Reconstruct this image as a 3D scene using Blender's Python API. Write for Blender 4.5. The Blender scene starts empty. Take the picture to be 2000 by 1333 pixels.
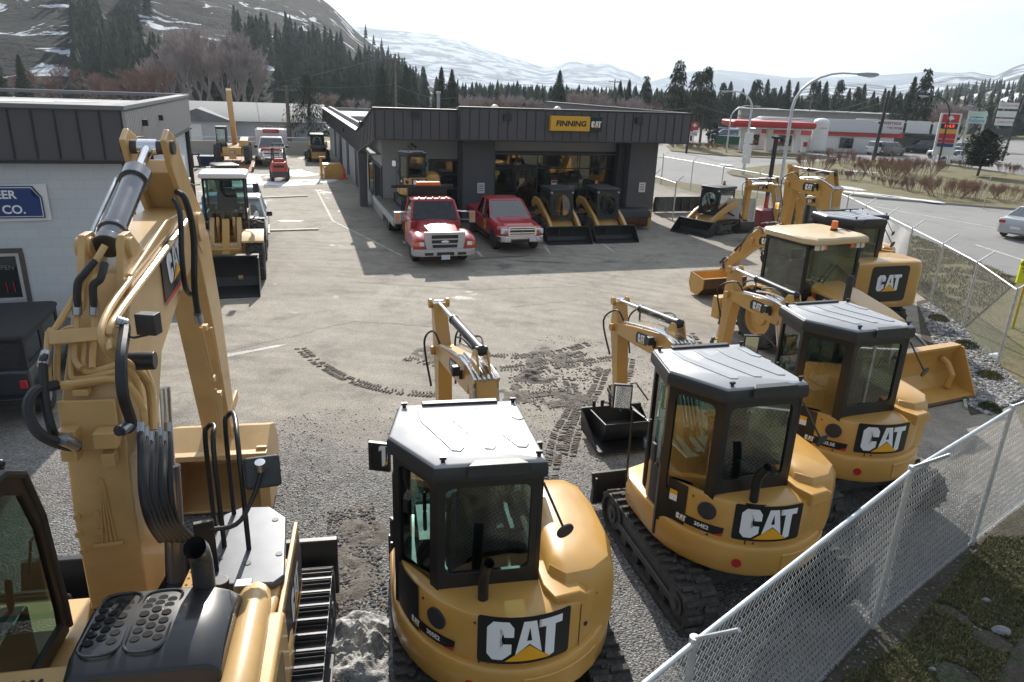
import bpy, bmesh, math, random
from mathutils import Vector, Matrix, noise
from math import sin, cos, pi, radians as rd, atan2, hypot, sqrt
random.seed(7)
S = bpy.context.scene
COL = S.collection
# ------------------------------------------------------------------ camera
FP = 1400.0; CH = 5.9
ROLL = math.atan(.0376); PITCH = math.atan(494.15/1400)
_c, _s = cos(ROLL), sin(ROLL)
FW = Vector((0, cos(PITCH), -sin(PITCH))); UP0 = Vector((0, sin(PITCH), cos(PITCH))); RT0 = Vector((1, 0, 0))
RT = _c*RT0+_s*UP0; UPV = -_s*RT0+_c*UP0
cam = bpy.data.cameras.new('camera'); camo = bpy.data.objects.new('camera', cam); COL.objects.link(camo)
cam.sensor_width = 36; cam.lens = 36*FP/2000; cam.clip_end = 20000; cam.clip_start = .05
mw = Matrix((RT, UPV, -FW)).transposed().to_4x4(); mw.translation = (0, 0, CH); camo.matrix_world = mw
S.camera = camo
# ------------------------------------------------------------------ sky and sun
SAZ, SEL = rd(-8.4), rd(31.5)
SUN = Vector((sin(SAZ)*cos(SEL), cos(SAZ)*cos(SEL), sin(SEL)))
W = bpy.data.worlds.new('World'); S.world = W; W.use_nodes = True
nt = W.node_tree; N = nt.nodes; L = nt.links; N.clear()
wo = N.new('ShaderNodeOutputWorld'); bg = N.new('ShaderNodeBackground'); sky = N.new('ShaderNodeTexSky')
sky.sky_type = 'NISHITA'; sky.sun_disc = False; sky.sun_elevation = SEL; sky.sun_rotation = SAZ; sky.air_density = 1.2; sky.dust_density = 1.2
tc = N.new('ShaderNodeTexCoord'); mp = N.new('ShaderNodeMapping'); mp.inputs['Scale'].default_value = (1.6, 1.6, 7)
nz = N.new('ShaderNodeTexNoise'); nz.inputs['Scale'].default_value = 2.3; nz.inputs['Detail'].default_value = 9; nz.inputs['Roughness'].default_value = .58; nz.inputs['Distortion'].default_value = .5
cr = N.new('ShaderNodeValToRGB'); cr.color_ramp.elements[0].position = .38; cr.color_ramp.elements[1].position = .58
dt = N.new('ShaderNodeVectorMath'); dt.operation = 'DOT_PRODUCT'; dt.inputs[1].default_value = SUN
mr = N.new('ShaderNodeMapRange'); mr.inputs[1].default_value = .35; mr.inputs[2].default_value = 1; mr.inputs[3].default_value = 3.0; mr.inputs[4].default_value = 8.5
cc = N.new('ShaderNodeCombineColor'); mx = N.new('ShaderNodeMixRGB')
L.new(tc.outputs['Generated'], mp.inputs['Vector']); L.new(mp.outputs[0], nz.inputs['Vector']); L.new(nz.outputs[0], cr.inputs[0])
L.new(tc.outputs['Generated'], dt.inputs[0]); L.new(dt.outputs['Value'], mr.inputs[0])
cm = N.new('ShaderNodeMapRange'); cm.inputs[3].default_value = .62; cm.inputs[4].default_value = 1.15; L.new(cr.outputs[0], cm.inputs[0]); mm = N.new('ShaderNodeMath'); mm.operation = 'MULTIPLY'; L.new(mr.outputs[0], mm.inputs[0]); L.new(cm.outputs[0], mm.inputs[1])
for k, m in zip(('Red', 'Green', 'Blue'), (.86, .97, 1.12)):
    q = N.new('ShaderNodeMath'); q.operation = 'MULTIPLY'; q.inputs[1].default_value = m; L.new(mm.outputs[0], q.inputs[0]); L.new(q.outputs[0], cc.inputs[k])
fm = N.new('ShaderNodeMath'); fm.operation = 'MULTIPLY_ADD'; fm.inputs[1].default_value = .3; fm.inputs[2].default_value = .65
L.new(cr.outputs[0], fm.inputs[0]); L.new(fm.outputs[0], mx.inputs[0]); L.new(sky.outputs[0], mx.inputs[1]); L.new(cc.outputs[0], mx.inputs[2])
L.new(mx.outputs[0], bg.inputs[0]); bg.inputs[1].default_value = .1; L.new(bg.outputs[0], wo.inputs[0])
sl = bpy.data.lights.new('sun', 'SUN'); sl.energy = 4.6; sl.angle = rd(.6); sl.color = (1, .95, .87)
so = bpy.data.objects.new('sun', sl); COL.objects.link(so); so.rotation_euler = (-SUN).to_track_quat('-Z', 'Y').to_euler()
S.view_settings.view_transform = 'Standard'; S.view_settings.look = 'None'; S.view_settings.exposure = .68; S.view_settings.gamma = 1

# ------------------------------------------------------------------ helpers
def ray(x, y): return FW+RT*((x-1000)/FP)+UPV*((666.5-y)/FP)
def g(x, y, z=0):
    d = ray(x, y); t = (z-CH)/d.z; return Vector((0, 0, CH))+d*t
def at(x, y, Y):
    d = ray(x, y); return Vector((0, 0, CH))+d*(Y/d.y)
DY = rd(17.7); DV = Vector((-sin(DY), cos(DY), 0)); EV = Vector((cos(DY), sin(DY), 0))
def ed(e, d, z=0): return EV*e+DV*d+Vector((0, 0, z))
TIN = {}
def newmat(name):
    m = bpy.data.materials.new(name); m.use_nodes = True; n = m.node_tree.nodes; p = n['Principled BSDF']; return m, n, m.node_tree.links, p
def M(name, col, rough=.5, metal=0, var=.12, vs=3, bump=0, bs=40, coat=0, spec=.5, emit=0, dirt=0, dcol=(.3, .26, .2), coord='Object'):
    m, n, l, p = newmat(name)
    p.inputs['Base Color'].default_value = (*col, 1); p.inputs['Roughness'].default_value = rough; p.inputs['Metallic'].default_value = metal
    p.inputs['Coat Weight'].default_value = coat; p.inputs['Coat Roughness'].default_value = .08; p.inputs['Specular IOR Level'].default_value = spec
    t = n.new('ShaderNodeTexCoord')
    if var:
        z = n.new('ShaderNodeTexNoise'); z.inputs['Scale'].default_value = vs; z.inputs['Detail'].default_value = 6; l.new(t.outputs[coord], z.inputs['Vector'])
        r = n.new('ShaderNodeMapRange'); r.inputs[1].default_value = .3; r.inputs[2].default_value = .7; r.inputs[3].default_value = 1-var; r.inputs[4].default_value = 1+var; l.new(z.outputs[0], r.inputs[0])
        h = n.new('ShaderNodeVectorMath'); h.operation = 'SCALE'; h.inputs[0].default_value = col; l.new(r.outputs[0], h.inputs['Scale']); out = h.outputs[0]
        if dirt:
            z2 = n.new('ShaderNodeTexNoise'); z2.inputs['Scale'].default_value = vs*1.7; z2.inputs['Detail'].default_value = 9; z2.inputs['Roughness'].default_value = .7; l.new(t.outputs[coord], z2.inputs['Vector'])
            r2 = n.new('ShaderNodeMapRange'); r2.inputs[1].default_value = .45; r2.inputs[2].default_value = .75; r2.inputs[4].default_value = dirt; l.new(z2.outputs[0], r2.inputs[0])
            x = n.new('ShaderNodeMixRGB'); x.inputs[2].default_value = (*dcol, 1); l.new(r2.outputs[0], x.inputs[0]); l.new(out, x.inputs[1]); out = x.outputs[0]
        l.new(out, p.inputs['Base Color'])
        r3 = n.new('ShaderNodeMapRange'); r3.inputs[3].default_value = max(.03, rough-.08); r3.inputs[4].default_value = min(1, rough+.12); l.new(z.outputs[0], r3.inputs[0]); l.new(r3.outputs[0], p.inputs['Roughness'])
    if bump:
        z3 = n.new('ShaderNodeTexNoise'); z3.inputs['Scale'].default_value = bs; z3.inputs['Detail'].default_value = 5; l.new(t.outputs[coord], z3.inputs['Vector'])
        b = n.new('ShaderNodeBump'); b.inputs['Strength'].default_value = bump; b.inputs['Distance'].default_value = .02; l.new(z3.outputs[0], b.inputs['Height']); l.new(b.outputs[0], p.inputs['Normal'])
    if emit:
        p.inputs['Emission Color'].default_value = (*col, 1); p.inputs['Emission Strength'].default_value = emit
    return m
def glassmat(name, tint=(.55, .7, .66), refl=.1, rough=.02):
    m, n, l, p = newmat(name); n.remove(p); o = n['Material Output']
    tr = n.new('ShaderNodeBsdfTransparent'); tr.inputs[0].default_value = (*tint, 1)
    gl = n.new('ShaderNodeBsdfGlossy'); gl.inputs['Roughness'].default_value = rough
    fr = n.new('ShaderNodeLayerWeight'); fr.inputs[0].default_value = .32; ad = n.new('ShaderNodeMath'); ad.operation = 'MULTIPLY_ADD'; ad.inputs[1].default_value = .7; ad.inputs[2].default_value = refl
    mxs = n.new('ShaderNodeMixShader'); l.new(fr.outputs['Fresnel'], ad.inputs[0]); l.new(ad.outputs[0], mxs.inputs[0]); l.new(tr.outputs[0], mxs.inputs[1]); l.new(gl.outputs[0], mxs.inputs[2]); l.new(mxs.outputs[0], o.inputs[0])
    return m
YEL = M('yellow_paint', (.57, .31, .07), .33, 0, .08, 2, coat=.4, dirt=.3, dcol=(.44, .29, .12))
YELB = M('tan_yellow_paint', (.58, .37, .15), .4, 0, .1, 2, coat=.25, dirt=.45, dcol=(.42, .28, .14))
BLK = M('black_paint', (.011, .011, .012), .4, 0, .2, 4, coat=.12, dirt=.05, dcol=(.07, .065, .06))
PLA = M('dark_plastic', (.03, .032, .036), .45, 0, .15, 5, dirt=.2, dcol=(.12, .11, .1))
ROOFG = M('grey_roof_plastic', (.33, .34, .36), .4, 0, .06, 3, coat=.2, dirt=.25, dcol=(.3, .29, .27)); ROOFW = M('sky_sheen_roof_plastic', (.38, .38, .39), .32, 0, .06, 3, coat=.4, dirt=.2, dcol=(.36, .35, .33))  # ROOFW: same grey plastic, with the white sky reflection put into its colour
RUB = M('rubber', (.03, .029, .028), .75, 0, .25, 8, .3, 60, dirt=.55, dcol=(.17, .15, .13))
HOSE = M('hose_rubber', (.016, .016, .018), .5, 0, .2, 9)
CHR = M('chrome', (.8, .8, .82), .14, 1, .03, 6)
STL = M('grey_steel', (.38, .4, .43), .32, .9, .12, 6)
DST = M('dark_steel', (.08, .08, .085), .45, .6, .2, 7, dirt=.25, dcol=(.2, .17, .14))
BRN = M('worn_bucket_steel', (.14, .075, .035), .6, .35, .3, 3, .2, 30, dirt=.5, dcol=(.05, .035, .025))
GLS = glassmat('cab_glass', (.36, .5, .47), .11); GLD = glassmat('dark_glass', (.12, .15, .16), .16); GLC = glassmat('car_glass', (.2, .25, .26), .12)
WHT = M('white_paint', (.78, .78, .77), .4, 0, .04); LOGB = M('logo_black', (.012, .011, .012), .4, 0, 0); LOGY = M('logo_yellow', (.85, .42, .02), .45, 0, 0); LOGW = M('logo_white', (.85, .87, .9), .45, 0, 0); LOGR = M('logo_red', (.5, .03, .03), .45, 0, 0)
AMB = M('amber_lens', (.9, .2, .02), .25, 0, .05, coat=.6); REDL = M('red_lens', (.45, .02, .02), .25, 0, 0, coat=.5); LENS = M('lamp_lens', (.75, .78, .8), .1, .3, 0, coat=1)
SEAT = M('seat_vinyl', (.03, .032, .035), .6, 0, .2, 8)
MIRR = M('mirror_face', (.9, .9, .9), .03, 1, 0)
RED = M('red_paint', (.46, .012, .024), .3, 0, .05, 2, coat=.8)
SIL = M('silver_paint', (.5, .51, .53), .35, .5, .05, 2, coat=.6)
CWH = M('white_car_paint', (.68, .69, .7), .35, 0, .04, 2, coat=.6)
CDK = M('dark_car_paint', (.03, .035, .045), .3, .2, .1, 2, coat=.6)
CBL = M('blue_car_paint', (.03, .12, .25), .3, .2, .1, 2, coat=.6)
CTN = M('brown_car_paint', (.16, .13, .12), .3, .3, .1, 2, coat=.6)

class MB:
    def __init__(s): s.v = []; s.f = []; s.m = []; s.M = Matrix.Identity(4)
    def add(s, vs, fs, mi=0):
        o = len(s.v); s.v += [s.M @ Vector(v) for v in vs]; s.f += [[i+o for i in f] for f in fs]; s.m += [mi]*len(fs); return s
    def box(s, x0, x1, y0, y1, z0, z1, mi=0):
        return s.add([(x, y, z) for z in (z0, z1) for y in (y0, y1) for x in (x0, x1)], [(0, 2, 3, 1), (4, 5, 7, 6), (0, 1, 5, 4), (2, 6, 7, 3), (0, 4, 6, 2), (1, 3, 7, 5)], mi)
    def obox(s, c, size, yaw=0, mi=0, pitch=0, roll=0):
        k = s.M; s.M = k @ Matrix.Translation(c) @ Matrix.Rotation(yaw, 4, 'Z') @ Matrix.Rotation(pitch, 4, 'X') @ Matrix.Rotation(roll, 4, 'Y'); a, b, d = [q/2 for q in size]; s.box(-a, a, -b, b, -d, d, mi); s.M = k; return s
    def prism(s, poly, a, b, ax='x', mi=0):
        def P(u, v, w): return {'x': (w, u, v), 'y': (u, w, v), 'z': (u, v, w)}[ax]
        n = len(poly); vs = [P(u, v, a) for u, v in poly]+[P(u, v, b) for u, v in poly]
        area = sum(poly[i][0]*poly[(i+1) % n][1]-poly[(i+1) % n][0]*poly[i][1] for i in range(n))
        fs = [list(range(n))[::-1], list(range(n, 2*n))]+[(i, (i+1) % n, (i+1) % n+n, i+n) for i in range(n)]
        flip = (area < 0) ^ (ax == 'y') ^ (b < a)
        if flip: fs = [list(f)[::-1] for f in fs]
        return s.add(vs, fs, mi)
    def loft(s, rings, cap=True, mi=0, closed=True):
        n = len(rings[0]); vs = [p for r in rings for p in r]; fs = []
        for k in range(len(rings)-1):
            for i in range(n if closed else n-1):
                j = (i+1) % n; fs.append((k*n+i, k*n+j, (k+1)*n+j, (k+1)*n+i))
        if cap: fs.append(list(range(n))[::-1]); fs.append([(len(rings)-1)*n+i for i in range(n)])
        return s.add(vs, fs, mi)
    def cyl(s, a, b, r, r2=None, n=12, mi=0, cap=True):
        a = Vector(a); b = Vector(b); r2 = r if r2 is None else r2; d = b-a
        if d.length < 1e-6: return s
        q = d.to_track_quat('Z', 'Y'); R = lambda c, rr: [c+q @ Vector((rr*cos(2*pi*i/n), rr*sin(2*pi*i/n), 0)) for i in range(n)]
        return s.loft([R(a, r), R(b, r2)], cap, mi)
    def tube(s, pts, r, n=8, mi=0, cap=True, radii=None):
        pts = [Vector(p) for p in pts]; T = []
        for i in range(len(pts)):
            t = (pts[min(i+1, len(pts)-1)]-pts[max(i-1, 0)]); T.append(t.normalized() if t.length > 0 else Vector((0, 0, 1)))
        u = T[0].orthogonal().normalized(); rings = []
        for i, p in enumerate(pts):
            u = (u-T[i]*u.dot(T[i])); u = u.normalized() if u.length > 1e-5 else T[i].orthogonal().normalized(); w = T[i].cross(u); rr = radii[i] if radii else r
            rings.append([p+u*rr*cos(2*pi*k/n)+w*rr*sin(2*pi*k/n) for k in range(n)])
        return s.loft(rings, cap, mi)
    def sph(s, c, r, n=10, mi=0, sc=(1, 1, 1), half=False):
        rings = []
        h = n//2
        for i in range(h+1):
            a = (-pi/2 if not half else 0)+(pi if not half else pi/2)*i/h; rr = max(cos(a), 1e-3)
            rings.append([(c[0]+r*sc[0]*rr*cos(2*pi*k/n), c[1]+r*sc[1]*rr*sin(2*pi*k/n), c[2]+r*sc[2]*sin(a)) for k in range(n)])
        return s.loft(rings, True, mi)
    def build(s, name, mat, parent=None, bev=0, ang=38, seg=2):
        me = bpy.data.meshes.new(name); me.from_pydata([tuple(v) for v in s.v], [], s.f)
        for m in (mat if isinstance(mat, (list, tuple)) else [mat]): me.materials.append(m)
        me.polygons.foreach_set('material_index', s.m); me.validate(); me.shade_smooth(); me.set_sharp_from_angle(angle=rd(ang))
        o = bpy.data.objects.new(name, me); COL.objects.link(o); o.parent = parent
        if bev:
            b = o.modifiers.new('bevel', 'BEVEL'); b.width = bev; b.segments = seg; b.limit_method = 'ANGLE'; b.angle_limit = rd(35); b.harden_normals = True
        return o
def tag(o, label=None, cat=None, group=None, kind=None):
    for k, v in (('label', label), ('category', cat), ('group', group), ('kind', kind)):
        if v: o[k] = v
    return o
def thing(name, label, cat, loc=(0, 0, 0), yaw=0, group=None, sc=1):
    o = bpy.data.objects.new(name, None); COL.objects.link(o); o.location = loc; o.rotation_euler = (0, 0, yaw); o.scale = (sc,)*3; o.empty_display_size = .2
    return tag(o, label, cat, group)
def copy_tree(o, parent=None):
    c = o.copy(); COL.objects.link(c); c.parent = parent
    for ch in list(o.children): copy_tree(ch, c)
    return c
def clone(o, loc, yaw, label, group=None, sc=None):
    c = copy_tree(o); c.location = loc; c.rotation_euler = (0, 0, yaw); c['label'] = label
    if group: c['group'] = group
    if sc: c.scale = (sc,)*3
    return c
def smooth(pts, n=5):
    pts = [Vector(p) for p in pts]; out = []
    for i in range(len(pts)-1):
        p0 = pts[max(i-1, 0)]; p1 = pts[i]; p2 = pts[i+1]; p3 = pts[min(i+2, len(pts)-1)]
        for k in range(n):
            t = k/n; out.append(.5*((2*p1)+(p2-p0)*t+(2*p0-5*p1+4*p2-p3)*t*t+(3*p1-p0-3*p2+p3)*t**3))
    return out+[pts[-1]]
def rrect(x0, x1, y0, y1, r, n=3):
    out = []
    for cx, cy, a in ((x1-r, y0+r, -90), (x1-r, y1-r, 0), (x0+r, y1-r, 90), (x0+r, y0+r, 180)):
        for k in range(n+1):
            t = rd(a+90*k/n); out.append((cx+r*cos(t), cy+r*sin(t)))
    return out
def frame(mb, P, u, v, outer, inner, th, mi=0):
    """plate with a window hole; outer/inner: point lists of equal length in plane coords; P origin, u,v unit axes"""
    w = u.cross(v)*th; n = len(outer)
    A = [P+u*a+v*b for a, b in outer]; B = [P+u*a+v*b for a, b in inner]
    vs = A+B+[q-w for q in A]+[q-w for q in B]; fs = []
    for i in range(n):
        j = (i+1) % n; fs += [(i, j, n+j, n+i), (2*n+j, 2*n+i, 3*n+i, 3*n+j), (n+i, n+j, 3*n+j, 3*n+i), (j, i, 2*n+i, 2*n+j)]
    mb.add(vs, fs, mi)
def winpanel(mb, gm, p0, p1, z0, z1, l, r, b, t, rad=.06, th=.05, lean=0):
    """wall from p0 to p1 (xy, outward normal to the right of p0->p1) with a rounded window"""
    P = Vector((p0[0], p0[1], z0)); d = Vector((p1[0]-p0[0], p1[1]-p0[1], 0)); Ln = d.length; u = d/Ln; v = Vector((0, 0, 1)); H = z1-z0
    outer = rrect(0, Ln, 0, H, .001); inner = rrect(l, Ln-r, b, H-t, rad)
    frame(mb, P, u, v, outer, inner, th)
    w = u.cross(v)*(-th*.5)
    if gm is not None: gm.add([P+w+u*a+v*bb for a, bb in inner], [list(range(len(inner)))])
_tx = {}
def textmesh(s, size=1, bold=0, sx=1, shear=0):
    cu = bpy.data.curves.new('t', 'FONT'); cu.body = s; cu.size = size; cu.offset = bold; cu.align_x = 'CENTER'; cu.align_y = 'CENTER'; cu.shear = shear; cu.resolution_u = 3
    o = bpy.data.objects.new('t', cu); me = bpy.data.meshes.new_from_object(o)
    v = [(p.co.x*sx, p.co.y) for p in me.vertices]; f = [list(p.vertices) for p in me.polygons]
    bpy.data.objects.remove(o); bpy.data.meshes.remove(me); return v, f
def put2d(mb, vf, fn, mi): mb.add([fn(x, y) for x, y in vf[0]], vf[1], mi)
def poly2d(polys, step=.25):
    bm = bmesh.new()
    for p in polys:
        bm.faces.new([bm.verts.new((x, y, 0)) for x, y in p])
    bmesh.ops.triangulate(bm, faces=bm.faces[:])
    xs = [v.co.x for v in bm.verts]; x = min(xs)+step
    while x < max(xs):
        bmesh.ops.bisect_plane(bm, geom=bm.verts[:]+bm.edges[:]+bm.faces[:], plane_co=(x, 0, 0), plane_no=(1, 0, 0)); x += step
    bm.verts.index_update(); r = ([(v.co.x, v.co.y) for v in bm.verts], [[v.index for v in f.verts] for f in bm.faces]); bm.free(); return r
CATL = [[(.62, .60), (.62, .84), (.5, 1), (.14, 1), (0, .84), (0, .15), (.13, 0), (.36, 0), (.57, .17), (.57, .42), (.38, .42), (.38, .24), (.35, .19), (.27, .19), (.24, .24), (.24, .76), (.27, .81), (.36, .81), (.39, .76), (.39, .60)],
        [(.84, 1), (1.14, 1), (1.30, .15), (.99, .41), (.66, .13)],
        [(1.2, 1), (1.80, 1), (1.80, .8), (1.62, .8), (1.62, .02), (1.5, -.02), (1.38, .08), (1.38, .8), (1.2, .8)]]
CATA = [[(.985, .84), (1.045, .5), (.925, .5)]]
CATT = [[(.42, -.03), (.99, .38), (1.52, -.03)]]
def catlogo(mb, fn, h, mis=(0, 1, 2), pad=True, cx=.9, panel=None):
    """fn(x, y, lift) -> point; logo centred at 0,0 with letter height h. mis = black, white, yellow slots"""
    stp = .1 if h > .25 else .3; T = lambda polys: ([((x-cx)*h, (y-.5)*h) for x, y in poly2d(polys, stp)[0]], poly2d(polys, stp)[1])
    if pad:
        pn = panel or rrect(-1.12*h, 1.14*h, -.72*h, .72*h, .1*h)
        put2d(mb, poly2d([pn], .25*h), lambda x, y: fn(x, y, .004), mis[0])
    put2d(mb, T(CATL), lambda x, y: fn(x, y, .008), mis[1])
    put2d(mb, T(CATA), lambda x, y: fn(x, y, .011), mis[0]); put2d(mb, T(CATT), lambda x, y: fn(x, y, .012), mis[2])
LOGM = [LOGB, LOGW, LOGY, LOGR]
def planefn(o, u, v):
    o = Vector(o); u = Vector(u).normalized(); v = Vector(v).normalized(); w = u.cross(v); return lambda x, y, k=.006: o+u*x+v*y+w*k
# ------------------------------------------------------------------ tracked machine pieces
def stadium(Lh, r, zc, n=10):
    """closed side loop of a track, half length Lh between wheel centres"""
    pts = []
    for k in range(n+1): a = -pi/2+pi*k/n; pts.append((Lh+r*cos(a), zc+r*sin(a)))
    for k in range(n+1): a = pi/2+pi*k/n; pts.append((-Lh+r*cos(a), zc+r*sin(a)))
    return pts
def resample(pts, n):
    P = pts+[pts[0]]; d = [0]
    for i in range(len(P)-1): d.append(d[-1]+hypot(P[i+1][0]-P[i][0], P[i+1][1]-P[i][1]))
    out = []
    for k in range(n):
        t = d[-1]*k/n; i = max(j for j in range(len(d)) if d[j] <= t+1e-9); i = min(i, len(P)-2); f = (t-d[i])/max(1e-9, d[i+1]-d[i])
        x = P[i][0]+(P[i+1][0]-P[i][0])*f; z = P[i][1]+(P[i+1][1]-P[i][1])*f
        out.append((x, z, atan2(P[i+1][1]-P[i][1], P[i+1][0]-P[i][0])))
    return out
def track(root, sx, x0, x1, Ly, h, steel=False, nl=34, yc=0, fcol=None, drive='rear'):
    r = h/2; Lh = Ly/2-r; w = x1-x0; cx = (x0+x1)/2
    b = MB(); lp = stadium(Lh, r-.03, r); li = stadium(Lh, r-.075, r)
    n = len(lp)
    vo = [(x, yc+y, z) for x in (x0, x1) for y, z in lp]; vi = [(x, yc+y, z) for x in (x0, x1) for y, z in li]
    fs = [(i, (i+1) % n, (i+1) % n+n, i+n) for i in range(n)]; b.add(vo, fs)
    b.add(vi, [f[::-1] for f in fs])
    for k in (0, 1): b.add([vo[k*n+i] for i in range(n)]+[vi[k*n+i] for i in range(n)], [((i, (i+1) % n, (i+1) % n+n, i+n) if k == 0 else (i+n, (i+1) % n+n, (i+1) % n, i)) for i in range(n)])
    for y, z, a in resample(stadium(Lh, r-.012, r), nl):
        if steel:
            for q in (-.3, 0, .3): b.obox((cx, yc+y-q*.0*cos(a), z), (w, .012, .06), 0, 0, a) if q == 0 else b.obox((cx, yc+y+q*.14*cos(a), z+q*.14*sin(a)), (w, .012, .035), 0, 0, a)
        else:
            for q in (-1, 1):
                b.obox((cx+q*w*.245, yc+y+q*.045*cos(a), z+q*.045*sin(a)), (w*.47, .055, .05), q*.0, 0, a)
                b.obox((cx+q*w*.12, yc+y+q*.02*cos(a), z+q*.02*sin(a)), (w*.14, .07, .04), 0, 0, a)
    t = b.build('track_belt', RUB if not steel else DST, root, .006, seg=1)
    f = MB(); f.box(x0+w*.2, x1-w*.2, yc-Lh, yc+Lh, r-.10, r+.12); f.box(x0+w*.1, x1-w*.1, yc-Lh+.1, yc+Lh-.1, r-.12, r-.02); f.build('track_frame', fcol or DST, root, .02)
    for q in (-1, 1):
        m = MB(); y = yc+q*Lh; m.cyl((x0+w*.12, y, r), (x1-w*.12, y, r), r-.09, n=20); m.cyl((x0+.02, y, r), (x1-.02, y, r), r*.42, n=14); m.cyl((x0-.005, y, r), (x1+.005, y, r), r*.2, n=8); m.build('sprocket' if q < 0 else 'idler', DST, root, .008)
    rl = MB()
    for k in range(4): y = yc-Lh*.6+Lh*1.2*k/3; rl.cyl((x0+w*.12, y, .14), (x1-w*.12, y, .14), .085, n=12)
    rl.build('track_rollers', DST, root)
    return t
def bucket(name, root, mats, O, fwd, w, rad=.38, yaw_sign=1, teeth=5, open_ang=0):
    """digging bucket: O = pin point (y, z) in the arm plane, opens towards fwd (angle of the mouth)"""
    pr = []; n = 10
    for k in range(n+1):
        a = open_ang+pi*1.12*k/n; pr.append((O[0]+rad*cos(a)*1.05, O[1]-rad*.75+rad*sin(a)))
    th = .03
    b = MB(); inner = [(y+(O[0]-y)*.08, z+(O[1]-rad*.75-z)*.08) for y, z in pr]
    cs = pr+inner[::-1]; b.prism(cs, -w/2, w/2, 'x')
    for s in (-1, 1): b.prism(pr, s*w/2-.015, s*w/2+.015, 'x')
    e = Vector((pr[-1][0], pr[-1][1])); e0 = Vector((pr[0][0], pr[0][1]))
    d = (e-Vector((pr[-2][0], pr[-2][1]))).normalized()
    for k in range(teeth):
        x = -w/2+w*(k+.5)/teeth; b.obox((x, e.x+d.x*.06, e.y+d.y*.06), (.06, .16, .04), 0, 0, atan2(d.y, d.x))
    for s in (-.08, .08): b.prism([(O[0]-.1, O[1]+.06), (O[0]+.1, O[1]+.08), (O[0]+.22, O[1]-rad*.1), (O[0]-.25, O[1]-rad*.1)], s-.015, s+.015, 'x')
    return b.build(name, mats, root, .008)
def beam(mb, pts, hh, w, mi=0):
    """box section beam in the arm plane: pts (y,z), half heights, width"""
    rings = []
    for i, p in enumerate(pts):
        a = Vector(pts[max(i-1, 0)]); b = Vector(pts[min(i+1, len(pts)-1)]); t = (b-a).normalized(); nrm = Vector((-t.y, t.x)); ww = w[i]/2 if isinstance(w, list) else w/2; h = hh[i]
        c = Vector(p); rings.append([(-ww, c.x+nrm.x*h, c.y+nrm.y*h), (ww, c.x+nrm.x*h, c.y+nrm.y*h), (ww, c.x-nrm.x*h, c.y-nrm.y*h), (-ww, c.x-nrm.x*h, c.y-nrm.y*h)])
    mb.loft(rings, True, mi)
def ram(root, a, b, r, x=0, frac=.55, bm=None, name='hydraulic_cylinder'):
    """cylinder from a (barrel end) to b (rod end), both (y, z)"""
    A = Vector((x, *a)); B = Vector((x, *b)); C = A.lerp(B, frac); m = MB()
    m.cyl(A, C, r, n=16, mi=0); m.cyl(C, C+(B-A).normalized()*.05, r*1.12, n=16, mi=0); m.cyl(A-(B-A).normalized()*.02, A+(B-A).normalized()*.06, r*1.1, n=16)
    m.cyl((x-r*1.2, *a), (x+r*1.2, *a), r*.9, n=12, mi=0); m.cyl((x-r*1.1, *b), (x+r*1.1, *b), r*.8, n=12, mi=1)
    o = m.build(name, [bm or BLK, CHR], root, .004); s = MB(); s.cyl(C, B, r*.52, n=14); s.build('piston_rod', CHR, o)
    return o
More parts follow.
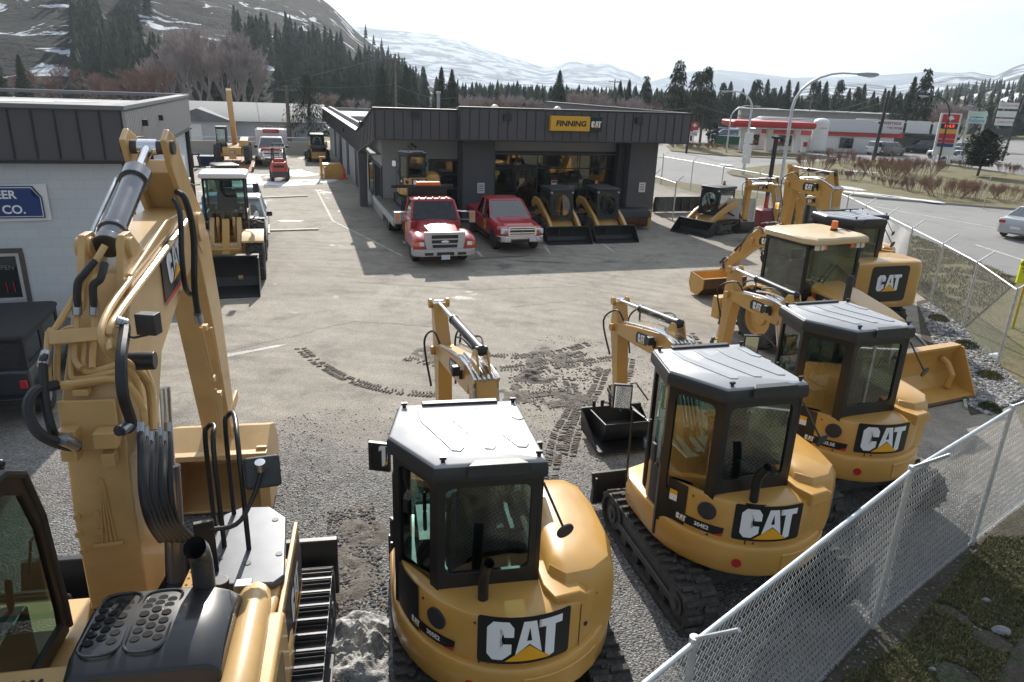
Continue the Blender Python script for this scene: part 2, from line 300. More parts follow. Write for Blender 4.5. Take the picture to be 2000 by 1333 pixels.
def arm(root, P0, P1, P2, P3, P4, w=.25, hb=.16, ym=None, bw=.8, brad=.38, mats=None, s=1, logo=True, light=True, bmat=None, openang=2.4, nlines=6, x=0, swing=0, piv=1.0, buck=True, extra_b=False, ram_mat=None):
    """boom P0-P1-P2, stick P3 (rear lug) - P2 - P4, with rams, lines and bucket; children of root through part meshes"""
    ym = ym or YEL; T = Matrix.Translation((x, piv, 0)) @ Matrix.Rotation(swing, 4, 'Z') @ Matrix.Translation((0, -piv, 0))
    V = Vector; p0, p1, p2, p3, p4 = map(V, (P0, P1, P2, P3, P4))
    class R: pass
    made = []
    def B(m, n, mt, par=None, **k):
        o = m.build(n, mt, par or root, **k)
        if par is None: o.matrix_basis = T
        return o
    m = MB(); q = p0.lerp(p1, .5); q2 = p1.lerp(p2, .55); d = (p2-p1).normalized()
    beam(m, [p0, q, p1-d*.12*s, p1+d*.12*s, q2, p2], [hb*.55, hb*.95, hb*1.25, hb*1.25, hb*.95, hb*.55], [w*1.05]*4+[w, w*.95])
    for sx in (-1, 1): m.cyl((sx*w*.5, *p0), (sx*w*.75, *p0), hb*.6, n=14); m.cyl((sx*w*.45, *p2), (sx*w*.72, *p2), hb*.42, n=14)
    lug = p1+V((-d.y, d.x))*hb*1.2-d*.1*s; lt = lug+V((-d.y, d.x))*.2*s
    for sx in (-1, 1): m.prism([(lug.x-.18*s, lug.y-.12*s), (lt.x-.05*s, lt.y+.03*s), (lt.x+.07*s, lt.y), (lug.x+.25*s, lug.y)], sx*w*.28-.015, sx*w*.28+.015, 'x')
    boom = B(m, 'boom', ym, bev=.015)
    m = MB(); u = (p4-p3).normalized()
    beam(m, [p3, p3.lerp(p2, .6), p2, p2.lerp(p4, .25), p4], [hb*.45, hb*.8, hb*1.15, hb*.85, hb*.5], w*.82)
    for sx in (-1, 1):
        m.cyl((sx*w*.4, *p3), (sx*w*.62, *p3), hb*.45, n=12); m.cyl((sx*w*.4, *p4), (sx*w*.6, *p4), hb*.4, n=12)
    stick = B(m, 'stick', ym, bev=.012)
    r1 = ram(root, lt, p3, .062*s, 0, .58, ram_mat); r1.matrix_basis = T
    nb = V((d.y, -d.x)); lowq = p0.lerp(p1, .62)+V((p1-p0).normalized()).orthogonal()*0
    r2 = ram(root, (p0.x+.28*s, p0.y-.22*s), tuple(p1+nb*hb*1.05+d*.25*s), .058*s, 0, .6, ram_mat); r2.matrix_basis = T
    out = V((u.y, -u.x)); out = out if out.x > 0 else -out
    pa = p2+out*hb*1.1+u*.05*s; pb = p4-u*.28*s+out*.24*s
    r3 = ram(root, tuple(pa), tuple(pb), .05*s, 0, .62, ram_mat); r3.matrix_basis = T
    m = MB()
    for sx in (-1, 1): m.obox((sx*w*.5, *(p4-u*.16*s+out*.12*s)), (.03, .3*s, .07*s), 0, 0, atan2(out.y+u.y*-.5, out.x+u.x*-.5)); m.obox((sx*w*.36, *(pb+u*.13*s)), (.03, .3*s, .07*s), 0, 0, atan2(u.y, u.x))
    B(m, 'bucket_link', DST, bev=.006)
    if buck:
        bk = bucket('bucket', root, bmat or BLK, (p4.x, p4.y), 1, bw, brad, teeth=5, open_ang=openang); bk.matrix_basis = T
        if extra_b:
            m = MB(); m.prism([(p4.x-.55, p4.y-.62), (p4.x-.35, p4.y-.68), (p4.x+.35, p4.y-.62), (p4.x+.42, p4.y-.2), (p4.x+.36, p4.y-.2), (p4.x+.28, p4.y-.56), (p4.x-.35, p4.y-.62)], -.56, .6, 'x')
            for sx in (-.56, .58): m.prism([(p4.x-.5, p4.y-.66), (p4.x+.35, p4.y-.62), (p4.x+.42, p4.y-.2)], sx, sx+.02, 'x')
            B(m, 'wide_bucket', BLK, bev=.01)
    # steel lines along the boom top
    m = MB(); up = V((-d.y, d.x)); e0 = (p1-p0).normalized(); up0 = V((-e0.y, e0.x))
    for k in range(nlines):
        xx = (k/(nlines-1)-.5)*w*1.15 if nlines > 1 else 0
        L0 = p0+up0*hb*1.1+e0*.1; L1 = p1+up0*(hb*1.5); L2 = p1+d*(.35+.12*(k % 3))*s+up*hb*1.4; L3 = p2-d*(.5)*s+up*hb*1.1
        pts = [(xx, *L0), (xx, *(L0.lerp(L1, .5))), (xx, *(L0.lerp(L1, .93))), (xx, *(L1+(up+up0)*.04)), (xx, *L2)]
        if k in (0, nlines-1): pts.append((xx, *L3))
        m.tube(smooth(pts, 4), .019*s, 6)
    B(m, 'hydraulic_lines', M('zinc_lines', (.62, .64, .67), .25, .85, .08, 9))
    m = MB()
    for k, sx in enumerate((-1, 1)):
        a = p2-d*.5*s+up*hb; b = p2+V((.05, .02))*s; c = p2.lerp(p4, .35)
        m.tube(smooth([(sx*w*.55, *a), (sx*w*.8, a.x+.2*s, a.y+.16*s), (sx*w*.95, b.x+.12*s, b.y+.05*s), (sx*w*.75, *c)], 5), .016*s, 6)
        m.tube(smooth([(sx*.05, lt.x+.1*s, lt.y-.05*s), (sx*.12, lt.x+.4*s, lt.y+.02*s), (sx*.1, lt.x+.75*s, lt.y-.08*s)], 5), .014*s, 6)
        m.tube(smooth([(sx*w*.3, *(p0+V((-.25, .25))*s)), (sx*w*.35, *(p0+V((-.1, .5))*s)), (sx*w*.5, *(p0.lerp(p1, .3)+up0*hb))], 5), .018*s, 6)
    B(m, 'hydraulic_hoses', HOSE)
    if logo:
        for sx in (-1, 1):
            m = MB(); c = p1.lerp(p2, .42); fn = planefn((sx*w*.5, *c), (0, sx*-d.x*-1, sx*d.y), (0, -d.y, d.x)) if sx > 0 else planefn((-w*.5, *c), (0, -d.x, -d.y), (0, -d.y, d.x))
            h = hb*.85; catlogo(m, fn, h, (0, 1, 2), True, .9, [(-1.5*h, -.62*h), (1.3*h, -.62*h), (1.75*h, .2*h), (1.5*h, .72*h), (-1.1*h, .72*h), (-1.6*h, .2*h)]); o = B(m, 'logo_decal', LOGM)
    if light:
        m = MB(); c = p1.lerp(p2, .18); m.obox((-w*.5-.09, c.x, c.y+hb*.4), (.1*s, .1*s, .13*s), 0, 0); m.obox((-w*.5-.02, c.x, c.y), (.05, .05, .12)); B(m, 'work_light', PLA, bev=.015)
    return boom
def seat(root, x, y, z, s=1):
    m = MB(); m.M = Matrix.Translation((x, y, z)) @ Matrix.Scale(s, 4)
    m.loft([[(a*q, b*q2, zz) for a, b in rrect(-.25, .25, -.24, .26, .07)] for zz, q, q2 in ((0, .9, .9), (.05, 1, 1), (.12, 1, 1), (.16, .88, .9))])
    m.loft([[(a*q, -.24-.09*(zz-.1)+b*(1 if q > .7 else .7), zz) for a, b in rrect(-.25, .25, -.07, .07, .05)] for zz, q in ((.1, .95), (.2, 1), (.5, .98), (.66, .8), (.68, .6))])
    m.loft([[(a, -.33+b, zz) for a, b in rrect(-.15, .15, -.05, .05, .04)] for zz in (.7, .76, .88, .9)])
    m.box(-.2, .2, -.2, .2, -.25, 0); m.box(-.34, -.26, -.2, .15, .14, .2); m.box(.26, .34, -.2, .15, .14, .2); m.box(-.33, -.27, .12, .18, .2, .36); m.box(.27, .33, .12, .18, .2, .36)
    return m.build('operator_seat', SEAT, root, .015)
def outline(W, F, Rr, n=18):
    """house plan: flat front at y=F, sides at +-W, elliptic tail reaching -Rr"""
    pts = [(W*.55, F), (W*.9, F*.86), (W, F*.6), (W, .1)]
    for k in range(n+1):
        a = -pi*k/n; pts.append((W*cos(a), .0+Rr*sin(a)))
    return pts+[(-W, .1), (-W, F*.6), (-W*.9, F*.86), (-W*.55, F)]
def grow(pts, q, z, cx=0, cy=0): return [((x-cx)*q+cx, (y-cy)*q+cy, z) for x, y in pts]
def panel_curve(W, Rr, z0):
    """map (arc length around the tail from its rear point, height) to a point"""
    def fn(x, y, k=.006):
        a = -pi/2+x/((W+Rr)/2)*1.0; n = Vector((cos(a)/W, sin(a)/Rr, 0)).normalized(); return Vector((W*cos(a), Rr*sin(a), z0+y))+n*k
    return fn
def mini_excavator(name, label, loc, yaw, sc, armpts, code=None, group=None, exhaust=True, swing=0, plant=True, hide_low=False, mirrors=True, armkw={}, logo_rear=True, blade=True, wrap=True, Rr=1.22, lx=-.2, roofm=None, lh=.37, box=False, W=1.12):
    root = thing(name, label, 'excavator', loc, yaw, group, sc)
    kx = W/1.12
    for sx in (-1, 1):
        track(root, sx, *((sx*1.16, sx*.74) if sx < 0 else (.74, 1.16)), 2.55, .64)
    m = MB(); m.box(-.74, .74, -.7, .7, .28, .5); m.cyl((0, 0, .45), (0, 0, .72), .5, n=28); m.build('undercarriage', DST, root, .02)
    if blade:
        m = MB(); m.prism([(1.62, .06), (1.70, .1), (1.66, .32), (1.72, .56), (1.66, .56), (1.58, .34), (1.58, .1)], -1.16, 1.16, 'x'); m.box(-.4, -.26, .5, 1.62, .2, .34); m.box(.26, .4, .5, 1.62, .2, .34); m.box(-1.14, -1.1, 1.56, 1.66, .1, .52)
        m.build('blade', BLK, root, .01)
    O = outline(W, 1.0, Rr); cx, cy = 0, 0
    m = MB(); m.loft([grow(O, .9, .68), grow(O, .97, .70), grow(O, 1.0, .76), grow(O, 1.0, 1.05), grow(O, .985, 1.09), grow(O, .955, 1.10)])
    # pad on the lower counterweight
    m.build('counterweight', YEL, root, .012)
    U = outline(W*.955, .3, Rr*.95)
    m = MB(); m.loft([grow(U, .99, 1.08), grow(U, 1.0, 1.14), grow(U, 1.0, 1.57), grow(U, .985, 1.61), grow(U, .9, 1.645), grow(U, .5, 1.655)])
    eng = m.build('engine_cover', YEL, root, .008)
    # seams and catch
    m = MB(); f = panel_curve(W*.955, Rr*.95, 1.3)
    for x0, x1 in ((-.46, -.445), (.62, .632)): m.add([f(x0, -.2, .003), f(x1, -.2, .003), f(x1, .27, .003), f(x0, .27, .003)], [(0, 1, 2, 3)])
    n = 24
    vs = [f(-1.55+3.1*i/n, yy, .002) for i in range(n+1) for yy in (-.215, -.2)]; m.add(vs, [(2*i, 2*i+2, 2*i+3, 2*i+1) for i in range(n)])
    c = f(.7, .02, .004); m.cyl(f(.72, 0, 0), f(.72, 0, .012), .022, n=10)
    m.build('panel_seams', BLK, eng)
    if box:
        RB = rrect(-1.2, 1.3, -1.42, -.3, .32, 5); m = MB(); m.loft([[((x-.05)*q+.05, (y+.8)*q2-.8, z) for x, y in RB] for z, q, q2 in ((.74, .93, .95), (.8, 1, 1), (1.8, 1, 1), (1.92, .96, .97), (1.95, .9, .9))]); m.box(-1.2, .25, -.85, -.3, 1.3, 1.9); bx_ = m.build('rear_body', YEL, root, .03)
        m = MB(); fp_ = planefn((.12, -1.42, 1.42), (1, 0, 0), (0, 0, 1)); catlogo(m, fp_, .42, panel=rrect(-.6, .6, -.5, .44, .1)); m.build('logo_decal', LOGM, root, ang=180); m = MB(); m.box(-.4, .5, -1.435, -1.42, .84, .9); m.build('lower_plate', YELB, bx_, .005)
        m = MB()
        for k in range(12): m.box(1.3, 1.306, -.85, -.45, 1.0+.06*k, 1.03+.06*k)
        m.build('cooling_louvres', BLK, bx_)
    if logo_rear and not box:
        m = MB(); fn0 = panel_curve(W*.955, Rr*.95, 1.385); catlogo(m, lambda x, y, k: fn0(x+lx, y, k), lh, panel=rrect(-1.12*lh, 1.14*lh, -.62*lh, .62*lh, .08*lh)); m.build('logo_decal', LOGM, root, ang=180)
    # left wing with round vent and model plate
    m = MB(); f = panel_curve(W*.955, Rr*.95, 1.3)
    c = f(-.92, .12, -.05); nn = (f(-.92, .12, .1)-f(-.92, .12, 0)).normalized(); m.cyl(c, c+nn*.065, .11, n=20); m.build('side_vent', PLA, root, .005)
    if code:
        m = MB(); put2d(m, textmesh('FINNING', .1, .002), lambda x, y: panel_curve(W*.955, Rr*.95, 1.3)(x+1.28, y+.24, .006), 0); m.build('side_lettering', LOGM, hoodref if 0 else root)
        m = MB()
        for a_, z_ in ((-.36, .24), (-.36, -.17), (.9, .24), (.9, -.17), (-1.1, .24), (-.5, .24)): c_ = panel_curve(W*.955, Rr*.95, 1.3)(a_, z_, 0); c2_ = panel_curve(W*.955, Rr*.95, 1.3)(a_, z_, .007); m.cyl(c_, c2_, .013, n=8)
        m.build('panel_bolts', DST, eng)
        m = MB(); fp = lambda x, y, k=.006: f(x-1.02+.0*y, y-.10, k)
        put2d(m, poly2d([[(-.3, -.055), (.3, -.055), (.32, .06), (-.3, .06)]], .1), lambda x, y: fp(x, y, .004), 0)
        T2 = lambda polys, h=.075: ([((x-.9)*h-.2, (y-.5)*h) for x, y in poly2d(polys)[0]], poly2d(polys)[1])
        put2d(m, T2(CATL), lambda x, y: fp(x, y, .007), 1); put2d(m, T2(CATT), lambda x, y: fp(x, y, .009), 2)
        put2d(m, textmesh(code, .07, .002), lambda x, y: fp(x+.06, y+.005, .007), 1)
        put2d(m, poly2d([[(.2, -.055), (.3, -.055), (.315, .0)]]), lambda x, y: fp(x, y, .009), 3); m.build('model_plate', LOGM, root)
    m = MB(); fc = panel_curve(W, Rr, .9); m.cyl(fc(-.55, -.02, -.01), fc(-.55, -.02, .012), .055, n=16); m.build('reflector', REDL, root)
    m = MB(); f2 = panel_curve(W*1.0, Rr*1.0, .91)
    vs = [f2(-.02+.9*i/10, yy, k) for i in range(11) for yy, k in ((-.13, .0), (-.12, .012), (.09, .012), (.1, .0))]; m.add(vs, [(4*i+j, 4*i+4+j, 4*i+5+j, 4*i+1+j) for i in range(10) for j in range(3)]+[(0, 1, 2, 3), (43, 42, 41, 40)]); m.build('counterweight_pad', YEL, root, .004)
    # right hood, tall and rounded
    rp = [(.27, -.84), (.42, -1.02), (.7*kx, -.98), (.95*kx, -.76*kx), (1.05*kx, -.35), (1.06*kx, .2), (1.0*kx, .62), (.86*kx, .8), (.3, .84)]
    m = MB(); m.loft([[(x, y, z) for x, y in grow2] for z, grow2 in [(z, [((x-.6)*q+.6, (y+.0)*q2) for x, y in rp]) for z, q, q2 in ((1.08, 1, 1), (1.5, 1.0, 1.0), (1.68, .96, .98), (1.78, .85, .92), (1.825, .66, .8), (1.84, .4, .5))]])
    hood = m.build('right_hood', YEL, root, .01)
    m = MB()
    fl = panel_curve(W*.955, Rr*.95, 1.3)
    for k in range(13): xa = .98+.055*k; m.add([fl(xa, -.18, .005), fl(xa+.025, -.18, .005), fl(xa+.075, .16, .005), fl(xa+.05, .16, .005)], [(0, 1, 2, 3)])
    m.build('cooling_louvres', PLA, hood)
    m = MB(); m.loft([[(.215+(x-.215)*q, y, z) for x, y in [(.215, -.96), (.30, -1.16), (.62, -1.10), (.62, -.6), (.215, -.6)]] for z, q in ((1.55, 1), (1.66, 1), (1.71, .8))]); m.build('service_box', YEL, root, .02)
    m = MB(); fq = panel_curve(W*.955, Rr*.95, 1.3); nq = 10; m.add([fq(-1.85+.68*i/nq, yy, .006) for i in range(nq+1) for yy in (-.19, .33-.0*i)], [(2*i, 2*i+2, 2*i+3, 2*i+1) for i in range(nq)]); m.build('rear_quarter_panel', BLK, root)
    # cab
    C5 = [(.21, -.82), (-.75, -.82), (-1.12, -.22), (-1.0, .42), (.17, .42)]
    fr = MB(); gm = MB(); zb, zt = 1.64, 2.80
    segs = [(0, 1, .1, .06, .14, .08), (1, 2, .07, .07, .10, .1), (2, 3, .06, .05, -.2, .08), (3, 4, .06, .06, -.25, .07), (4, 0, .09, .5, .1, .1)]
    winpanel(fr, gm, C5[1], C5[0], zb, zt, .07, .11, .16, .10, .07)
    winpanel(fr, gm, C5[2], C5[1], 1.0, zt, .09, .12, .44, .10, .08)
    winpanel(fr, gm, C5[3], C5[2], .78, zt, .06, .07, .25, .10, .05)
    winpanel(fr, gm, C5[4], C5[3], .98, zt, .08, .08, .15, .08, .05)
    winpanel(fr, gm, C5[0], C5[4], zb, zt, .09, .08, .12, .10, .06)
    fr.prism([(x*.955-.01, (y+.2)*.95-.2) for x, y in C5[::-1]], 1.02, 1.69, 'z')
    cab = fr.build('cab', BLK, root, .008); gm.build('window_glass', GLS, cab)
    fs_ = planefn((-1.02, -.42, 1.45), (.525, -.85, 0), (0, 0, 1)); m = MB(); put2d(m, ([(-.05, -.08), (.05, -.08), (.05, .0), (-.05, .0)], [[0, 1, 2, 3]]), lambda x, y: fs_(x, y, .006), 1); put2d(m, ([(-.05, .0), (.05, .0), (.05, .06), (-.05, .06)], [[0, 1, 2, 3]]), lambda x, y: fs_(x, y, .006), 2); m.build('safety_sticker', LOGM, cab)
    m = MB(); m.box(-1.16, -1.12, -.1, -.02, 1.7, 1.95); m.box(-1.075, -1.035, .25, .29, 1.2, 2.1); m.build('door_handle', PLA, cab, .01)
    Rf = [(.24, -.87), (-.79, -.87), (-1.18, -.24), (-1.05, .47), (.2, .47)]
    RR_ = lambda L: [[((x+.42)*q-.42, (y+.2)*q-.2, z) for x, y in Rf] for z, q in L]; m = MB(); m.loft(RR_(((2.78, .975), (2.82, .995), (2.905, .99), (2.93, .975))), mi=1); m.loft(RR_(((2.925, .972), (2.95, .955), (2.958, .93))))
    for k in range(4):
        x = -.86+.3*k; m.prism([(x, .30), (x+.09, .30), (x+.115, .05), (x+.38, -.55), (x+.34, -.62), (x+.26, -.6), (x+.02, .03)], 2.95, 2.968, 'z') if k < 3 else m.prism([(x, .3), (x+.09, .3), (x+.115, .05), (x+.14, -.02), (x+.08, -.05), (x+.02, .03)], 2.95, 2.968, 'z')
    rf = m.build('roof', [roofm or ROOFG, PLA], cab, .02, seg=3)
    m = MB(); m.box(-.8, -.02, .38, .46, 2.955, 2.985); m.build('roof_strip', PLA, rf, .01); m = MB(); m.prism([(-.5, -.9), (-.42, -.79), (-.02, -.79), (.06, -.9)], 2.84, 2.962, 'z'); m.build('roof_trim', PLA, rf, .01)
    m = MB()
    for x, y in ((.16, -.78), (-.7, -.79), (-.98, .38), (.14, .38)): m.cyl((x, y, 2.94), (x, y, 3.0), .02, n=8); m.box(x-.03, x+.03, y-.012, y+.012, 2.985, 3.01)
    m.build('lifting_eyes', BLK, rf)
    seat(root, -.38, -.12, 1.72, 1.0)
    m = MB(); m.box(.1, .155, -.76, .36, 1.66, 1.93); m.box(-.9, -.7, -.4, .25, 1.6, 1.9); m.box(.0, .15, -.4, .3, 1.6, 1.95); m.cyl((-.5, .2, 1.6), (-.5, .1, 2.1), .018); m.cyl((-.3, .2, 1.6), (-.3, .1, 2.1), .018); m.cyl((.08, .1, 1.9), (.08, .12, 2.15), .02); m.cyl((-.8, .1, 1.9), (-.8, .12, 2.12), .02); m.build('control_console', PLA, root, .02)
    if wrap:
        m = MB(); m.box(-.3, -.12, .395, .4, 2.45, 2.57); m.build('paper_notice', M('pale_blue_paper', (.3, .6, .75), .7, 0, 0), cab)
    if exhaust:
        m = MB(); m.box(-.46, -.24, -1.1, -.9, 1.60, 1.615); m.tube(smooth([(-.35, -1.0, 1.6), (-.35, -1.0, 1.85), (-.34, -1.03, 1.98), (-.32, -1.1, 2.1)], 5), .05, 12, cap=False); m.build('exhaust_pipe', BLK, root)
    if mirrors:
        m = MB(); m.cyl((.2, -.84, 2.72), (.36, -1.02, 2.35), .012, n=6); m.cyl((.37, -1.03, 2.33), (.375, -1.045, 2.325), .085, n=20); m.build('round_mirror', PLA, root)
        m = MB(); m.tube([(-1.05, .4, 2.3), (-1.1, .68, 2.42), (-1.16, .72, 2.4)], .012, 6); m.obox((-1.24, .74, 2.22), (.24, .05, .34), rd(-20)); r = m.build('wing_mirror', PLA, root, .02)
        m = MB(); m.obox((-1.248, .712, 2.22), (.2, .006, .3), rd(-20)); m.build('mirror_glass', MIRR, r)
        m = MB(); m.tube([(-1.06, .42, 2.05), (-1.1, .68, 2.05), (-1.1, .68, 1.0), (-1.06, .42, 1.0)], .014, 6); m.tube([(.17, .42, 2.3), (.45, .62, 2.3), (.45, .62, 2.15)], .012, 6); m.obox((.45, .63, 2.2), (.2, .04, .28), .2); m.build('grab_rail', BLK, root)
    m = MB(); m.cyl((.1, .98, .72), (.1, .98, 1.2), .16, n=16); m.box(-.02, .22, .8, 1.12, .74, 1.0); m.build('swing_post', YEL, root, .02)
    if armpts: arm(root, *armpts, swing=swing, piv=1.0, **{**dict(x=.1), **armkw})
    return root
g0 = 'mini excavators parked along the near fence'
def place(px, yaw): return px
mini_excavator('mini_excavator', 'nearest mini excavator with cab roof coloured pale like reflected sky and large logo panel, centre foreground', (-.03, 6.28, 0), rd(11.4), .975,
    ((1.05, 1.0), (1.75, 2.65), (3.7, 2.35), (3.95, 3.0), (3.5, .8)), '305E2', g0, swing=rd(8), Rr=1.36, lx=.0, roofm=ROOFW, lh=.42, W=1.16)
mini_excavator('mini_excavator', 'middle mini excavator with black exhaust pipe and black digging bucket, beside the near fence', (2.84, 8.09, 0), rd(16), 1.0,
    ((1.05, .95), (1.95, 2.35), (3.9, 2.05), (3.97, 2.5), (3.6, .72)), '304E2', g0, armkw=dict(extra_b=True, openang=2.9))
mini_excavator('mini_excavator', 'third mini excavator from the front, no exhaust pipe, in front of the backhoe loader', (5.16, 10.34, 0), rd(18.6), 1.0,
    ((1.05, .95), (1.6, 2.35), (3.2, 2.3), (3.25, 2.78), (3.3, 1.0)), '303.5E', g0, exhaust=False)
# ------------------------------------------------------------------ large excavator, left foreground
BX = thing('excavator', 'large tan excavator with tall boom and many hydraulic lines, filling the left foreground', 'excavator', (-3.45, 4.45, 0), rd(11), 'construction machines on the lot')
_inv = (Matrix.Translation((-3.45, 4.45, 0)) @ Matrix.Rotation(rd(11), 4, 'Z')).inverted()
def LP(px, py, x):
    o = _inv @ Vector((0, 0, CH)); d = _inv.to_3x3() @ ray(px, py); return o+d*((x-o.x)/d.x)
def LS(px, py, A, B, off=0):
    o = _inv @ Vector((0, 0, CH)); d = _inv.to_3x3() @ ray(px, py); t = Vector((B[0]-A[0], B[1]-A[1])).normalized(); n = Vector((0, -t.y, t.x)); p = Vector((0, *A))+n*off; return o+d*((p-o).dot(n)/d.dot(n))
def big_excavator(root):
    track(root, 1, 1.3, 1.95, 4.1, .9, True, 44, 0.0)
    track(root, 1, -1.45, -.8, 4.1, .9, True, 44, 0.0)
    m = MB(); m.prism([(2.3, .1), (2.45, .15), (2.38, .45), (2.45, .82), (2.36, .82), (2.25, .5)], -1.4, 1.97, 'x'); m.box(.1, .4, 1, 2.3, .3, .5); m.build('blade', BLK, root, .015)
    m = MB(); m.box(-.8, 1.3, -1, 1, .35, .7); m.cyl((.25, 0, .7), (.25, 0, 1.05), .7, n=30); m.build('undercarriage', DST, root, .03)
    Y = YELB
    # deck and right body
    m = MB(); m.loft([[(x, y, z) for x, y in grow3] for z, grow3 in [(z, [((x-.2)*q+.2, y*q) for x, y in [(-1.35, .9), (-1.35, -1.2), (-1.1, -1.9), (-.2, -2.3), (.6, -2.3), (1.5, -1.8), (1.72, -1.2), (1.72, .2), (1.60, 1.25), (.95, 1.35), (.6, .5), (0, .5), (-.1, .9)]]) for z, q in ((1.05, .97), (1.12, 1), (1.35, 1), (1.42, .99))]]); m.build('main_frame', Y, root, .02)
    m = MB(); m.loft([[(x, y, z) for x, y in [(.98, -.3), (1.62, -.3), (1.66, .3), (1.56, 1.1), (1.42, 1.32), (1.1, 1.36), (.94, 1.2)]] for z in (1.4, 1.86)]); m.build('fuel_tank', Y, root, .05, seg=3)
    m = MB(); m.prism([(.96, .25), (1.0, 1.3), (1.15, 1.42), (1.42, 1.40), (1.6, 1.18), (1.68, .3), (1.6, .2)], 1.86, 1.93, 'z'); dk = m.build('deck_plate', M('grey_deck', (.12, .125, .14), .35, .3, .1), root, .02, seg=3)
    m = MB()
    for x, y in ((1.02, 1.1), (1.2, 1.32), (1.5, 1.15), (1.6, .6), (1.35, .5), (1.1, .6)): m.cyl((x, y, 1.93), (x, y, 1.936), .03, n=12)
    m.build('deck_bolts', BLK, dk)
    m = MB(); m.prism([(.72, -.1), (.78, 1.15), (.97, 1.2), (1.02, .15), (.95, -.1)], 1.6, 1.66, 'z'); sp = m.build('step_plate', YEL, root, .01)
    m = MB()
    for i in range(4):
        for j in range(12): x = .79+.055*i; y = .0+.09*j; m.cyl((x, y, 1.66), (x, y, 1.664), .012, n=8)
    m.build('step_holes', BLK, sp)
    # rear hood, side door with mesh, long rounded shoulder
    m = MB(); m.loft([[(x, y, z) for x, y in r] for z, r in ((1.4, [(-1.3, -.55), (1.62, -.55), (1.70, -1.2), (1.4, -1.9), (.6, -2.3), (-.3, -2.3), (-1.2, -1.9)]), (1.98, [(-1.3, -.6), (1.60, -.6), (1.68, -1.2), (1.38, -1.86), (.6, -2.25), (-.3, -2.25), (-1.2, -1.86)]), (2.06, [(-1.25, -.7), (1.5, -.66), (1.56, -1.2), (1.3, -1.78), (.55, -2.15), (-.25, -2.15), (-1.15, -1.8)]))]); hd = m.build('engine_hood', Y, root, .02)
    m = MB()
    for k in range(13): x = -.5+.055*k; m.obox((x, -1.02, 2.065), (.022, .5, .008), rd(-22))
    m.build('hood_louvres', BLK, hd)
    m = MB(); pts = smooth([(1.46, .12, 1.86), (1.5, -.15, 1.98), (1.52, -.6, 2.03), (1.52, -1.2, 2.02), (1.42, -1.8, 1.9)], 6); m.tube(pts, .13, 14); m.build('side_shoulder', Y, root)
    m = MB(); m.loft([[(1.54+q, y, z) for y, z in rrect(-1.7, -.15, 1.25, 1.98, .12)] for q in (0, .17, .2)]); sd = m.build('side_door', Y, root, .03, seg=3)
    m = MB(); m.add([(1.745, y, z) for y, z in rrect(-1.5, -.45, 1.42, 1.85, .1)], [list(range(16))]); m.build('air_grille', M('grille_mesh', (.2, .15, .07), .6, 0, .3, 60, .5, 180), sd)
    for a, b in ((.1, 1.22),):
        m = MB(); fn = planefn((1.70, .62, 1.5), (0, 1, 0), (0, 0, 1)); put2d(m, poly2d([[(-.75, -.28), (.5, -.28), (.62, 0), (.5, .28), (-.75, .28)]], .3), lambda x, y: fn(x, y, .004), 0)
        put2d(m, poly2d([[(-.75, -.28), (-.6, -.28), (-.6, .28), (-.75, .28)]]), lambda x, y: fn(x, y, .007), 3); catlogo(m, lambda x, y, k: fn(x, y, k+.002), .3, pad=False); m.build('side_decal', LOGM, root)
    m = MB(); m.box(1.66, 1.70, -.2, 1.2, 1.12, 1.86); m.build('side_panel', Y, root, .01)
    # perforated black cover over the exhaust
    prof = [(-.02, 2.02), (-.06, 2.24), (-.16, 2.34), (-.5, 2.40), (-.95, 2.38), (-1.12, 2.3), (-1.2, 2.02)]
    KM = Matrix.Translation((.11, -.12, 0)) @ Matrix.Diagonal((.96, .82, .97, 1)) @ Matrix.Translation((0, .02, 0)); KM[2][3] = .02
    m = MB(); m.M = KM; rings = []
    for x, q in ((.38, .86), (.42, .97), (.6, 1), (.78, 1.0), (1.15, 1.0), (1.3, .9), (1.38, .72)):
        rings.append([(x, -.6+(y+.6)*(1 if x < 1.2 else .93), 2.0+(z-2.0)*q) for y, z in prof])
    m.loft(rings[::-1]); cv = m.build('perforated_cover', M('black_cover', (.016, .016, .019), .36, 0, .1, 3, coat=.35), root, .02, seg=3)
    m = MB(); m.M = KM
    for cx in (.56, .86):
        for i in range(3):
            for j in range(6):
                x = cx-.075+.075*i; y = -.85+.095*j+(.045 if i % 2 else 0); z = 2.0+.4*1.0 if True else 0
                t = min(1, max(0, (-.16-y)/.34)); z = 2.34+.06*t if y > -.5 else 2.40-.02*(-.5-y)/.45
                m.cyl((x, y, z-.004), (x, y, z+.005), .034, n=14)
    m.build('cover_holes', M('hole_dark', (.002, .002, .002), .9, 0, 0), cv)
    m = MB(); m.M = KM
    for x0 in (.44, .73): 
        pr = [(x, y) for x, y in rrect(x0, x0+.26, -1.0, -.2, .1, 4)]; pts = [(x, y, (2.345+.06*min(1, max(0, (-.16-y)/.34)) if y > -.5 else 2.405-.02*(-.5-y)/.45)) for x, y in pr]; m.tube(pts+[pts[0]], .012, 6)
    for k in range(5): m.obox((1.345, -.35-.13*k, 2.2), (.01, .07, .1+.012*k), 0)
    m.build('cover_rims', M('black_cover_rim', (.02, .02, .024), .3, 0, 0, coat=.4), cv)
    m = MB(); m.tube([(1.18, -.22, 2.1), (1.18, -.22, 2.5), (1.18, -.26, 2.62), (1.18, -.34, 2.7)], .08, 16, cap=False); m.tube([(1.18, -.22, 2.1), (1.18, -.26, 2.62), (1.18, -.335, 2.695)], .066, 16, cap=False); m.cyl((1.18, -.22, 2.4), (1.18, -.22, 2.41), .064); m.build('exhaust_pipe', DST, root)
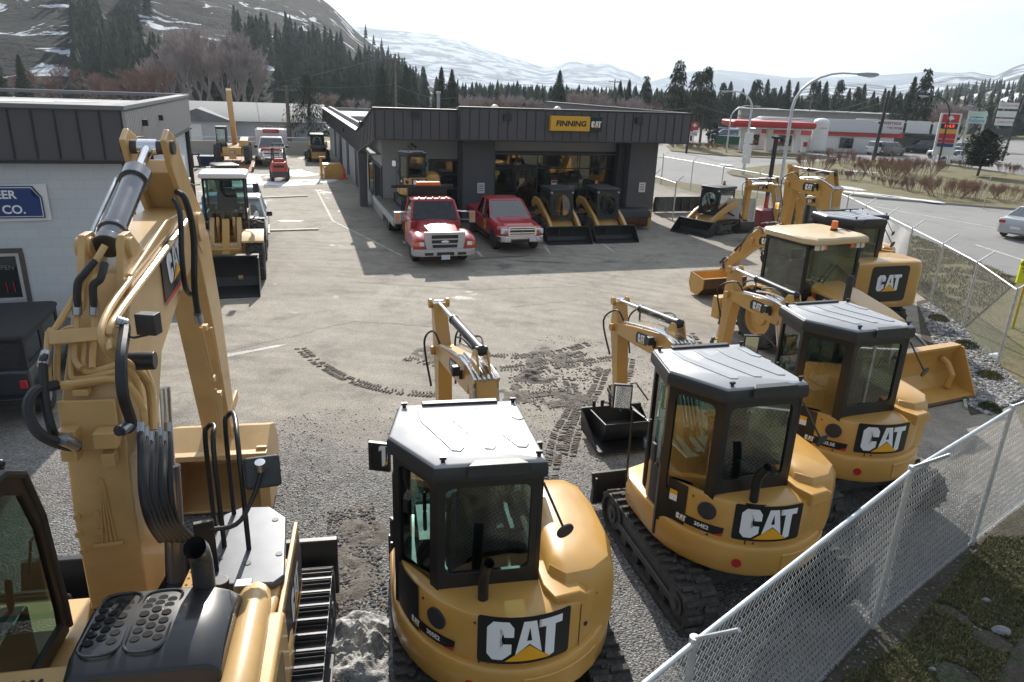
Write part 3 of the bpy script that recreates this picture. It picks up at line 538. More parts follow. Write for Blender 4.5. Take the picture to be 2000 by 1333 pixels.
    m = MB(); m.cyl((1.18, .22, 1.93), (1.18, .22, 1.99), .07, n=18); m.build('fuel_cap', DST, root, .01); m = MB(); m.box(1.3, 1.44, .1, .2, 1.93, 2.0); m.build('deck_latch', STL, root, .01)
    # rails and mirror
    for (x0, y0), (x1, y1), nm in (((.97, 1.08), (1.08, 1.12), 0), ((1.10, 1.3), (1.3, 1.05), 1)):
        m = MB(); m.tube(smooth([(x0, y0, 1.7), (x0, y0+.02, 2.8), (x0+.03, y0+.05, 2.95), (x0+.1, y0-.02, 2.98), (x1, y1-.22, 2.85), (x1+.03, y1-.35, 1.9)], 4), .022, 10); m.build('grab_rail', BLK, root)
    m = MB(); m.obox((1.05, .42, 2.18), (.16, .05, .5), rd(15)); m.tube(smooth([(1.05, .42, 2.35), (1.3, .45, 2.36), (1.42, .62, 2.5), (1.5, .72, 2.72)], 5), .022, 8); ma = m.build('mirror_bracket', BLK, root, .01)
    m = MB(); m.obox((1.49, .78, 2.66), (.3, .06, .28), rd(10), 0, rd(-35)); m.build('wing_mirror', PLA, root, .03); m = MB(); m.cyl((1.49, .72, 2.72), (1.49, .7, 2.8), .045, n=12); m.build('mirror_joint', STL, ma)
    # cab
    fr = MB(); gm = MB()
    prof = [(-1.15, 1.45), (.42, 1.45), (.44, 1.7), (.38, 2.6), (.24, 3.05), (-.02, 3.2), (-.4, 3.24), (-1.15, 3.2)]
    pin = [(-1.02, 1.62), (.32, 1.6), (.33, 1.75), (.28, 2.55), (.15, 2.93), (-.06, 3.06), (-.4, 3.1), (-1.02, 3.08)]
    for x in (-.10, -1.3):
        frame(fr, Vector((x, 0, 0)), Vector((0, 1, 0)), Vector((0, 0, 1)), prof, pin, .06 if x > -1 else -.06); gm.add([(x-.03 if x > -1 else x+.03, y, z) for y, z in pin], [list(range(8))])
    for (a, b) in ((7, 0), (5, 6), (6, 7)): fr.add([(-.1, *prof[a]), (-.1, *prof[b]), (-1.3, *prof[b]), (-1.3, *prof[a])], [(0, 1, 2, 3)])
    for a, b in ((1, 2), (2, 3), (3, 4), (4, 5)): gm.add([(-.16, *prof[a]), (-.16, *prof[b]), (-1.24, *prof[b]), (-1.24, *prof[a])], [(0, 1, 2, 3)])
    fr.box(-1.28, -.12, -1.1, .4, 1.42, 1.5); fr.box(-1.3, -1.25, -1.1, .4, 1.5, 2.3); fr.box(-1.28, -.12, -1.13, -1.08, 1.5, 2.4)
    cab = fr.build('cab', BLK, root, .02); gm.build('window_glass', GLS, cab)
    m = MB(); m.tube([(-.11, *p) for p in [(.43, 1.5)]+[(y-.01, z+.01) for y, z in prof[2:]]], .035, 8); m.tube([(-.2, .2, 2.2), (-.14, .2, 2.5), (-.14, .35, 2.5), (-.14, .35, 2.3), (-.2, .35, 2.2)], .012, 6); m.build('cab_seal', PLA, cab)
    seat(root, -.65, -.4, 1.85, 1.2); m = MB(); m.box(-1.1, -.9, -.6, .1, 1.5, 2.0); m.box(-.4, -.2, -.6, .1, 1.5, 2.0); m.cyl((-.3, .05, 2), (-.3, .1, 2.25), .025); m.build('control_console', PLA, root, .03)
    m = MB(); m.cyl((-.2, .15, 3.0), (-.2, .15, 3.2), .02, n=8); m.sph((-.2, .15, 3.2), .035); m.build('roof_antenna', BLK, cab)
    # boom
    m = MB(); bp = [(.8, 1.5), (.95, 2.4), (1.12, 3.2), (1.62, 3.85), (2.7, 4.12), (3.78, 4.25)]
    m.M = Matrix.Translation((.26, 0, 0)); beam(m, bp, [.25, .40, .48, .52, .42, .26], [.47, .47, .46, .44, .42, .4]); boom = m.build('boom', Y, root, .02)
    m = MB(); m.M = Matrix.Translation((.26, 0, 0))
    for sx in (-1, 1): m.prism([(1.15, 4.05), (1.42, 4.62), (1.6, 4.62), (1.95, 4.35)], sx*.15-.03, sx*.15+.03, 'x'); m.cyl((sx*.1, 1.5, 4.5), (sx*.22, 1.5, 4.5), .09, n=16)
    for sx in (-1, 1): m.cyl((sx*.2, 3.78, 4.25), (sx*.27, 3.78, 4.25), .17, n=20)
    m.build('boom_lug', Y, boom, .01)
    m = MB(); m.M = Matrix.Translation((.26, 0, 0))
    for sx in (-1, 1): m.prism([(2.88, 5.28), (3.05, 5.38), (3.25, 5.3), (3.7, 4.75), (4.16, 4.3), (4.2, 3.95), (3.9, 3.9), (3.62, 4.2), (3.0, 5.0)], sx*.19-.03, sx*.19+.03, 'x')
    beam(m, [(3.35, 4.98), (3.8, 4.42), (4.08, 3.9), (4.35, 2.9), (4.72, 1.15)], [.1, .2, .30, .26, .16], [.34, .38, .42, .42, .38]); stick = m.build('stick', Y, root, .015)
    m = MB(); m.M = Matrix.Translation((.26, 0, 0)); m.cyl((-.25, 3.05, 5.2), (.25, 3.05, 5.2), .07, n=16); m.cyl((-.22, 4.72, 1.15), (.22, 4.72, 1.15), .08, n=16); m.build('stick_pin', DST, stick)
    GRB = M('grey_cylinder_barrel', (.13, .13, .145), .22, .5, .06, 3, coat=.6)
    A = Vector((.26, 1.52, 4.5)); B = Vector((.26, 3.05, 5.2)); C = A.lerp(B, .62); dd = (B-A).normalized()
    m = MB(); m.cyl(A, C, .105, n=24); m.cyl(C-dd*.02, C+dd*.14, .135, n=24); m.cyl(A+dd*.2, A+dd*.24, .125, n=24); m.cyl(A+dd*.0, A+dd*.08, .12, n=24); cyl = m.build('stick_cylinder', GRB, root, .006)
    m = MB(); m.cyl(C, B, .055, n=20); m.cyl(B-Vector((.09, 0, 0)), B+Vector((.09, 0, 0)), .08, n=16); m.build('piston_rod', CHR, cyl)
    m = MB(); m.tube([A+Vector((-.15, .05, .02)), A+Vector((-.15, .2, .12)), C+Vector((-.15, 0, .02)), C+Vector((-.1, .02, .06))], .02, 8); m.build('cylinder_line', STL, cyl)
    for sx in (-.34, .34):
        A2 = Vector((.26+sx*.3, 1.75, .9)); B2 = Vector((.26+sx*.3, 2.2, 2.9)); C2 = A2.lerp(B2, .6); m = MB(); m.cyl(A2, C2, .1, n=20); o = m.build('boom_cylinder', GRB, root); m = MB(); m.cyl(C2, B2, .055, n=16); m.build('piston_rod', CHR, o)
    A2 = Vector((.26, 4.5, 4.1)); B2 = Vector((.26, 5.1, 1.5)); C2 = A2.lerp(B2, .6); m = MB(); m.cyl(A2, C2, .085, n=20); o = m.build('bucket_cylinder', GRB, root); m = MB(); m.cyl(C2, B2, .045); m.build('piston_rod', CHR, o)
    m = MB(); m.M = Matrix.Translation((.26, 0, 0)); m.prism([(4.5, 1.5), (4.62, 1.56), (5.15, 1.6), (5.15, 1.45), (4.65, 1.4)], -.2, -.16, 'x'); m.prism([(4.5, 1.5), (4.62, 1.56), (5.15, 1.6), (5.15, 1.45), (4.65, 1.4)], .16, .2, 'x'); m.prism([(5.08, 1.55), (5.16, 1.6), (5.1, 1.0), (5.0, .95)], -.1, .1, 'x'); m.build('bucket_link', Y, root, .01)
    # bucket, mouth towards the machine
    m = MB(); pr = [(4.25, 1.0), (4.75, 1.22), (5.15, 1.05), (5.38, .7), (5.3, .32), (4.95, .08), (4.35, .05)]; inn = [(4.3, .96), (4.75, 1.16), (5.1, 1.0), (5.3, .68), (5.23, .36), (4.93, .13), (4.35, .09)]
    x0, x1 = -.38, .92; m.prism(pr+inn[::-1], x0, x1, 'x')
    m.prism(pr, x0-.02, x0+.02, 'x'); m.prism(pr, x1-.02, x1+.02, 'x'); m.box(x0-.03, x1+.03, 4.16, 4.3, .98, 1.06)
    m.build('bucket', Y, root, .012)
    m = MB()
    for x in (x0, x1-.1): m.obox((x+.05, 4.3, .6), (.14, .06, 1.0), 0, 0, rd(0))
    m.build('bucket_side_cutter', Y, root, .01)
    # decal on the right side of the boom
    m = MB(); fn = planefn((.485, 2.62, 4.12), (0, 1, .18), (0, -.18, 1)); catlogo(m, fn, .3, (0, 1, 2), True, .9, [(-.5, -.22), (.2, -.27), (.42, 0), (.38, .22), (-.1, .28), (-.42, .18)]); put2d(m, poly2d([[(-.5, -.22), (.2, -.27), (.2, -.31), (-.52, -.26)]]), lambda x, y: fn(x, y, .009), 3); m.build('logo_decal', LOGM, boom)
    # lines on the back of the boom: laid on its surface
    A, B = (.55, 1.7), (.62, 3.2); A2_, B2_ = (.66, 3.3), (1.2, 4.2)
    def S1(px, py, off=.06): 
        p = LS(px, py, (.50, 1.6), (.60, 3.2), off)
        if p.z > 3.25: p = LS(px, py, (.60, 3.25), (1.22, 4.3), off)
        return p
    top = lambda px, py, off=.06: LS(px, py, (1.22, 4.32), (3.7, 4.53), off)
    def line(nm, pts, r, mat, n=4): m = MB(); m.tube(smooth(pts, n), r, 8); return m.build(nm, mat, boom)
    for k, dx in enumerate((0, 1, 2)):
        line('steel_line', [S1(150-8*k+20*k, 640+10*k), S1(118+26*k, 655), S1(112+26*k, 740-14*k), S1(135+20*k, 755-14*k), S1(235, 735-12*k, .1), LP(262+4*k, 725-10*k, .54), LP(290+4*k, 760, .58), LP(296+4*k, 850, .62)], .026, Y)
    line('steel_line', [LP(365, 432, .50), LP(300, 520, .50), LP(222, 628, .52), LP(216, 660, .52), LP(222, 690, .56), LP(290, 745, .6), LP(300, 840, .64)], .03, Y)
    line('steel_line', [LP(350, 425, .44), LP(262, 535, .46), LP(205, 622, .46), LP(205, 680, .5), LP(265, 740, .58), LP(285, 850, .6)], .028, Y)
    line('steel_line', [S1(205, 480, .1), S1(110, 640, .12), S1(96, 650, .12), S1(94, 735, .12), S1(115, 752, .12), S1(235, 742, .12), LP(280, 800, .6)], .028, Y)
    for k in range(2): line('steel_line', [S1(152+34*k, 590), S1(150+34*k, 640, .08), S1(146+34*k, 700, .08), S1(160+20*k, 720, .1)], .026, Y)
    m = MB(); a = S1(105, 664, .1); b = S1(222, 638, .1); m.obox((a+b)/2+Vector((0, -.06, 0)), ((b-a).length, .05, .11), 0, 0, rd(-30), rd(-4)); m.build('line_clamp', Y, boom, .006)
    hose = lambda nm, pts, r=.03: line(nm, pts, r, HOSE, 6)
    hose('hydraulic_hose', [S1(205, 515, .14), S1(196, 545, .18), S1(182, 560, .18), S1(184, 600, .12)])
    hose('hydraulic_hose', [S1(185, 510, .14), S1(165, 535, .18), S1(152, 555, .18), S1(151, 600, .12)])
    hose('hydraulic_hose', [LP(232, 630, .56), LP(244, 640, .6), LP(237, 700, .66), LP(240, 770, .68), LP(256, 830, .66), LP(230, 842, .6)], .042)
    hose('hydraulic_hose', [S1(112, 752, .12), S1(70, 765, .25), S1(55, 800, .3), S1(75, 845, .28), S1(120, 868, .2), S1(155, 872, .12)], .042)
    hose('hydraulic_hose', [S1(95, 700, .14), S1(85, 705, .2), S1(88, 780, .22), S1(100, 835, .18), S1(108, 850, .1)], .034)
    hose('hydraulic_hose', [LP(345, 375, .46), LP(362, 390, .56), LP(378, 460, .6), LP(380, 560, .58), LP(388, 622, .52)], .034)
    hose('hydraulic_hose', [LP(340, 390, .46), LP(352, 420, .54), LP(355, 500, .56), LP(362, 560, .54), LP(372, 575, .5)], .028)
    for k in range(7):
        x = 262+9*k; q = 18*(k % 3); hose('hydraulic_hose', [LP(x+12, 838+q*.5, .62), LP(x+14, 880+q*.4, .66), LP(x+16-4*(k % 2), 960, .7), LP(x+30, 1020, .72), LP(x+52+2*k, 1055, .66)], .03)
        m = MB(); m.cyl(LP(x+12, 826+q*.5, .62), LP(x+12.5, 862+q*.5, .63), .036, n=10); m.build('hose_fitting', STL, boom)
    for p, q2, r in ((S1(184, 590, .12), S1(184, 616, .1), .036), (S1(151, 590, .12), S1(151, 616, .1), .036), (LP(226, 628, .54), LP(246, 634, .6), .045), (S1(122, 858, .2), S1(150, 871, .14), .05), (LP(256, 825, .66), LP(236, 842, .62), .045), (S1(92, 690, .14), S1(84, 715, .2), .045), (LP(386, 612, .54), LP(390, 628, .52), .045)):
        m = MB(); m.cyl(p, q2, r, n=12); m.build('hose_fitting', STL, boom)
    m = MB(); c = S1(175, 830, .0); m.obox(c, (.42, .03, .42), 0, 0, rd(-4)); m.obox(S1(135, 850, .06), (.14, .14, .12)); m.obox(S1(210, 855, .08), (.17, .14, .14)); m.obox(S1(140, 885, .06), (.12, .12, .1)); m.obox(S1(215, 895, .06), (.1, .1, .12)); m.obox(S1(160, 765, .06), (.12, .08, .06)); m.obox(S1(290, 790, .06)*0+LP(300, 800, .6), (.05, .12, .2)); m.build('valve_block', Y, boom, .012)
    m = MB()
    for k in range(4): m.tube([S1(192+2*k, 935, .01), S1(196+3*k, 960, .012), S1(200+9*k, 1060, .012)], .007, 6)
    a = S1(183, 1068, .02); b = S1(242, 1060, .02); m.cyl(a, b, .018, n=8); m.build('grease_lines', Y, boom)
    m = MB()
    for px, py in ((152, 1008), (190, 1003), (156, 1042), (196, 1037), (165, 1075)): c = S1(px, py, 0); m.cyl(c, c+Vector((0, -.03, 0)), .028, n=10)
    m.build('boom_plugs', Y, boom)
    m = MB(); c = LP(290, 632, .75); m.obox(c, (.16, .1, .17), rd(-15)); m.tube([c+Vector((-.02, .02, -.1)), LP(262, 660, .62), LP(240, 655, .52)], .012, 6); wl = m.build('work_light', PLA, boom, .03, seg=3)
    m = MB(); c = LP(283, 705, .66); m.cyl(c-Vector((.12, 0, 0)), c+Vector((.08, .0, 0)), .075, n=20); m.build('accumulator', BLK, boom, .01)
    m = MB()
    for (p0, p1) in (((392, 640), (415, 740)), ((412, 640), (430, 740)), ((420, 760), (432, 850)), ((428, 770), (440, 870))): m.cyl(LP(*p0, .5), LP(*p1, .5), .02, n=8)
    for px, py in ((400, 640), (415, 740), (428, 770)): m.obox(LP(px, py, .5), (.06, .1, .07))
    m.build('stick_lines', Y, stick, .005)
    m = MB(); m.tube(smooth([LP(300, 280, .1), LP(280, 268, .08), LP(258, 275, .06), LP(258, 300, .06), LP(272, 325, .1)], 5), .008, 6); m.build('grease_hose', BRN, stick)
big_excavator(BX)
# ------------------------------------------------------------------ wheels
def wheel(root, x, y, r, w, side=1, rim=STL, rimr=.55, lugs=0, hub=True, hole=0, name='wheel'):
    """axis along x; side = outward direction"""
    def lathe(m, prof, n=28, mi=0): m.loft([[(x+side*px, y+pr*cos(2*pi*k/n), r+pr*sin(2*pi*k/n)) for k in range(n)] for px, pr in prof], False, mi)
    m = MB(); h = w/2; rr = r*rimr
    pf = [(-h, rr), (-h, r*.86), (-h*.85, r*.96), (-h*.5, r), (h*.5, r), (h*.85, r*.96), (h, r*.86), (h*.95, rr*1.1), (h*.8, rr)]
    lathe(m, pf)
    for k in range(lugs):
        a = 2*pi*k/lugs
        for q in (-1, 1):
            aa = a+(pi/lugs if q > 0 else 0); m.M = Matrix.Translation((x+q*w*.23, y+cos(aa)*r*1.0, r+sin(aa)*r*1.0)) @ Matrix.Rotation(aa, 4, 'X') @ Matrix.Rotation(q*.5, 4, 'Y'); m.box(-w*.26, w*.26, -.03, .03, -.028, .028); m.M = Matrix.Identity(4)
    wh = m.build(name, RUB, root)
    m = MB(); lathe(m, [(-h*.3, .01), (-h*.3, rr*.9), (-h*.9, rr*1.02), (h*.1, rr*.95), (h*.75, rr*1.03), (h*.7, rr*.94), (h*.25, rr*.86), (h*.2, rr*.45), (h*.45, rr*.4), (h*.5, .005)])
    for k in range(hole): a = 2*pi*k/hole; m.cyl((x+side*h*.2, y+rr*.65*cos(a), r+rr*.65*sin(a)), (x+side*(h*.27), y+rr*.65*cos(a), r+rr*.65*sin(a)), rr*.12, n=8, mi=1)
    m.build('rim', [rim, BLK], wh); return wh
# ------------------------------------------------------------------ skid steer (front +y)
def skid_steer(label, loc, yaw, tracks=False, lift=False, beacon=False, group='compact loaders', mud=False, fold=1.0):
    root = thing('skid_steer_loader', label, 'skid steer', loc, yaw, group)
    if tracks:
        for s in (-1, 1): track(root, s, *sorted((s*.5, s*.86)), 1.9, .6, nl=26, yc=-.35)
    else:
        for s in (-1, 1):
            for y in (-.9, .15): wheel(root, s*.7, y, .4, .3, s, YEL, .5, 14)
    m = MB(); m.prism([(.35, .25), (.45, .5), (.2, .7), (-1.3, 1.0), (-1.65, .9), (-1.7, .3), (-1.2, .2)], -.52, .52, 'x'); m.build('chassis', YEL, root, .02)
    m = MB(); m.prism([(-1.0, .85), (-1.72, .8), (-1.78, 1.1), (-1.6, 1.28), (-1.0, 1.35)], -.5, .5, 'x'); m.build('engine_hood', BLK, root, .03)
    m = MB()
    for s in (-1, 1): m.box(s*.42-.05, s*.42+.05, -1.75, -1.7, .95, 1.05)
    m.build('tail_light', REDL, root)
    for s in (-1, 1):
        m = MB(); m.prism([(-1.55, 1.05), (-1.7, 1.3), (-1.45, 1.52), (-.9, 1.5), (.35, .95), (.85, .62), (.9, .3), (.72, .22), (.62, .5), (.2, .75), (-1.0, 1.25), (-1.25, 1.2)], s*.62-.07, s*.62+.07, 'x'); a = m.build('lift_arm', YEL, root, .02)
        m = MB(); m.cyl((s*.62, -1.3, .6), (s*.62, -.2, 1.05), .045, n=10); m.build('lift_cylinder', BLK, a)
    m = MB(); m.box(-.55, .55, .7, .84, .22, .34); m.box(-.6, .6, .62, .72, .45, .56); m.build('cross_bar', YEL, root, .015); m = MB(); m.box(-.32, -.24, .6, .95, .3, .55); m.box(.24, .32, .6, .95, .3, .55); m.build('coupler', BLK, root, .01)
    # bucket
    m = MB(); pr = [(.95, .62), (.88, .5), (.85, .2), (.95, .04), (1.55, .0), (1.55, .02), (.98, .08), (.89, .22), (.92, .5), (.99, .6)]
    m.prism(pr, -.95, .95, 'x'); sd = [(.95, .62), (.88, .5), (.85, .2), (.95, .04), (1.55, .0), (1.5, .1), (1.05, .6)]
    for s in (-1, 1): m.prism(sd, s*.95-.015, s*.95+.015, 'x')
    m.box(-.96, .96, .88, 1.0, .6, .64); m.build('bucket', BLK, root, .008)
    # cab
    fr = MB(); gm = MB(); z0, z1 = .75, 1.98
    for s in (-1, 1):
        x = s*.5; prof = [(-1.0, .95), (.1, .8), (.3, .85), (.16, 1.95), (-.95, 1.98)]; pin = [(-.9, 1.15), (.0, 1.1), (.12, 1.12), (.05, 1.82), (-.88, 1.86)]
        if s > 0: frame(fr, Vector((x, 0, 0)), Vector((0, 1, 0)), Vector((0, 0, 1)), prof, pin, .05)
        else: frame(fr, Vector((x, 0, 0)), Vector((0, 1, 0)), Vector((0, 0, 1)), prof, pin, -.05)
        gm.add([(x*.96, y, z) for y, z in pin], [(0, 1, 2, 3, 4)])
    # front door frame, rounded window
    P = Vector((-.5, .31, .82)); v = Vector((0, -.13, 1.13)).normalized(); n = 16
    out = rrect(0, 1, 0, 1.13, .01, 3); inn = [(.5+.36*cos(a)*(abs(cos(a))**-.2 if abs(cos(a)) > .01 else 1), .56+.44*sin(a)) for a in [rd(-67.5)+2*pi*k/16 for k in range(16)]]
    frame(fr, P, Vector((-1, 0, 0))*-1, v, out, inn, -.04); gm.add([P+Vector((1, 0, 0))*a+v*b for a, b in inn], [list(range(16))])
    fr.box(-.5, .5, -1.02, -.98, .95, 1.3)
    cab = fr.build('cab', BLK, root, .008); gm.build('window_glass', GLS, cab)
    m = MB(); m.loft([[(x*q, (y+.4)*q-.4, z) for x, y in rrect(-.55, .55, -1.06, .24, .08)] for z, q in ((1.95, .98), (1.99, 1), (2.05, .98), (2.07, .9))]); m.build('cab_roof', PLA, cab, .01)
    seat(root, 0, -.5, .9, 1.0)
    for s in (-1, 1): m = MB(); m.cyl((s*.46, .2, 1.9), (s*.46, .26, 1.9), .04, n=10); m.build('work_light', LENS, cab)
    if beacon: m = MB(); m.cyl((.1, -.9, 2.06), (.1, -.9, 2.12), .07, n=14); b = m.build('beacon_base', PLA, cab); m = MB(); m.cyl((.1, -.9, 2.12), (.1, -.9, 2.25), .06, .05, n=14); m.build('beacon', AMB, cab)
    m = MB(); fn = planefn((0, .845, .3), (-1, 0, 0), (0, 0, 1)); put2d(m, poly2d([rrect(-.07, .07, -.04, .04, .01)]), lambda x, y: fn(x, y, .004), 1); m.build('logo_decal', LOGM, root)
    return root
YC = DY+pi
skid_steer('yellow skid steer with black bucket, next to the red pickup truck', ed(10.85, 28.15), YC)
skid_steer('yellow skid steer with black bucket and orange beacon, in front of the showroom glass', ed(12.95, 28.2), YC, beacon=True)
skid_steer('yellow tracked loader with toothed black bucket, angled beside the chain link fence', ed(18.35, 28.55), atan2((EV*-.93+DV*-.37).y, (EV*-.93+DV*-.37).x)-pi/2, tracks=True, beacon=True)
o = skid_steer('small yellow skid steer seen from behind, parked far back near the workshop wall', ed(2.5, 59.6), DY)
# ------------------------------------------------------------------ wheel loader
def wheel_loader():
    root = thing('wheel_loader', 'yellow wheel loader with wide black bucket and tall glass cab beside the pioneer building', 'wheel loader', ed(-1.85, 24.2), YC, 'construction machines on the lot', 1.07)
    for s in (-1, 1): wheel(root, s*.76, 1.0, .64, .48, s, YEL, .48, 20); wheel(root, s*.76, -1.5, .64, .48, s, YEL, .48, 16)
    m = MB(); m.box(-.5, .5, -2.4, .2, .5, 1.1); m.box(-.4, .4, .2, 1.5, .5, 1.0); m.build('chassis', YEL, root, .03); m = MB(); m.prism([(-1.0, 1.0), (-1.0, 1.9), (-2.5, 1.6), (-2.7, .9)], -.55, .55, 'x'); m.build('engine_hood', YEL, root, .05)
    for s in (-1, 1):
        m = MB(); m.prism([(.35, 1.3), (.55, 1.72), (.85, 1.6), (1.35, 1.0), (1.75, .55), (2.1, .3), (2.0, .15), (1.55, .3), (1.1, .75), (.6, 1.2)], s*.36-.06, s*.36+.06, 'x'); m.build('lift_arm', YELB, root, .015)
        m = MB(); m.prism([(.2, .9), (.25, 1.5), (.5, 1.72), (.7, 1.5), (.7, .9)], s*.22-.04, s*.22+.04, 'x'); m.build('loader_tower', YEL, root, .01)
        m = MB(); m.cyl((s*.33, .3, .8), (s*.33, 1.4, .8), .055); m.build('lift_cylinder', BLK, root)
        m = MB(); m.loft([[(s*.72+x, y, z) for x in (-.3, .3)]+[(s*.72+x, y, z-.06) for x in (.3, -.3)] for y, z in ((.35, 1.15), (.5, 1.36), (1.1, 1.36), (1.5, 1.2))]); m.build('fender', YELB, root, .02)
        m = MB(); m.tube([(s*.35, .4, 1.5), (s*.7, .5, 1.62), (s*.82, .5, 1.75)], .02, 6); m.sph((s*.84, .55, 1.8), .09, sc=(1, .6, .9)); m.build('headlamp', PLA, root)
        m = MB(); m.cyl((s*.84, .6, 1.8), (s*.84, .62, 1.8), .075); m.build('headlamp_lens', LENS, root)
        m = MB(); m.tube([(s*.62, .2, 2.6), (s*.85, .35, 2.6)], .015, 6); m.obox((s*.88, .35, 2.52), (.16, .08, .26)); m.build('wing_mirror', PLA, root, .02)
    m = MB(); m.prism([(.5, 1.55), (.68, 1.7), (.85, 1.5), (1.5, .95), (1.6, .6), (1.45, .5), (1.3, .8)], -.1, .1, 'x'); m.build('bell_crank', YEL, root, .015)
    m = MB(); m.box(-.33, .33, 1.05, 1.35, .72, 1.1); m.build('cross_tube', M('pale_cross_tube', (.6, .42, .22), .4), root, .05)
    pr = [(2.05, .93), (1.95, .75), (1.95, .3), (2.15, .06), (3.05, .0), (3.05, .03), (2.18, .11), (2.01, .32), (2.01, .72), (2.1, .88)]
    m = MB(); m.prism(pr, -.86, .86, 'x')
    for s in (-1, 1): m.prism([(2.05, .93), (1.95, .75), (1.95, .3), (2.15, .06), (3.05, .0), (3.0, .12), (2.45, .93)], s*.86-.015, s*.86+.015, 'x')
    m.box(-.88, .88, 1.9, 2.12, .9, .94); m.build('bucket', BLK, root, .008)
    fr = MB(); gm = MB(); C4 = [(-.58, .2), (.58, .2), (.58, -.95), (-.58, -.95)]
    for a, b, bb in ((1, 0, .3), (0, 3, .5), (3, 2, .4), (2, 1, .5)): winpanel(fr, gm, C4[b] if 0 else C4[a], C4[b], 1.25, 2.78, .06, .06, bb, .06, .05)
    cab = fr.build('cab', BLK, root, .01); gm.build('window_glass', GLS, cab)
    m = MB(); m.loft([[(x*q, (y+.37)*q-.37, z) for x, y in rrect(-.66, .66, -1.02, .3, .1)] for z, q in ((2.78, .98), (2.82, 1), (2.9, .98), (2.92, .9))]); m.build('cab_roof', WHT, cab, .015)
    seat(root, 0, -.35, 1.6, 1.15); m = MB(); m.box(-.25, .25, -.05, .15, 1.25, 1.6); m.cyl((0, .1, 1.5), (0, -.05, 1.9), .03); m.build('steering_column', PLA, root, .02)
wheel_loader()
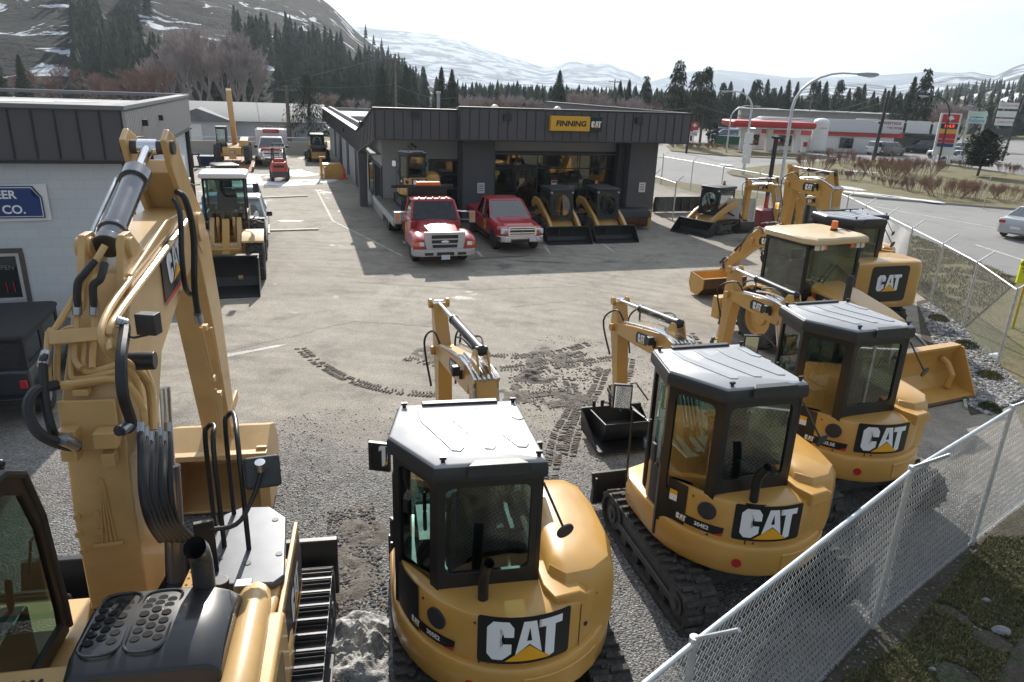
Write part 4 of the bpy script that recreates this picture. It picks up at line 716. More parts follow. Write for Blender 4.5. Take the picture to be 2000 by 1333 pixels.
# ------------------------------------------------------------------ backhoe loader
def backhoe():
    root = thing('backhoe_loader', 'yellow backhoe loader with cream roof, orange beacon and raised rear boom', 'backhoe', ed(11.95, 14.0), YC+rd(7), 'construction machines on the lot')
    sc = 1
    for s in (-1, 1): wheel(root, s*.83, -.45, .75, .44, s, YEL, .58, 18); wheel(root, s*.8, 1.75, .5, .33, s, YEL, .5, 14)
    m = MB(); m.box(-.4, .4, -1.6, 2.4, .6, .95); m.box(-1.05, 1.05, -2.1, -1.8, .3, .9); m.build('chassis', YEL, root, .03)
    m = MB(); m.loft([[(x*w, y, z) for x, z in ((-.45, z0), (-.45, z1-.1), (-.34, z1), (.34, z1), (.45, z1-.1), (.45, z0))] for y, w, z0, z1 in ((.55, 1.1, .9, 1.88), (1.2, 1.05, .9, 1.80), (2.1, .95, .85, 1.62), (2.5, .85, .8, 1.5), (2.55, .8, .8, 1.4))]); hd = m.build('engine_hood', YEL, root, .03, seg=3)
    for s in (-1, 1):
        m = MB(); fn = planefn((s*.492, 1.1, 1.5), (0, -s, 0) if s > 0 else (0, -s, 0), (0, 0, 1)) if 0 else planefn((s*.5, 1.15, 1.52), (0, s, 0), (0, 0, 1)); put2d(m, poly2d([[(-.5, -.12), (.4, -.14), (.4, .1), (-.5, .16)]], .3), lambda x, y: fn(x, y, .004), 0); put2d(m, textmesh('420F', .22, .008), lambda x, y: fn(x, y, .007), 1); put2d(m, poly2d([[(-.5, -.12), (-.36, -.12), (-.42, .16), (-.5, .16)]]), lambda x, y: fn(x, y, .006), 3); m.build('model_plate', LOGM, hd)
    m = MB(); m.cyl((.38, 1.5, 1.6), (.38, 1.5, 2.25), .075, n=16); m.cyl((.38, 1.5, 2.25), (.38, 1.5, 2.27), .06, n=12); m.build('exhaust_pipe', PLA, root)
    for s in (-1, 1):
        m = MB(); m.loft([[(s*.83+x, y, z+q) for x, q in ((-.26, 0), (.26, 0), (.26, -.05), (-.26, -.05))] for y, z in [(-.45-.88*cos(a), .75+.85*sin(a)) for a in [rd(15+20*k) for k in range(8)]]]); m.build('fender', YEL, root, .02)
        m = MB(); m.prism([(.6, 1.35), (.7, 1.6), (1.6, 1.2), (2.4, .75), (3.0, .35), (2.95, .2), (2.3, .5), (1.5, .98)], s*.62-.06, s*.62+.06, 'x'); m.build('loader_arm', YEL, root, .015)
        m = MB(); m.cyl((s*.62, 1.2, .75), (s*.62, 2.5, .55), .05); m.build('lift_cylinder', BLK, root)
    fr = MB(); gm = MB(); C6 = [(-.83, .62), (.83, .62), (.83, -.75), (-.83, -.75)]
    zt = 2.82
    for a, b, bb, z0 in ((1, 0, .12, 1.55), (0, 3, .3, 1.0), (3, 2, .2, 1.2), (2, 1, .3, 1.0)): winpanel(fr, gm, C6[a], C6[b], z0, zt, .08, .08, bb, .1, .06)
    fr.box(-.8, .8, -.7, .6, .98, 1.1)
    cab = fr.build('cab', BLK, root, .01); gm.build('window_glass', GLS, cab)
    m = MB(); m.box(-.86, -.78, .55, .64, 1.2, 2.3); m.build('perforated_guard', PLA, cab, .01)
    CRM = M('cream_paint', (.62, .47, .26), .4, 0, .06, 2, coat=.3)
    m = MB(); m.loft([[(x*q, (y+.05)*q-.05, z) for x, y in [(-.95, .5), (-.8, .82), (-.3, .86), (0, .82), (.3, .86), (.8, .82), (.95, .5), (.95, -.7), (.8, -.9), (-.8, -.9), (-.95, -.7)]] for z, q in ((2.8, .97), (2.84, 1), (2.92, .99), (2.96, .94), (2.97, .8))]); rf = m.build('cab_roof', CRM, cab, .015)
    m = MB(); m.cyl((-.42, .1, 2.96), (-.42, .1, 3.02), .085, n=16); b0 = m.build('beacon_base', PLA, rf); m = MB(); m.cyl((-.42, .1, 3.02), (-.42, .1, 3.2), .08, .065, n=16); m.build('beacon', AMB, rf, .01)
    m = MB(); m.tube(smooth([(-.42, .15, 2.98), (-.6, .2, 3.0), (-.75, .35, 2.96), (-.74, .5, 2.9)], 4), .012, 6); m.build('beacon_cable', BLK, rf)
    for x in (-.7, -.55, .55, .7): m = MB(); m.box(x-.055, x+.055, .7, .76, 2.68, 2.79); m.build('work_light', LENS, cab, .01)
    for x in (-.42, .42): m = MB(); m.box(x-.05, x+.05, .68, .72, 2.68, 2.79); m.build('amber_marker', AMB, cab, .01)
    m = MB(); m.tube([(.4, .66, 1.7), (-.1, .66, 2.3)], .01, 4); m.tube([(-.05, .66, 2.3), (-.5, .67, 2.0)], .012, 4); m.tube(smooth([(-.86, .3, 1.2), (-.92, .4, 1.3), (-.92, .4, 2.0), (-.86, .4, 2.1)], 3), .015, 6); m.build('wiper', BLK, cab)
    m = MB(); n = 20; m.tube([(.0+.2*cos(2*pi*k/n), .3+.05*sin(2*pi*k/n), 1.85+.2*sin(2*pi*k/n)*.5) for k in range(n+1)], .015, 6); m.cyl((0, .55, 1.4), (0, .3, 1.85), .035); m.build('steering_wheel', BLK, cab)
    seat(root, 0, -.1, 1.35, 1.2)
    m = MB(); pr = [(3.05, .98), (2.95, .8), (2.95, .35), (3.15, .08), (3.72, .0), (3.72, .04), (3.18, .13), (3.0, .38), (3.0, .78), (3.1, .93)]
    m.prism(pr, -1.42, 1.42, 'x')
    for s in (-1, 1): m.prism([(3.05, .98), (2.95, .8), (2.95, .35), (3.15, .08), (3.72, .0), (3.62, .18), (3.2, .98)], s*1.42-.02, s*1.42+.02, 'x')
    m.box(-1.44, 1.44, 2.9, 3.12, .95, 1.0)
    for x in (-1.0, 1.0): m.tube([(x, 3.05, .72), (x, 3.2, .66), (x+.0, 3.35, .45), (x, 3.3, .15)], .07, 8)
    bk = m.build('front_bucket', YEL, root, .01)
    m = MB(); m.box(-1.43, 1.43, 3.5, 3.74, -.002, .05); m.build('cutting_edge', BRN, root, .005)
    # rear boom: its own swing; local x flips because the machine faces the camera
    q = MB(); q.box(-1.25, -.75, -2.5, -2.1, .45, .95); q.box(-1.1, -.9, -2.6, -2.3, .4, 1.1); mount = q.build('boom_mount', YEL, root, .02)
    return root
BH = backhoe()
def reparent_arm(root, base_loc, base_yaw, **k):
    """build an arm in its own frame, then hang its parts on root"""
    tmp = thing('tmp', '', '', base_loc, base_yaw); arm(tmp, **k)
    rel = (Matrix.Translation(root.location) @ Matrix.Rotation(root.rotation_euler.z, 4, 'Z') @ Matrix.Scale(root.scale.x, 4)).inverted() @ (Matrix.Translation(tmp.location) @ Matrix.Rotation(tmp.rotation_euler.z, 4, 'Z'))
    for ch in list(tmp.children): mb_ = ch.matrix_basis.copy(); ch.parent = root; ch.matrix_basis = rel @ mb_
    bpy.data.objects.remove(tmp)
reparent_arm(BH, ed(12.95, 16.35), DY+rd(4), P0=(0, .6), P1=(.22, 2.15), P2=(1.15, 2.0), P3=(.9, 2.35), P4=(2.35, .85), w=.26, hb=.2, buck=False, nlines=4, light=False, piv=0)
m = MB(); pr = [(2.2, .62), (2.2, .3), (2.45, .05), (2.8, .08), (2.95, .35), (2.9, .72)]
m.M = (Matrix.Translation(BH.location) @ Matrix.Rotation(BH.rotation_euler.z, 4, 'Z')).inverted() @ Matrix.Translation(ed(12.95, 16.35)) @ Matrix.Rotation(DY+rd(4), 4, 'Z')
m.prism([(y, z) for y, z in pr]+[(2.84, .68), (2.88, .38), (2.77, .14), (2.47, .11), (2.27, .33), (2.27, .62)], -.85, .75, 'x')
for x in (-.85, .75): m.prism(pr, x-.015, x+.015, 'x')
m.build('rear_bucket', [YEL], BH, .01)
m = MB(); m.M = (Matrix.Translation(BH.location) @ Matrix.Rotation(BH.rotation_euler.z, 4, 'Z')).inverted() @ Matrix.Translation(ed(12.95, 16.35)) @ Matrix.Rotation(DY+rd(4), 4, 'Z')
m.add([(-.83, 2.19, .6), (.73, 2.19, .6), (.73, 2.19, .3), (-.83, 2.19, .3), (.73, 2.44, .04), (-.83, 2.44, .04)], [(0, 1, 2, 3), (3, 2, 4, 5)]); m.build('bucket_back', BRN, BH)
# ------------------------------------------------------------------ the other excavators
gx = 'excavators parked along the road fence'
mini_excavator('midi_excavator', 'larger excavator with wide black logo panel at its rear, behind the backhoe by the fence', ed(14.75, 15.9), DY, 1.02,
    ((1.0, 1.0), (1.35, 3.4), (2.95, 3.35), (3.0, 3.85), (3.0, 1.5)), None, gx, exhaust=False, box=True, armkw=dict(x=.15, w=.28, hb=.2, brad=.42))
mini_excavator('mini_excavator', 'excavator parked between the largest rear excavator and the road, its cab close to the fence', ed(17.75, 18.7), DY, .87,
    ((1.0, .95), (2.6, 2.9), (3.8, 2.8), (3.9, 3.2), (3.7, 1.2)), None, gx, exhaust=False)
mini_excavator('mini_excavator', 'rearmost excavator by the street lamp with its boom reaching left past the crate', ed(19.3, 23.2), DY, .87,
    ((1.0, .95), (1.9, 2.85), (3.9, 2.6), (4.0, 3.0), (3.9, 1.0)), None, gx, exhaust=False, armkw=dict(x=-.6))
# ------------------------------------------------------------------ road vehicles (front +y, origin under the middle)
def body_loft(st, mi=0, tum=.94, sh=.07):
    m = MB(); m.loft([[(x, y, z) for x, z in ((-w*.95, zb), (-w, zb+.12), (-w, zb+(zt-zb)*.6), (-w*.985, zt-sh), (-w*tum+.02, zt-.01), (-w*.6, zt+.01), (w*.6, zt+.01), (w*tum-.02, zt-.01), (w*.985, zt-sh), (w, zb+(zt-zb)*.6), (w, zb+.12), (w*.95, zb))] for y, w, zb, zt in st]); return m
def greenhouse(root, b, t, zb, zt, paint, glass=None, pill=.035, bpil=(), name='cab'):
    """b/t = (y_rear, y_front, half width) at the belt / the roof"""
    glass = glass or GLC
    B = [(b[0], -b[2]), (b[1], -b[2]), (b[1], b[2]), (b[0], b[2])]; T = [(t[0], -t[2]), (t[1], -t[2]), (t[1], t[2]), (t[0], t[2])]
    m = MB(); m.loft([[(x, y, zb) for y, x in B][::-1], [(x, y, zt) for y, x in T][::-1]], cap=False)
    g_ = m.build('window_glass', glass, root)
    m = MB(); m.loft([[(x*q, (y-(t[0]+t[1])/2)*q+(t[0]+t[1])/2, z) for x, y in rrect(-t[2]-.02, t[2]+.02, t[0]-.02, t[1]+.03, .09)] for z, q in ((zt-.03, 1), (zt+.02, .99), (zt+.05, .93), (zt+.062, .8))])
    for i in range(4): m.cyl((B[i][1], B[i][0], zb), (T[i][1], T[i][0], zt), pill, pill*.9, 8)
    for y in bpil:
        f = (y-b[0])/(b[1]-b[0]); yt = t[0]+(t[1]-t[0])*f
        for s in (-1, 1): m.cyl((s*b[2], y, zb), (s*t[2], yt, zt), pill, n=8)
    m.build(name+'_roof', paint, root)
    m = MB(); m.box(-b[2]*.9, b[2]*.9, b[0]+.1, b[1]-.3, zb-.3, zb-.25)
    for s in (-1, 1): m.loft([[(s*b[2]*.45+x*q, (b[0]+b[1])/2-.1+y, z) for x, y in rrect(-.2, .2, -.07, .07, .05)] for z, q in ((zb-.3, 1), (zb+.15, .9), (zb+.3, .5))])
    m.build('seats', SEAT, root)
    return g_
def arches(root, ys, hw, r, mat=None):
    m = MB()
    for y in ys:
        for s in (-1, 1):
            n = 10; m.add([(s*(hw+.006), y+rr*cos(pi*k/n), r*.9+rr*sin(pi*k/n)) for k in range(n+1) for rr in (r*.0, r*1.16)], [((2*k, 2*k+2, 2*k+3, 2*k+1) if s > 0 else (2*k+1, 2*k+3, 2*k+2, 2*k)) for k in range(n)])
    m.build('wheel_arches', mat or BLK, root)
def car(label, loc, yaw, paint, kind='sedan', group=None, sc=.9, name='parked_car', simple=False):
    root = thing(name, label, 'car', loc, yaw, group, sc)
    L_, w = 2.25, .88
    if kind == 'sedan':
        st = [(-L_, .7, .35, .75), (-L_+.1, .82, .25, .95), (-1.5, .87, .22, 1.0), (0, .89, .2, .95), (1.2, .88, .2, .88), (2.0, .82, .22, .75), (L_, .68, .3, .6)]; b = (-1.55, 1.0, .82); t = (-.85, .2, .6); zb, zt = .93, 1.38; bp = (-.2,)
    else:
        st = [(-L_, .78, .4, .9), (-L_+.08, .88, .3, 1.1), (-1.5, .9, .28, 1.12), (0, .92, .26, 1.08), (1.1, .9, .26, 1.02), (2.0, .85, .28, .9), (L_, .72, .35, .72)]; b = (-2.1, 1.15, .85); t = (-1.85, .35, .68); zb, zt = 1.08, 1.66; bp = (-1.2, -.2)
    body_loft(st).build('body', paint, root, .03); greenhouse(root, b, t, zb, zt, paint, bpil=bp)
    arches(root, (-1.35, 1.35), w*.99 if kind == 'sedan' else .905, .34)
    for s in (-1, 1):
        for y in (-1.35, 1.35): wheel(root, s*.8, y, .33, .22, s, SIL, .62, hole=5)
        m = MB(); m.box(s*.62-.14, s*.62+.14, -L_-.01, -L_+.14, .72, .86); m.build('tail_light', REDL, root, .02)
        m = MB(); m.box(s*.6-.16, s*.6+.16, L_-.16, L_+.0, .56, .7); m.build('headlight', LENS, root, .03)
        m = MB(); m.obox((s*(w+.08), .75, zb+.05), (.16, .08, .11)); m.build('wing_mirror', paint, root, .02)
    m = MB(); m.box(-.22, .22, -L_-.012, -L_+.05, .5, .62); m.build('number_plate', WHT, root)
    m = MB(); m.box(-.4, .4, L_-.05, L_+.01, .36, .55); m.build('grille', BLK, root)
    return root
def grille_bars(m, x0, x1, y, z0, z1, n, th=.025, mi=0):
    for k in range(n): z = z0+(z1-z0)*k/(n-1) if n > 1 else z0; m.box(x0, x1, y-.02, y+.02, z-th/2, z+th/2, mi)
def plate(root, y, z, txt='', x=0, s=1):
    m = MB(); m.box(x-.15, x+.15, y-.01, y, z-.08, z+.08); 
    m.build('number_plate', M('plate_white', (.7, .72, .78), .4, 0, .05), root)
# ---- crew pickup in front of the showroom
def pickup(label, loc, yaw, paint, group=None, sc=.9, red=True, name='pickup_truck', box=True, chrome=True):
    root = thing(name, label, 'pickup truck', loc, yaw, group, sc)
    st = [(-2.95, .9, .6, 1.1), (-2.9, .98, .55, 1.2), (-1.0, 1.0, .5, 1.22), (-.9, 1.0, .45, 1.2), (.9, 1.0, .45, 1.16), (1.15, 1.0, .5, 1.2), (2.3, .985, .52, 1.14), (2.75, .95, .55, 1.08), (2.9, .86, .6, 1.0)]
    body_loft(st, tum=.93, sh=.1).build('body', paint, root, .03)
    m = MB(); m.loft([[(x, y, z) for x, z in ((-w, z0), (-w*.8, z1), (w*.8, z1), (w, z0))] for y, w, z0, z1 in ((1.0, .8, 1.15, 1.26), (2.2, .76, 1.1, 1.22), (2.75, .7, 1.02, 1.12), (2.86, .66, .98, 1.03))]); m.build('hood', paint, root, .02)
    greenhouse(root, (-1.1, 1.25, .93), (-.85, .35, .74), 1.18, 1.85, paint, bpil=(-.0,), pill=.045)
    arches(root, (-1.9, 1.85), .995, .42)
    for s in (-1, 1):
        for y in (-1.9, 1.85): wheel(root, s*.85, y, .4, .28, s, CHR if chrome else STL, .6, hole=6)
        m = MB(); m.box(s*.76-.17, s*.76+.17, 2.62, 2.9, .82, 1.04); h = m.build('headlight', LENS, root, .03); m = MB(); m.box(s*.9-.03, s*.9+.03, 2.6, 2.86, .84, 1.02); m.build('indicator', AMB, h, .01)
        m = MB(); m.box(s*.9-.08, s*.9+.08, -2.99, -2.9, .75, 1.1); m.build('tail_light', REDL, root, .02)
        m = MB(); m.obox((s*1.1, 1.0, 1.28), (.24, .1, .2)); m.box(s*1.0-.05, s*1.0+.05, .97, 1.03, 1.2, 1.25); m.build('wing_mirror', BLK, root, .03)
        m = MB(); m.box(s*.99-.012, s*.99+.03, -.35, -.2, 1.02, 1.05); m.box(s*.99-.012, s*.99+.03, .6, .75, 1.02, 1.05); m.build('door_handle', CHR, root)
        m = MB(); m.box(s*.98-.08, s*.98+.1, -.95, 1.1, .42, .47); m.build('running_board', BLK, root, .01)
        m = MB(); m.cyl((s*.7, 2.93, .62), (s*.7, 3.0, .62), .07, n=14); m.build('fog_light', LENS, root)
    m = MB(); m.loft([[(x, y, z) for x, y in [(-1.0, 2.6), (-.95, 2.85), (-.75, 2.97), (.75, 2.97), (.95, 2.85), (1.0, 2.6)]] for z in (.48, .74)]); m.build('front_bumper', CHR if chrome else WHT, root, .03, seg=3)
    m = MB(); m.box(-.5, .5, 2.9, 2.985, .5, .62); m.build('bumper_intake', BLK, root, .01)
    m = MB(); m.prism(rrect(-.6, .6, .76, 1.12, .05), 2.84, 2.905, 'y'); gr = m.build('grille', BLK, root)
    m = MB(); frame(m, Vector((-.0, 2.93, 0)), Vector((-1, 0, 0)), Vector((0, 0, 1)), rrect(-.62, .62, .75, 1.13, .06), rrect(-.54, .54, .81, 1.07, .04), .08); grille_bars(m, -.56, .56, 2.9, .87, 1.01, 2, .055); m.build('grille_frame', CHR, gr, .008)
    m = MB(); m.sph((0, 2.93, .94), .09, 16, sc=(1, .25, .5)); m.build('badge', M('badge_blue', (.02, .05, .2), .3, 0, 0, coat=1), gr)
    plate(root, 3.0, .6, x=-.45)
    m = MB(); m.box(-.85, .85, -2.85, -1.15, .9, .95); m.build('load_bed', BLK, root)
    if red:
        for s in (-1, 1): m = MB(); fn = planefn((s*1.002, .6, .85), (0, s, 0), (0, 0, 1)); put2d(m, poly2d([rrect(-.2, .2, -.2, .22, .02)]), lambda x, y: fn(x, y, .004), 2); catlogo(m, lambda x, y, k: fn(x, y, k+.003), .12, (0, 0, 2), pad=False); m.build('door_decal', LOGM, root)
        m = MB(); m.box(-.9, .9, -2.8, -1.2, 1.25, 1.27)
    return root
pickup('glossy red crew pickup with chrome grille, beside the flatbed truck', ed(8.35, 28.0), YC, RED, 'red trucks in front of the showroom')
# ---- flatbed truck
def flatbed():
    root = thing('flatbed_truck', 'red flatbed truck with silver bumper and amber roof lights carrying a mini excavator', 'truck', ed(5.05, 25.3), YC, 'red trucks in front of the showroom')
    P = RED
    m = MB(); m.loft([[(x, y, z) for x, z in ((-w, z0), (-w*.98, z0+(z1-z0)*.5), (-w*.8, z1-.05), (-w*.3, z1), (w*.3, z1), (w*.8, z1-.05), (w*.98, z0+(z1-z0)*.5), (w, z0))] for y, w, z0, z1 in ((-.1, .78, .6, 1.36), (.6, .72, .62, 1.32), (1.1, .66, .62, 1.27), (1.45, .62, .62, 1.2), (1.52, .58, .65, 1.12))]); m.build('hood', P, root, .03, seg=3)
    for s in (-1, 1):
        m = MB(); m.loft([[(s*.83+x, y, z) for x, z in ((-.26, z0), (-.26, z1-.06), (-.1, z1), (.12, z1), (.24, z1-.08), (.26, z0))] for y, z0, z1 in ((-.35, .6, .95), (.0, .62, 1.05), (.5, .6, 1.12), (1.0, .6, 1.1), (1.35, .58, 1.02), (1.5, .58, .92))]); m.build('fender', P, root, .03)
        m = MB(); m.box(s*.83-.13, s*.83+.05, 1.42, 1.53, .72, .86); h = m.build('headlight', LENS, root, .02); m = MB(); m.box(s*.97-.09, s*.97+.09, 1.4, 1.52, .72, .86); m.build('indicator', AMB, h, .02)
        wheel(root, s*.85, .45, .48, .3, s, STL, .55, hole=8)
        for q in (0, .3): wheel(root, s*(.92-q), -5.2, .46, .24, s, STL, .55)
        m = MB(); m.tube([(s*.8, -.5, 1.6), (s*1.3, -.15, 1.6)], .018, 6); m.tube([(s*.8, -.5, 1.25), (s*1.3, -.15, 1.32)], .018, 6); m.tube([(s*.8, -.2, 1.62), (s*1.3, -.15, 1.58)], .014, 6); m.obox((s*1.36, -.15, 1.42), (.22, .1, .42)); m.build('wing_mirror', STL, root, .02)
        m = MB(); m.box(s*1.36-.05, s*1.36+.05, -.08, -.06, 1.35, 1.55); m.build('mirror_marker', AMB, root)
        m = MB(); m.box(s*.9-.2, s*.9+.2, -.75, -.3, .42, .47); m.build('step', STL, root, .01)
    body_loft([(-1.6, .9, .6, 1.35), (-1.5, .95, .55, 1.38), (-.5, .95, .55, 1.36), (-.15, .9, .6, 1.3)], tum=.95).build('cab', P, root, .03)
    greenhouse(root, (-1.5, -.15, .87), (-1.35, -.55, .74), 1.33, 1.96, P, pill=.05)
    for k in range(5): x = -.5+.25*k; m = MB(); m.sph((x, -.62, 2.04), .04, 8, sc=(1.3, 1, .8)); m.build('roof_marker', AMB, root)
    # grille and bumper
    m = MB(); m.box(-.6, .6, 1.46, 1.53, .62, 1.16); gr = m.build('grille', BLK, root)
    m = MB(); frame(m, Vector((0, 1.56, 0)), Vector((-1, 0, 0)), Vector((0, 0, 1)), [(-.62, .58), (.62, .58), (.7, .9), (.72, 1.2), (-.72, 1.2), (-.7, .9)], [(-.42, .66), (.42, .66), (.46, .9), (.46, 1.1), (-.46, 1.1), (-.46, .9)], .1); grille_bars(m, -.47, .47, 1.53, .79, .95, 2, .05); m.build('grille_frame', SIL, gr, .012)
    m = MB(); m.sph((0, 1.58, .87), .1, 16, sc=(1.4, .2, .55)); m.build('badge', CHR, gr)
    m = MB(); m.loft([[(x, y, z) for x, y in [(-1.12, 1.2), (-1.08, 1.5), (-.8, 1.66), (.8, 1.66), (1.08, 1.5), (1.12, 1.2)]] for z in (.38, .62)]); m.build('front_bumper', SIL, root, .03, seg=3)
    m = MB(); m.box(-.3, .3, 1.6, 1.675, .42, .53); m.box(-.72, -.42, 1.6, 1.675, .43, .52); m.box(.42, .72, 1.6, 1.675, .43, .52); m.build('bumper_intake', BLK, root, .008)
    plate(root, 1.69, .36)
    # frame, bed
    m = MB(); m.box(-.4, .4, -6.4, -.2, .5, .72); m.build('chassis', BLK, root, .02)
    m = MB(); m.box(-1.25, 1.25, -8.4, -1.75, .88, 1.0); bd = m.build('load_deck', M('worn_steel_deck', (.16, .14, .12), .6, .3, .3, 2, .3, 20, dirt=.5), root, .01)
    for s in (-1, 1): m = MB(); m.box(s*1.25-.04, s*1.25+.04, -8.4, -1.75, .8, 1.04); m.build('side_rail', M('galvanised', (.42, .42, .42), .5, .6, .15, 3, dirt=.3), root, .01)
    m = MB(); m.box(-.75, .75, -1.78, -1.68, 1.0, 2.3); m.box(-1.0, 1.35, -1.8, -1.72, 2.24, 2.36); m.build('headboard', BLK, root, .015)
    m = MB(); m.box(-.46, .46, -1.7, -1.45, 2.36, 2.5); lb = m.build('light_bar', AMB, root, .03); m = MB(); m.box(-.5, .5, -1.7, -1.45, 2.32, 2.36); m.build('light_bar_base', PLA, lb)
    for s in (-1, 1): m = MB(); fn = planefn((s*.956, -.8, .95), (0, s, 0), (0, 0, 1)); put2d(m, poly2d([rrect(-.16, .16, -.16, .18, .02)]), lambda x, y: fn(x, y, .004), 2); m.build('door_decal', LOGM, root)
    return root
flatbed()
mini_excavator('midi_excavator', 'mini excavator strapped on the deck of the red flatbed truck', ed(5.35, 30.4, 1.0), DY, .78,
    ((1.0, .95), (1.9, 2.6), (3.3, 2.7), (3.6, 3.1), (3.4, 1.2)), None, 'excavators carried or stored by the showroom', exhaust=False)
# ---- black soft-roof off-roader
def jeep():
    root = thing('off_road_vehicle', 'black boxy off-roader with rear spare wheel, parked by the pioneer building', 'car', ed(-5.15, 15.1), DY)
    sc = .88; root.scale = (sc,)*3
    body_loft([(-1.95, .76, .55, 1.1), (-1.9, .8, .5, 1.15), (.5, .8, .5, 1.15), (.9, .76, .55, 1.12), (1.9, .62, .6, 1.05), (1.95, .6, .62, 1.0)], tum=.97, sh=.03).build('body', CDK, root, .02)
    CAN = M('black_canvas', (.022, .022, .024), .75, 0, .15, 4, .2, 30)
    fr = MB(); gm = MB(); C4 = [(-.77, -1.92), (.77, -1.92), (.74, .5), (-.74, .5)]
    winpanel(fr, gm, C4[0], C4[1], 1.14, 1.8, .1, .1, .06, .1, .05, .04)
    for a, b in ((C4[1], (.755, -.75)), ((.755, -.75), C4[2]), (C4[3], (-.755, -.75)), ((-.755, -.75), C4[0])): winpanel(fr, gm, a, b, 1.14, 1.8, .12, .12, .1, .14, .06, .04)
    sb = fr.build('soft_top_sides', CAN, root, .01); gm.build('window_glass', GLD, sb)
    m = MB(); m.loft([[(x*q, (y+.7)*q-.7, z) for x, y in rrect(-.8, .8, -1.98, .55, .12)] for z, q in ((1.76, .98), (1.8, 1), (1.86, .97), (1.885, .88))]); m.build('soft_top', CAN, root, .02)
    m = MB(); m.add([(-.7, .72, 1.14), (.7, .72, 1.14), (.66, .5, 1.78), (-.66, .5, 1.78)], [(0, 1, 2, 3)]); m.build('windshield', GLD, root)
    for s in (-1, 1):
        for y in (-1.25, 1.35): wheel(root, s*.75, y, .4, .26, s, STL, .5, hole=5)
        m = MB(); m.loft([[(s*.8+x, y, z+q) for x, q in ((-.1, 0), (.12, -.02), (.12, -.06), (-.1, -.05))] for y, z in [(-1.25-.5*cos(a), .4+.5*sin(a)) for a in [rd(20+28*k) for k in range(6)]]]); m.build('fender_flare', BLK, root, .01)
        m = MB(); m.box(s*.66-.07, s*.66+.07, -2.0, -1.94, .78, .95); m.build('tail_light', REDL, root, .02)
    m = MB(); m.box(-.8, .8, -2.15, -1.98, .5, .64); m.build('rear_bumper', BLK, root, .02)
    t = MB(); n = 24
    t.loft([[( -.2+pr*cos(2*pi*k/n), y, 1.0+pr*sin(2*pi*k/n)) for k in range(n)] for y, pr in ((-1.98, .2), (-1.98, .34), (-2.02, .38), (-2.16, .38), (-2.2, .34), (-2.2, .22))], False); t.cyl((-.2, -1.98, 1.0), (-.2, -2.14, 1.0), .23, .2, 20, 1); t.build('spare_wheel', [RUB, SIL], root)
jeep()
# ---- white pickup behind the loader
pickup('cream white pickup with wide mirrors, half hidden behind the wheel loader', ed(-1.65, 29.3), YC, CWH, None, .88, red=False, chrome=False)
# ---- back of the yard
def forklift():
    root = thing('forklift', 'orange red forklift seen from behind on the snow patch', 'forklift', ed(-.35, 47.4), DY)
    for s in (-1, 1): wheel(root, s*.42, -.55, .3, .2, s, CWH, .45); wheel(root, s*.48, .75, .36, .25, s, CWH, .45)
    RO = M('orange_red_paint', (.5, .05, .03), .4, 0, .08, 2, coat=.4)
    m = MB(); m.loft([[(x, y, z) for x, y in [(-.5*q, .2), (-.52*q, -.6), (-.4*q, -.95-.1*k), (.4*q, -.95-.1*k), (.52*q, -.6), (.5*q, .2)]] for z, q, k in ((.62, 1, 1), (.9, 1, 1), (1.05, .92, .6), (1.15, .8, 0))]); m.build('counterweight', RO, root, .04)
    m = MB(); m.loft([[(x, y, z) for x, y in [(-.5, .2), (-.52, -.6), (-.42, -1.0), (.42, -1.0), (.52, -.6), (.5, .2)]] for z in (.28, .62)]); m.build('lower_body', DST, root, .03)
    m = MB(); m.box(-.3, .3, -1.07, -.9, .86, 1.0); m.build('air_vent', BLK, root, .01)
    m = MB(); m.loft([[(x*q, y, z) for x, y in [(-.3, -.1), (-.34, -.6), (.34, -.6), (.3, -.1)]] for z, q in ((1.12, 1), (1.3, .9), (1.34, .8))]); m.build('seat_base', RO, root, .02)
    m = MB()
    for s in (-1, 1):
        for y in (-.5, .6): m.tube([(s*.44, y, 1.0), (s*.38, y*.8, 1.95)], .03, 6)
    for k in range(6): m.box(-.4, .4, -.4+.17*k-.02, -.4+.17*k+.02, 1.93, 1.97)
    m.build('overhead_guard', BLK, root)
    m = MB()
    for s in (-1, 1): m.box(s*.32-.05, s*.32+.05, 1.0, 1.12, .1, 2.1)
    for z in (.4, 1.2, 2.05): m.box(-.35, .35, 1.02, 1.08, z, z+.08)
    for s in (-1, 1): m.box(s*.25-.05, s*.25+.05, 1.12, 2.1, .08, .12)
    m.build('mast', DST, root)
forklift()
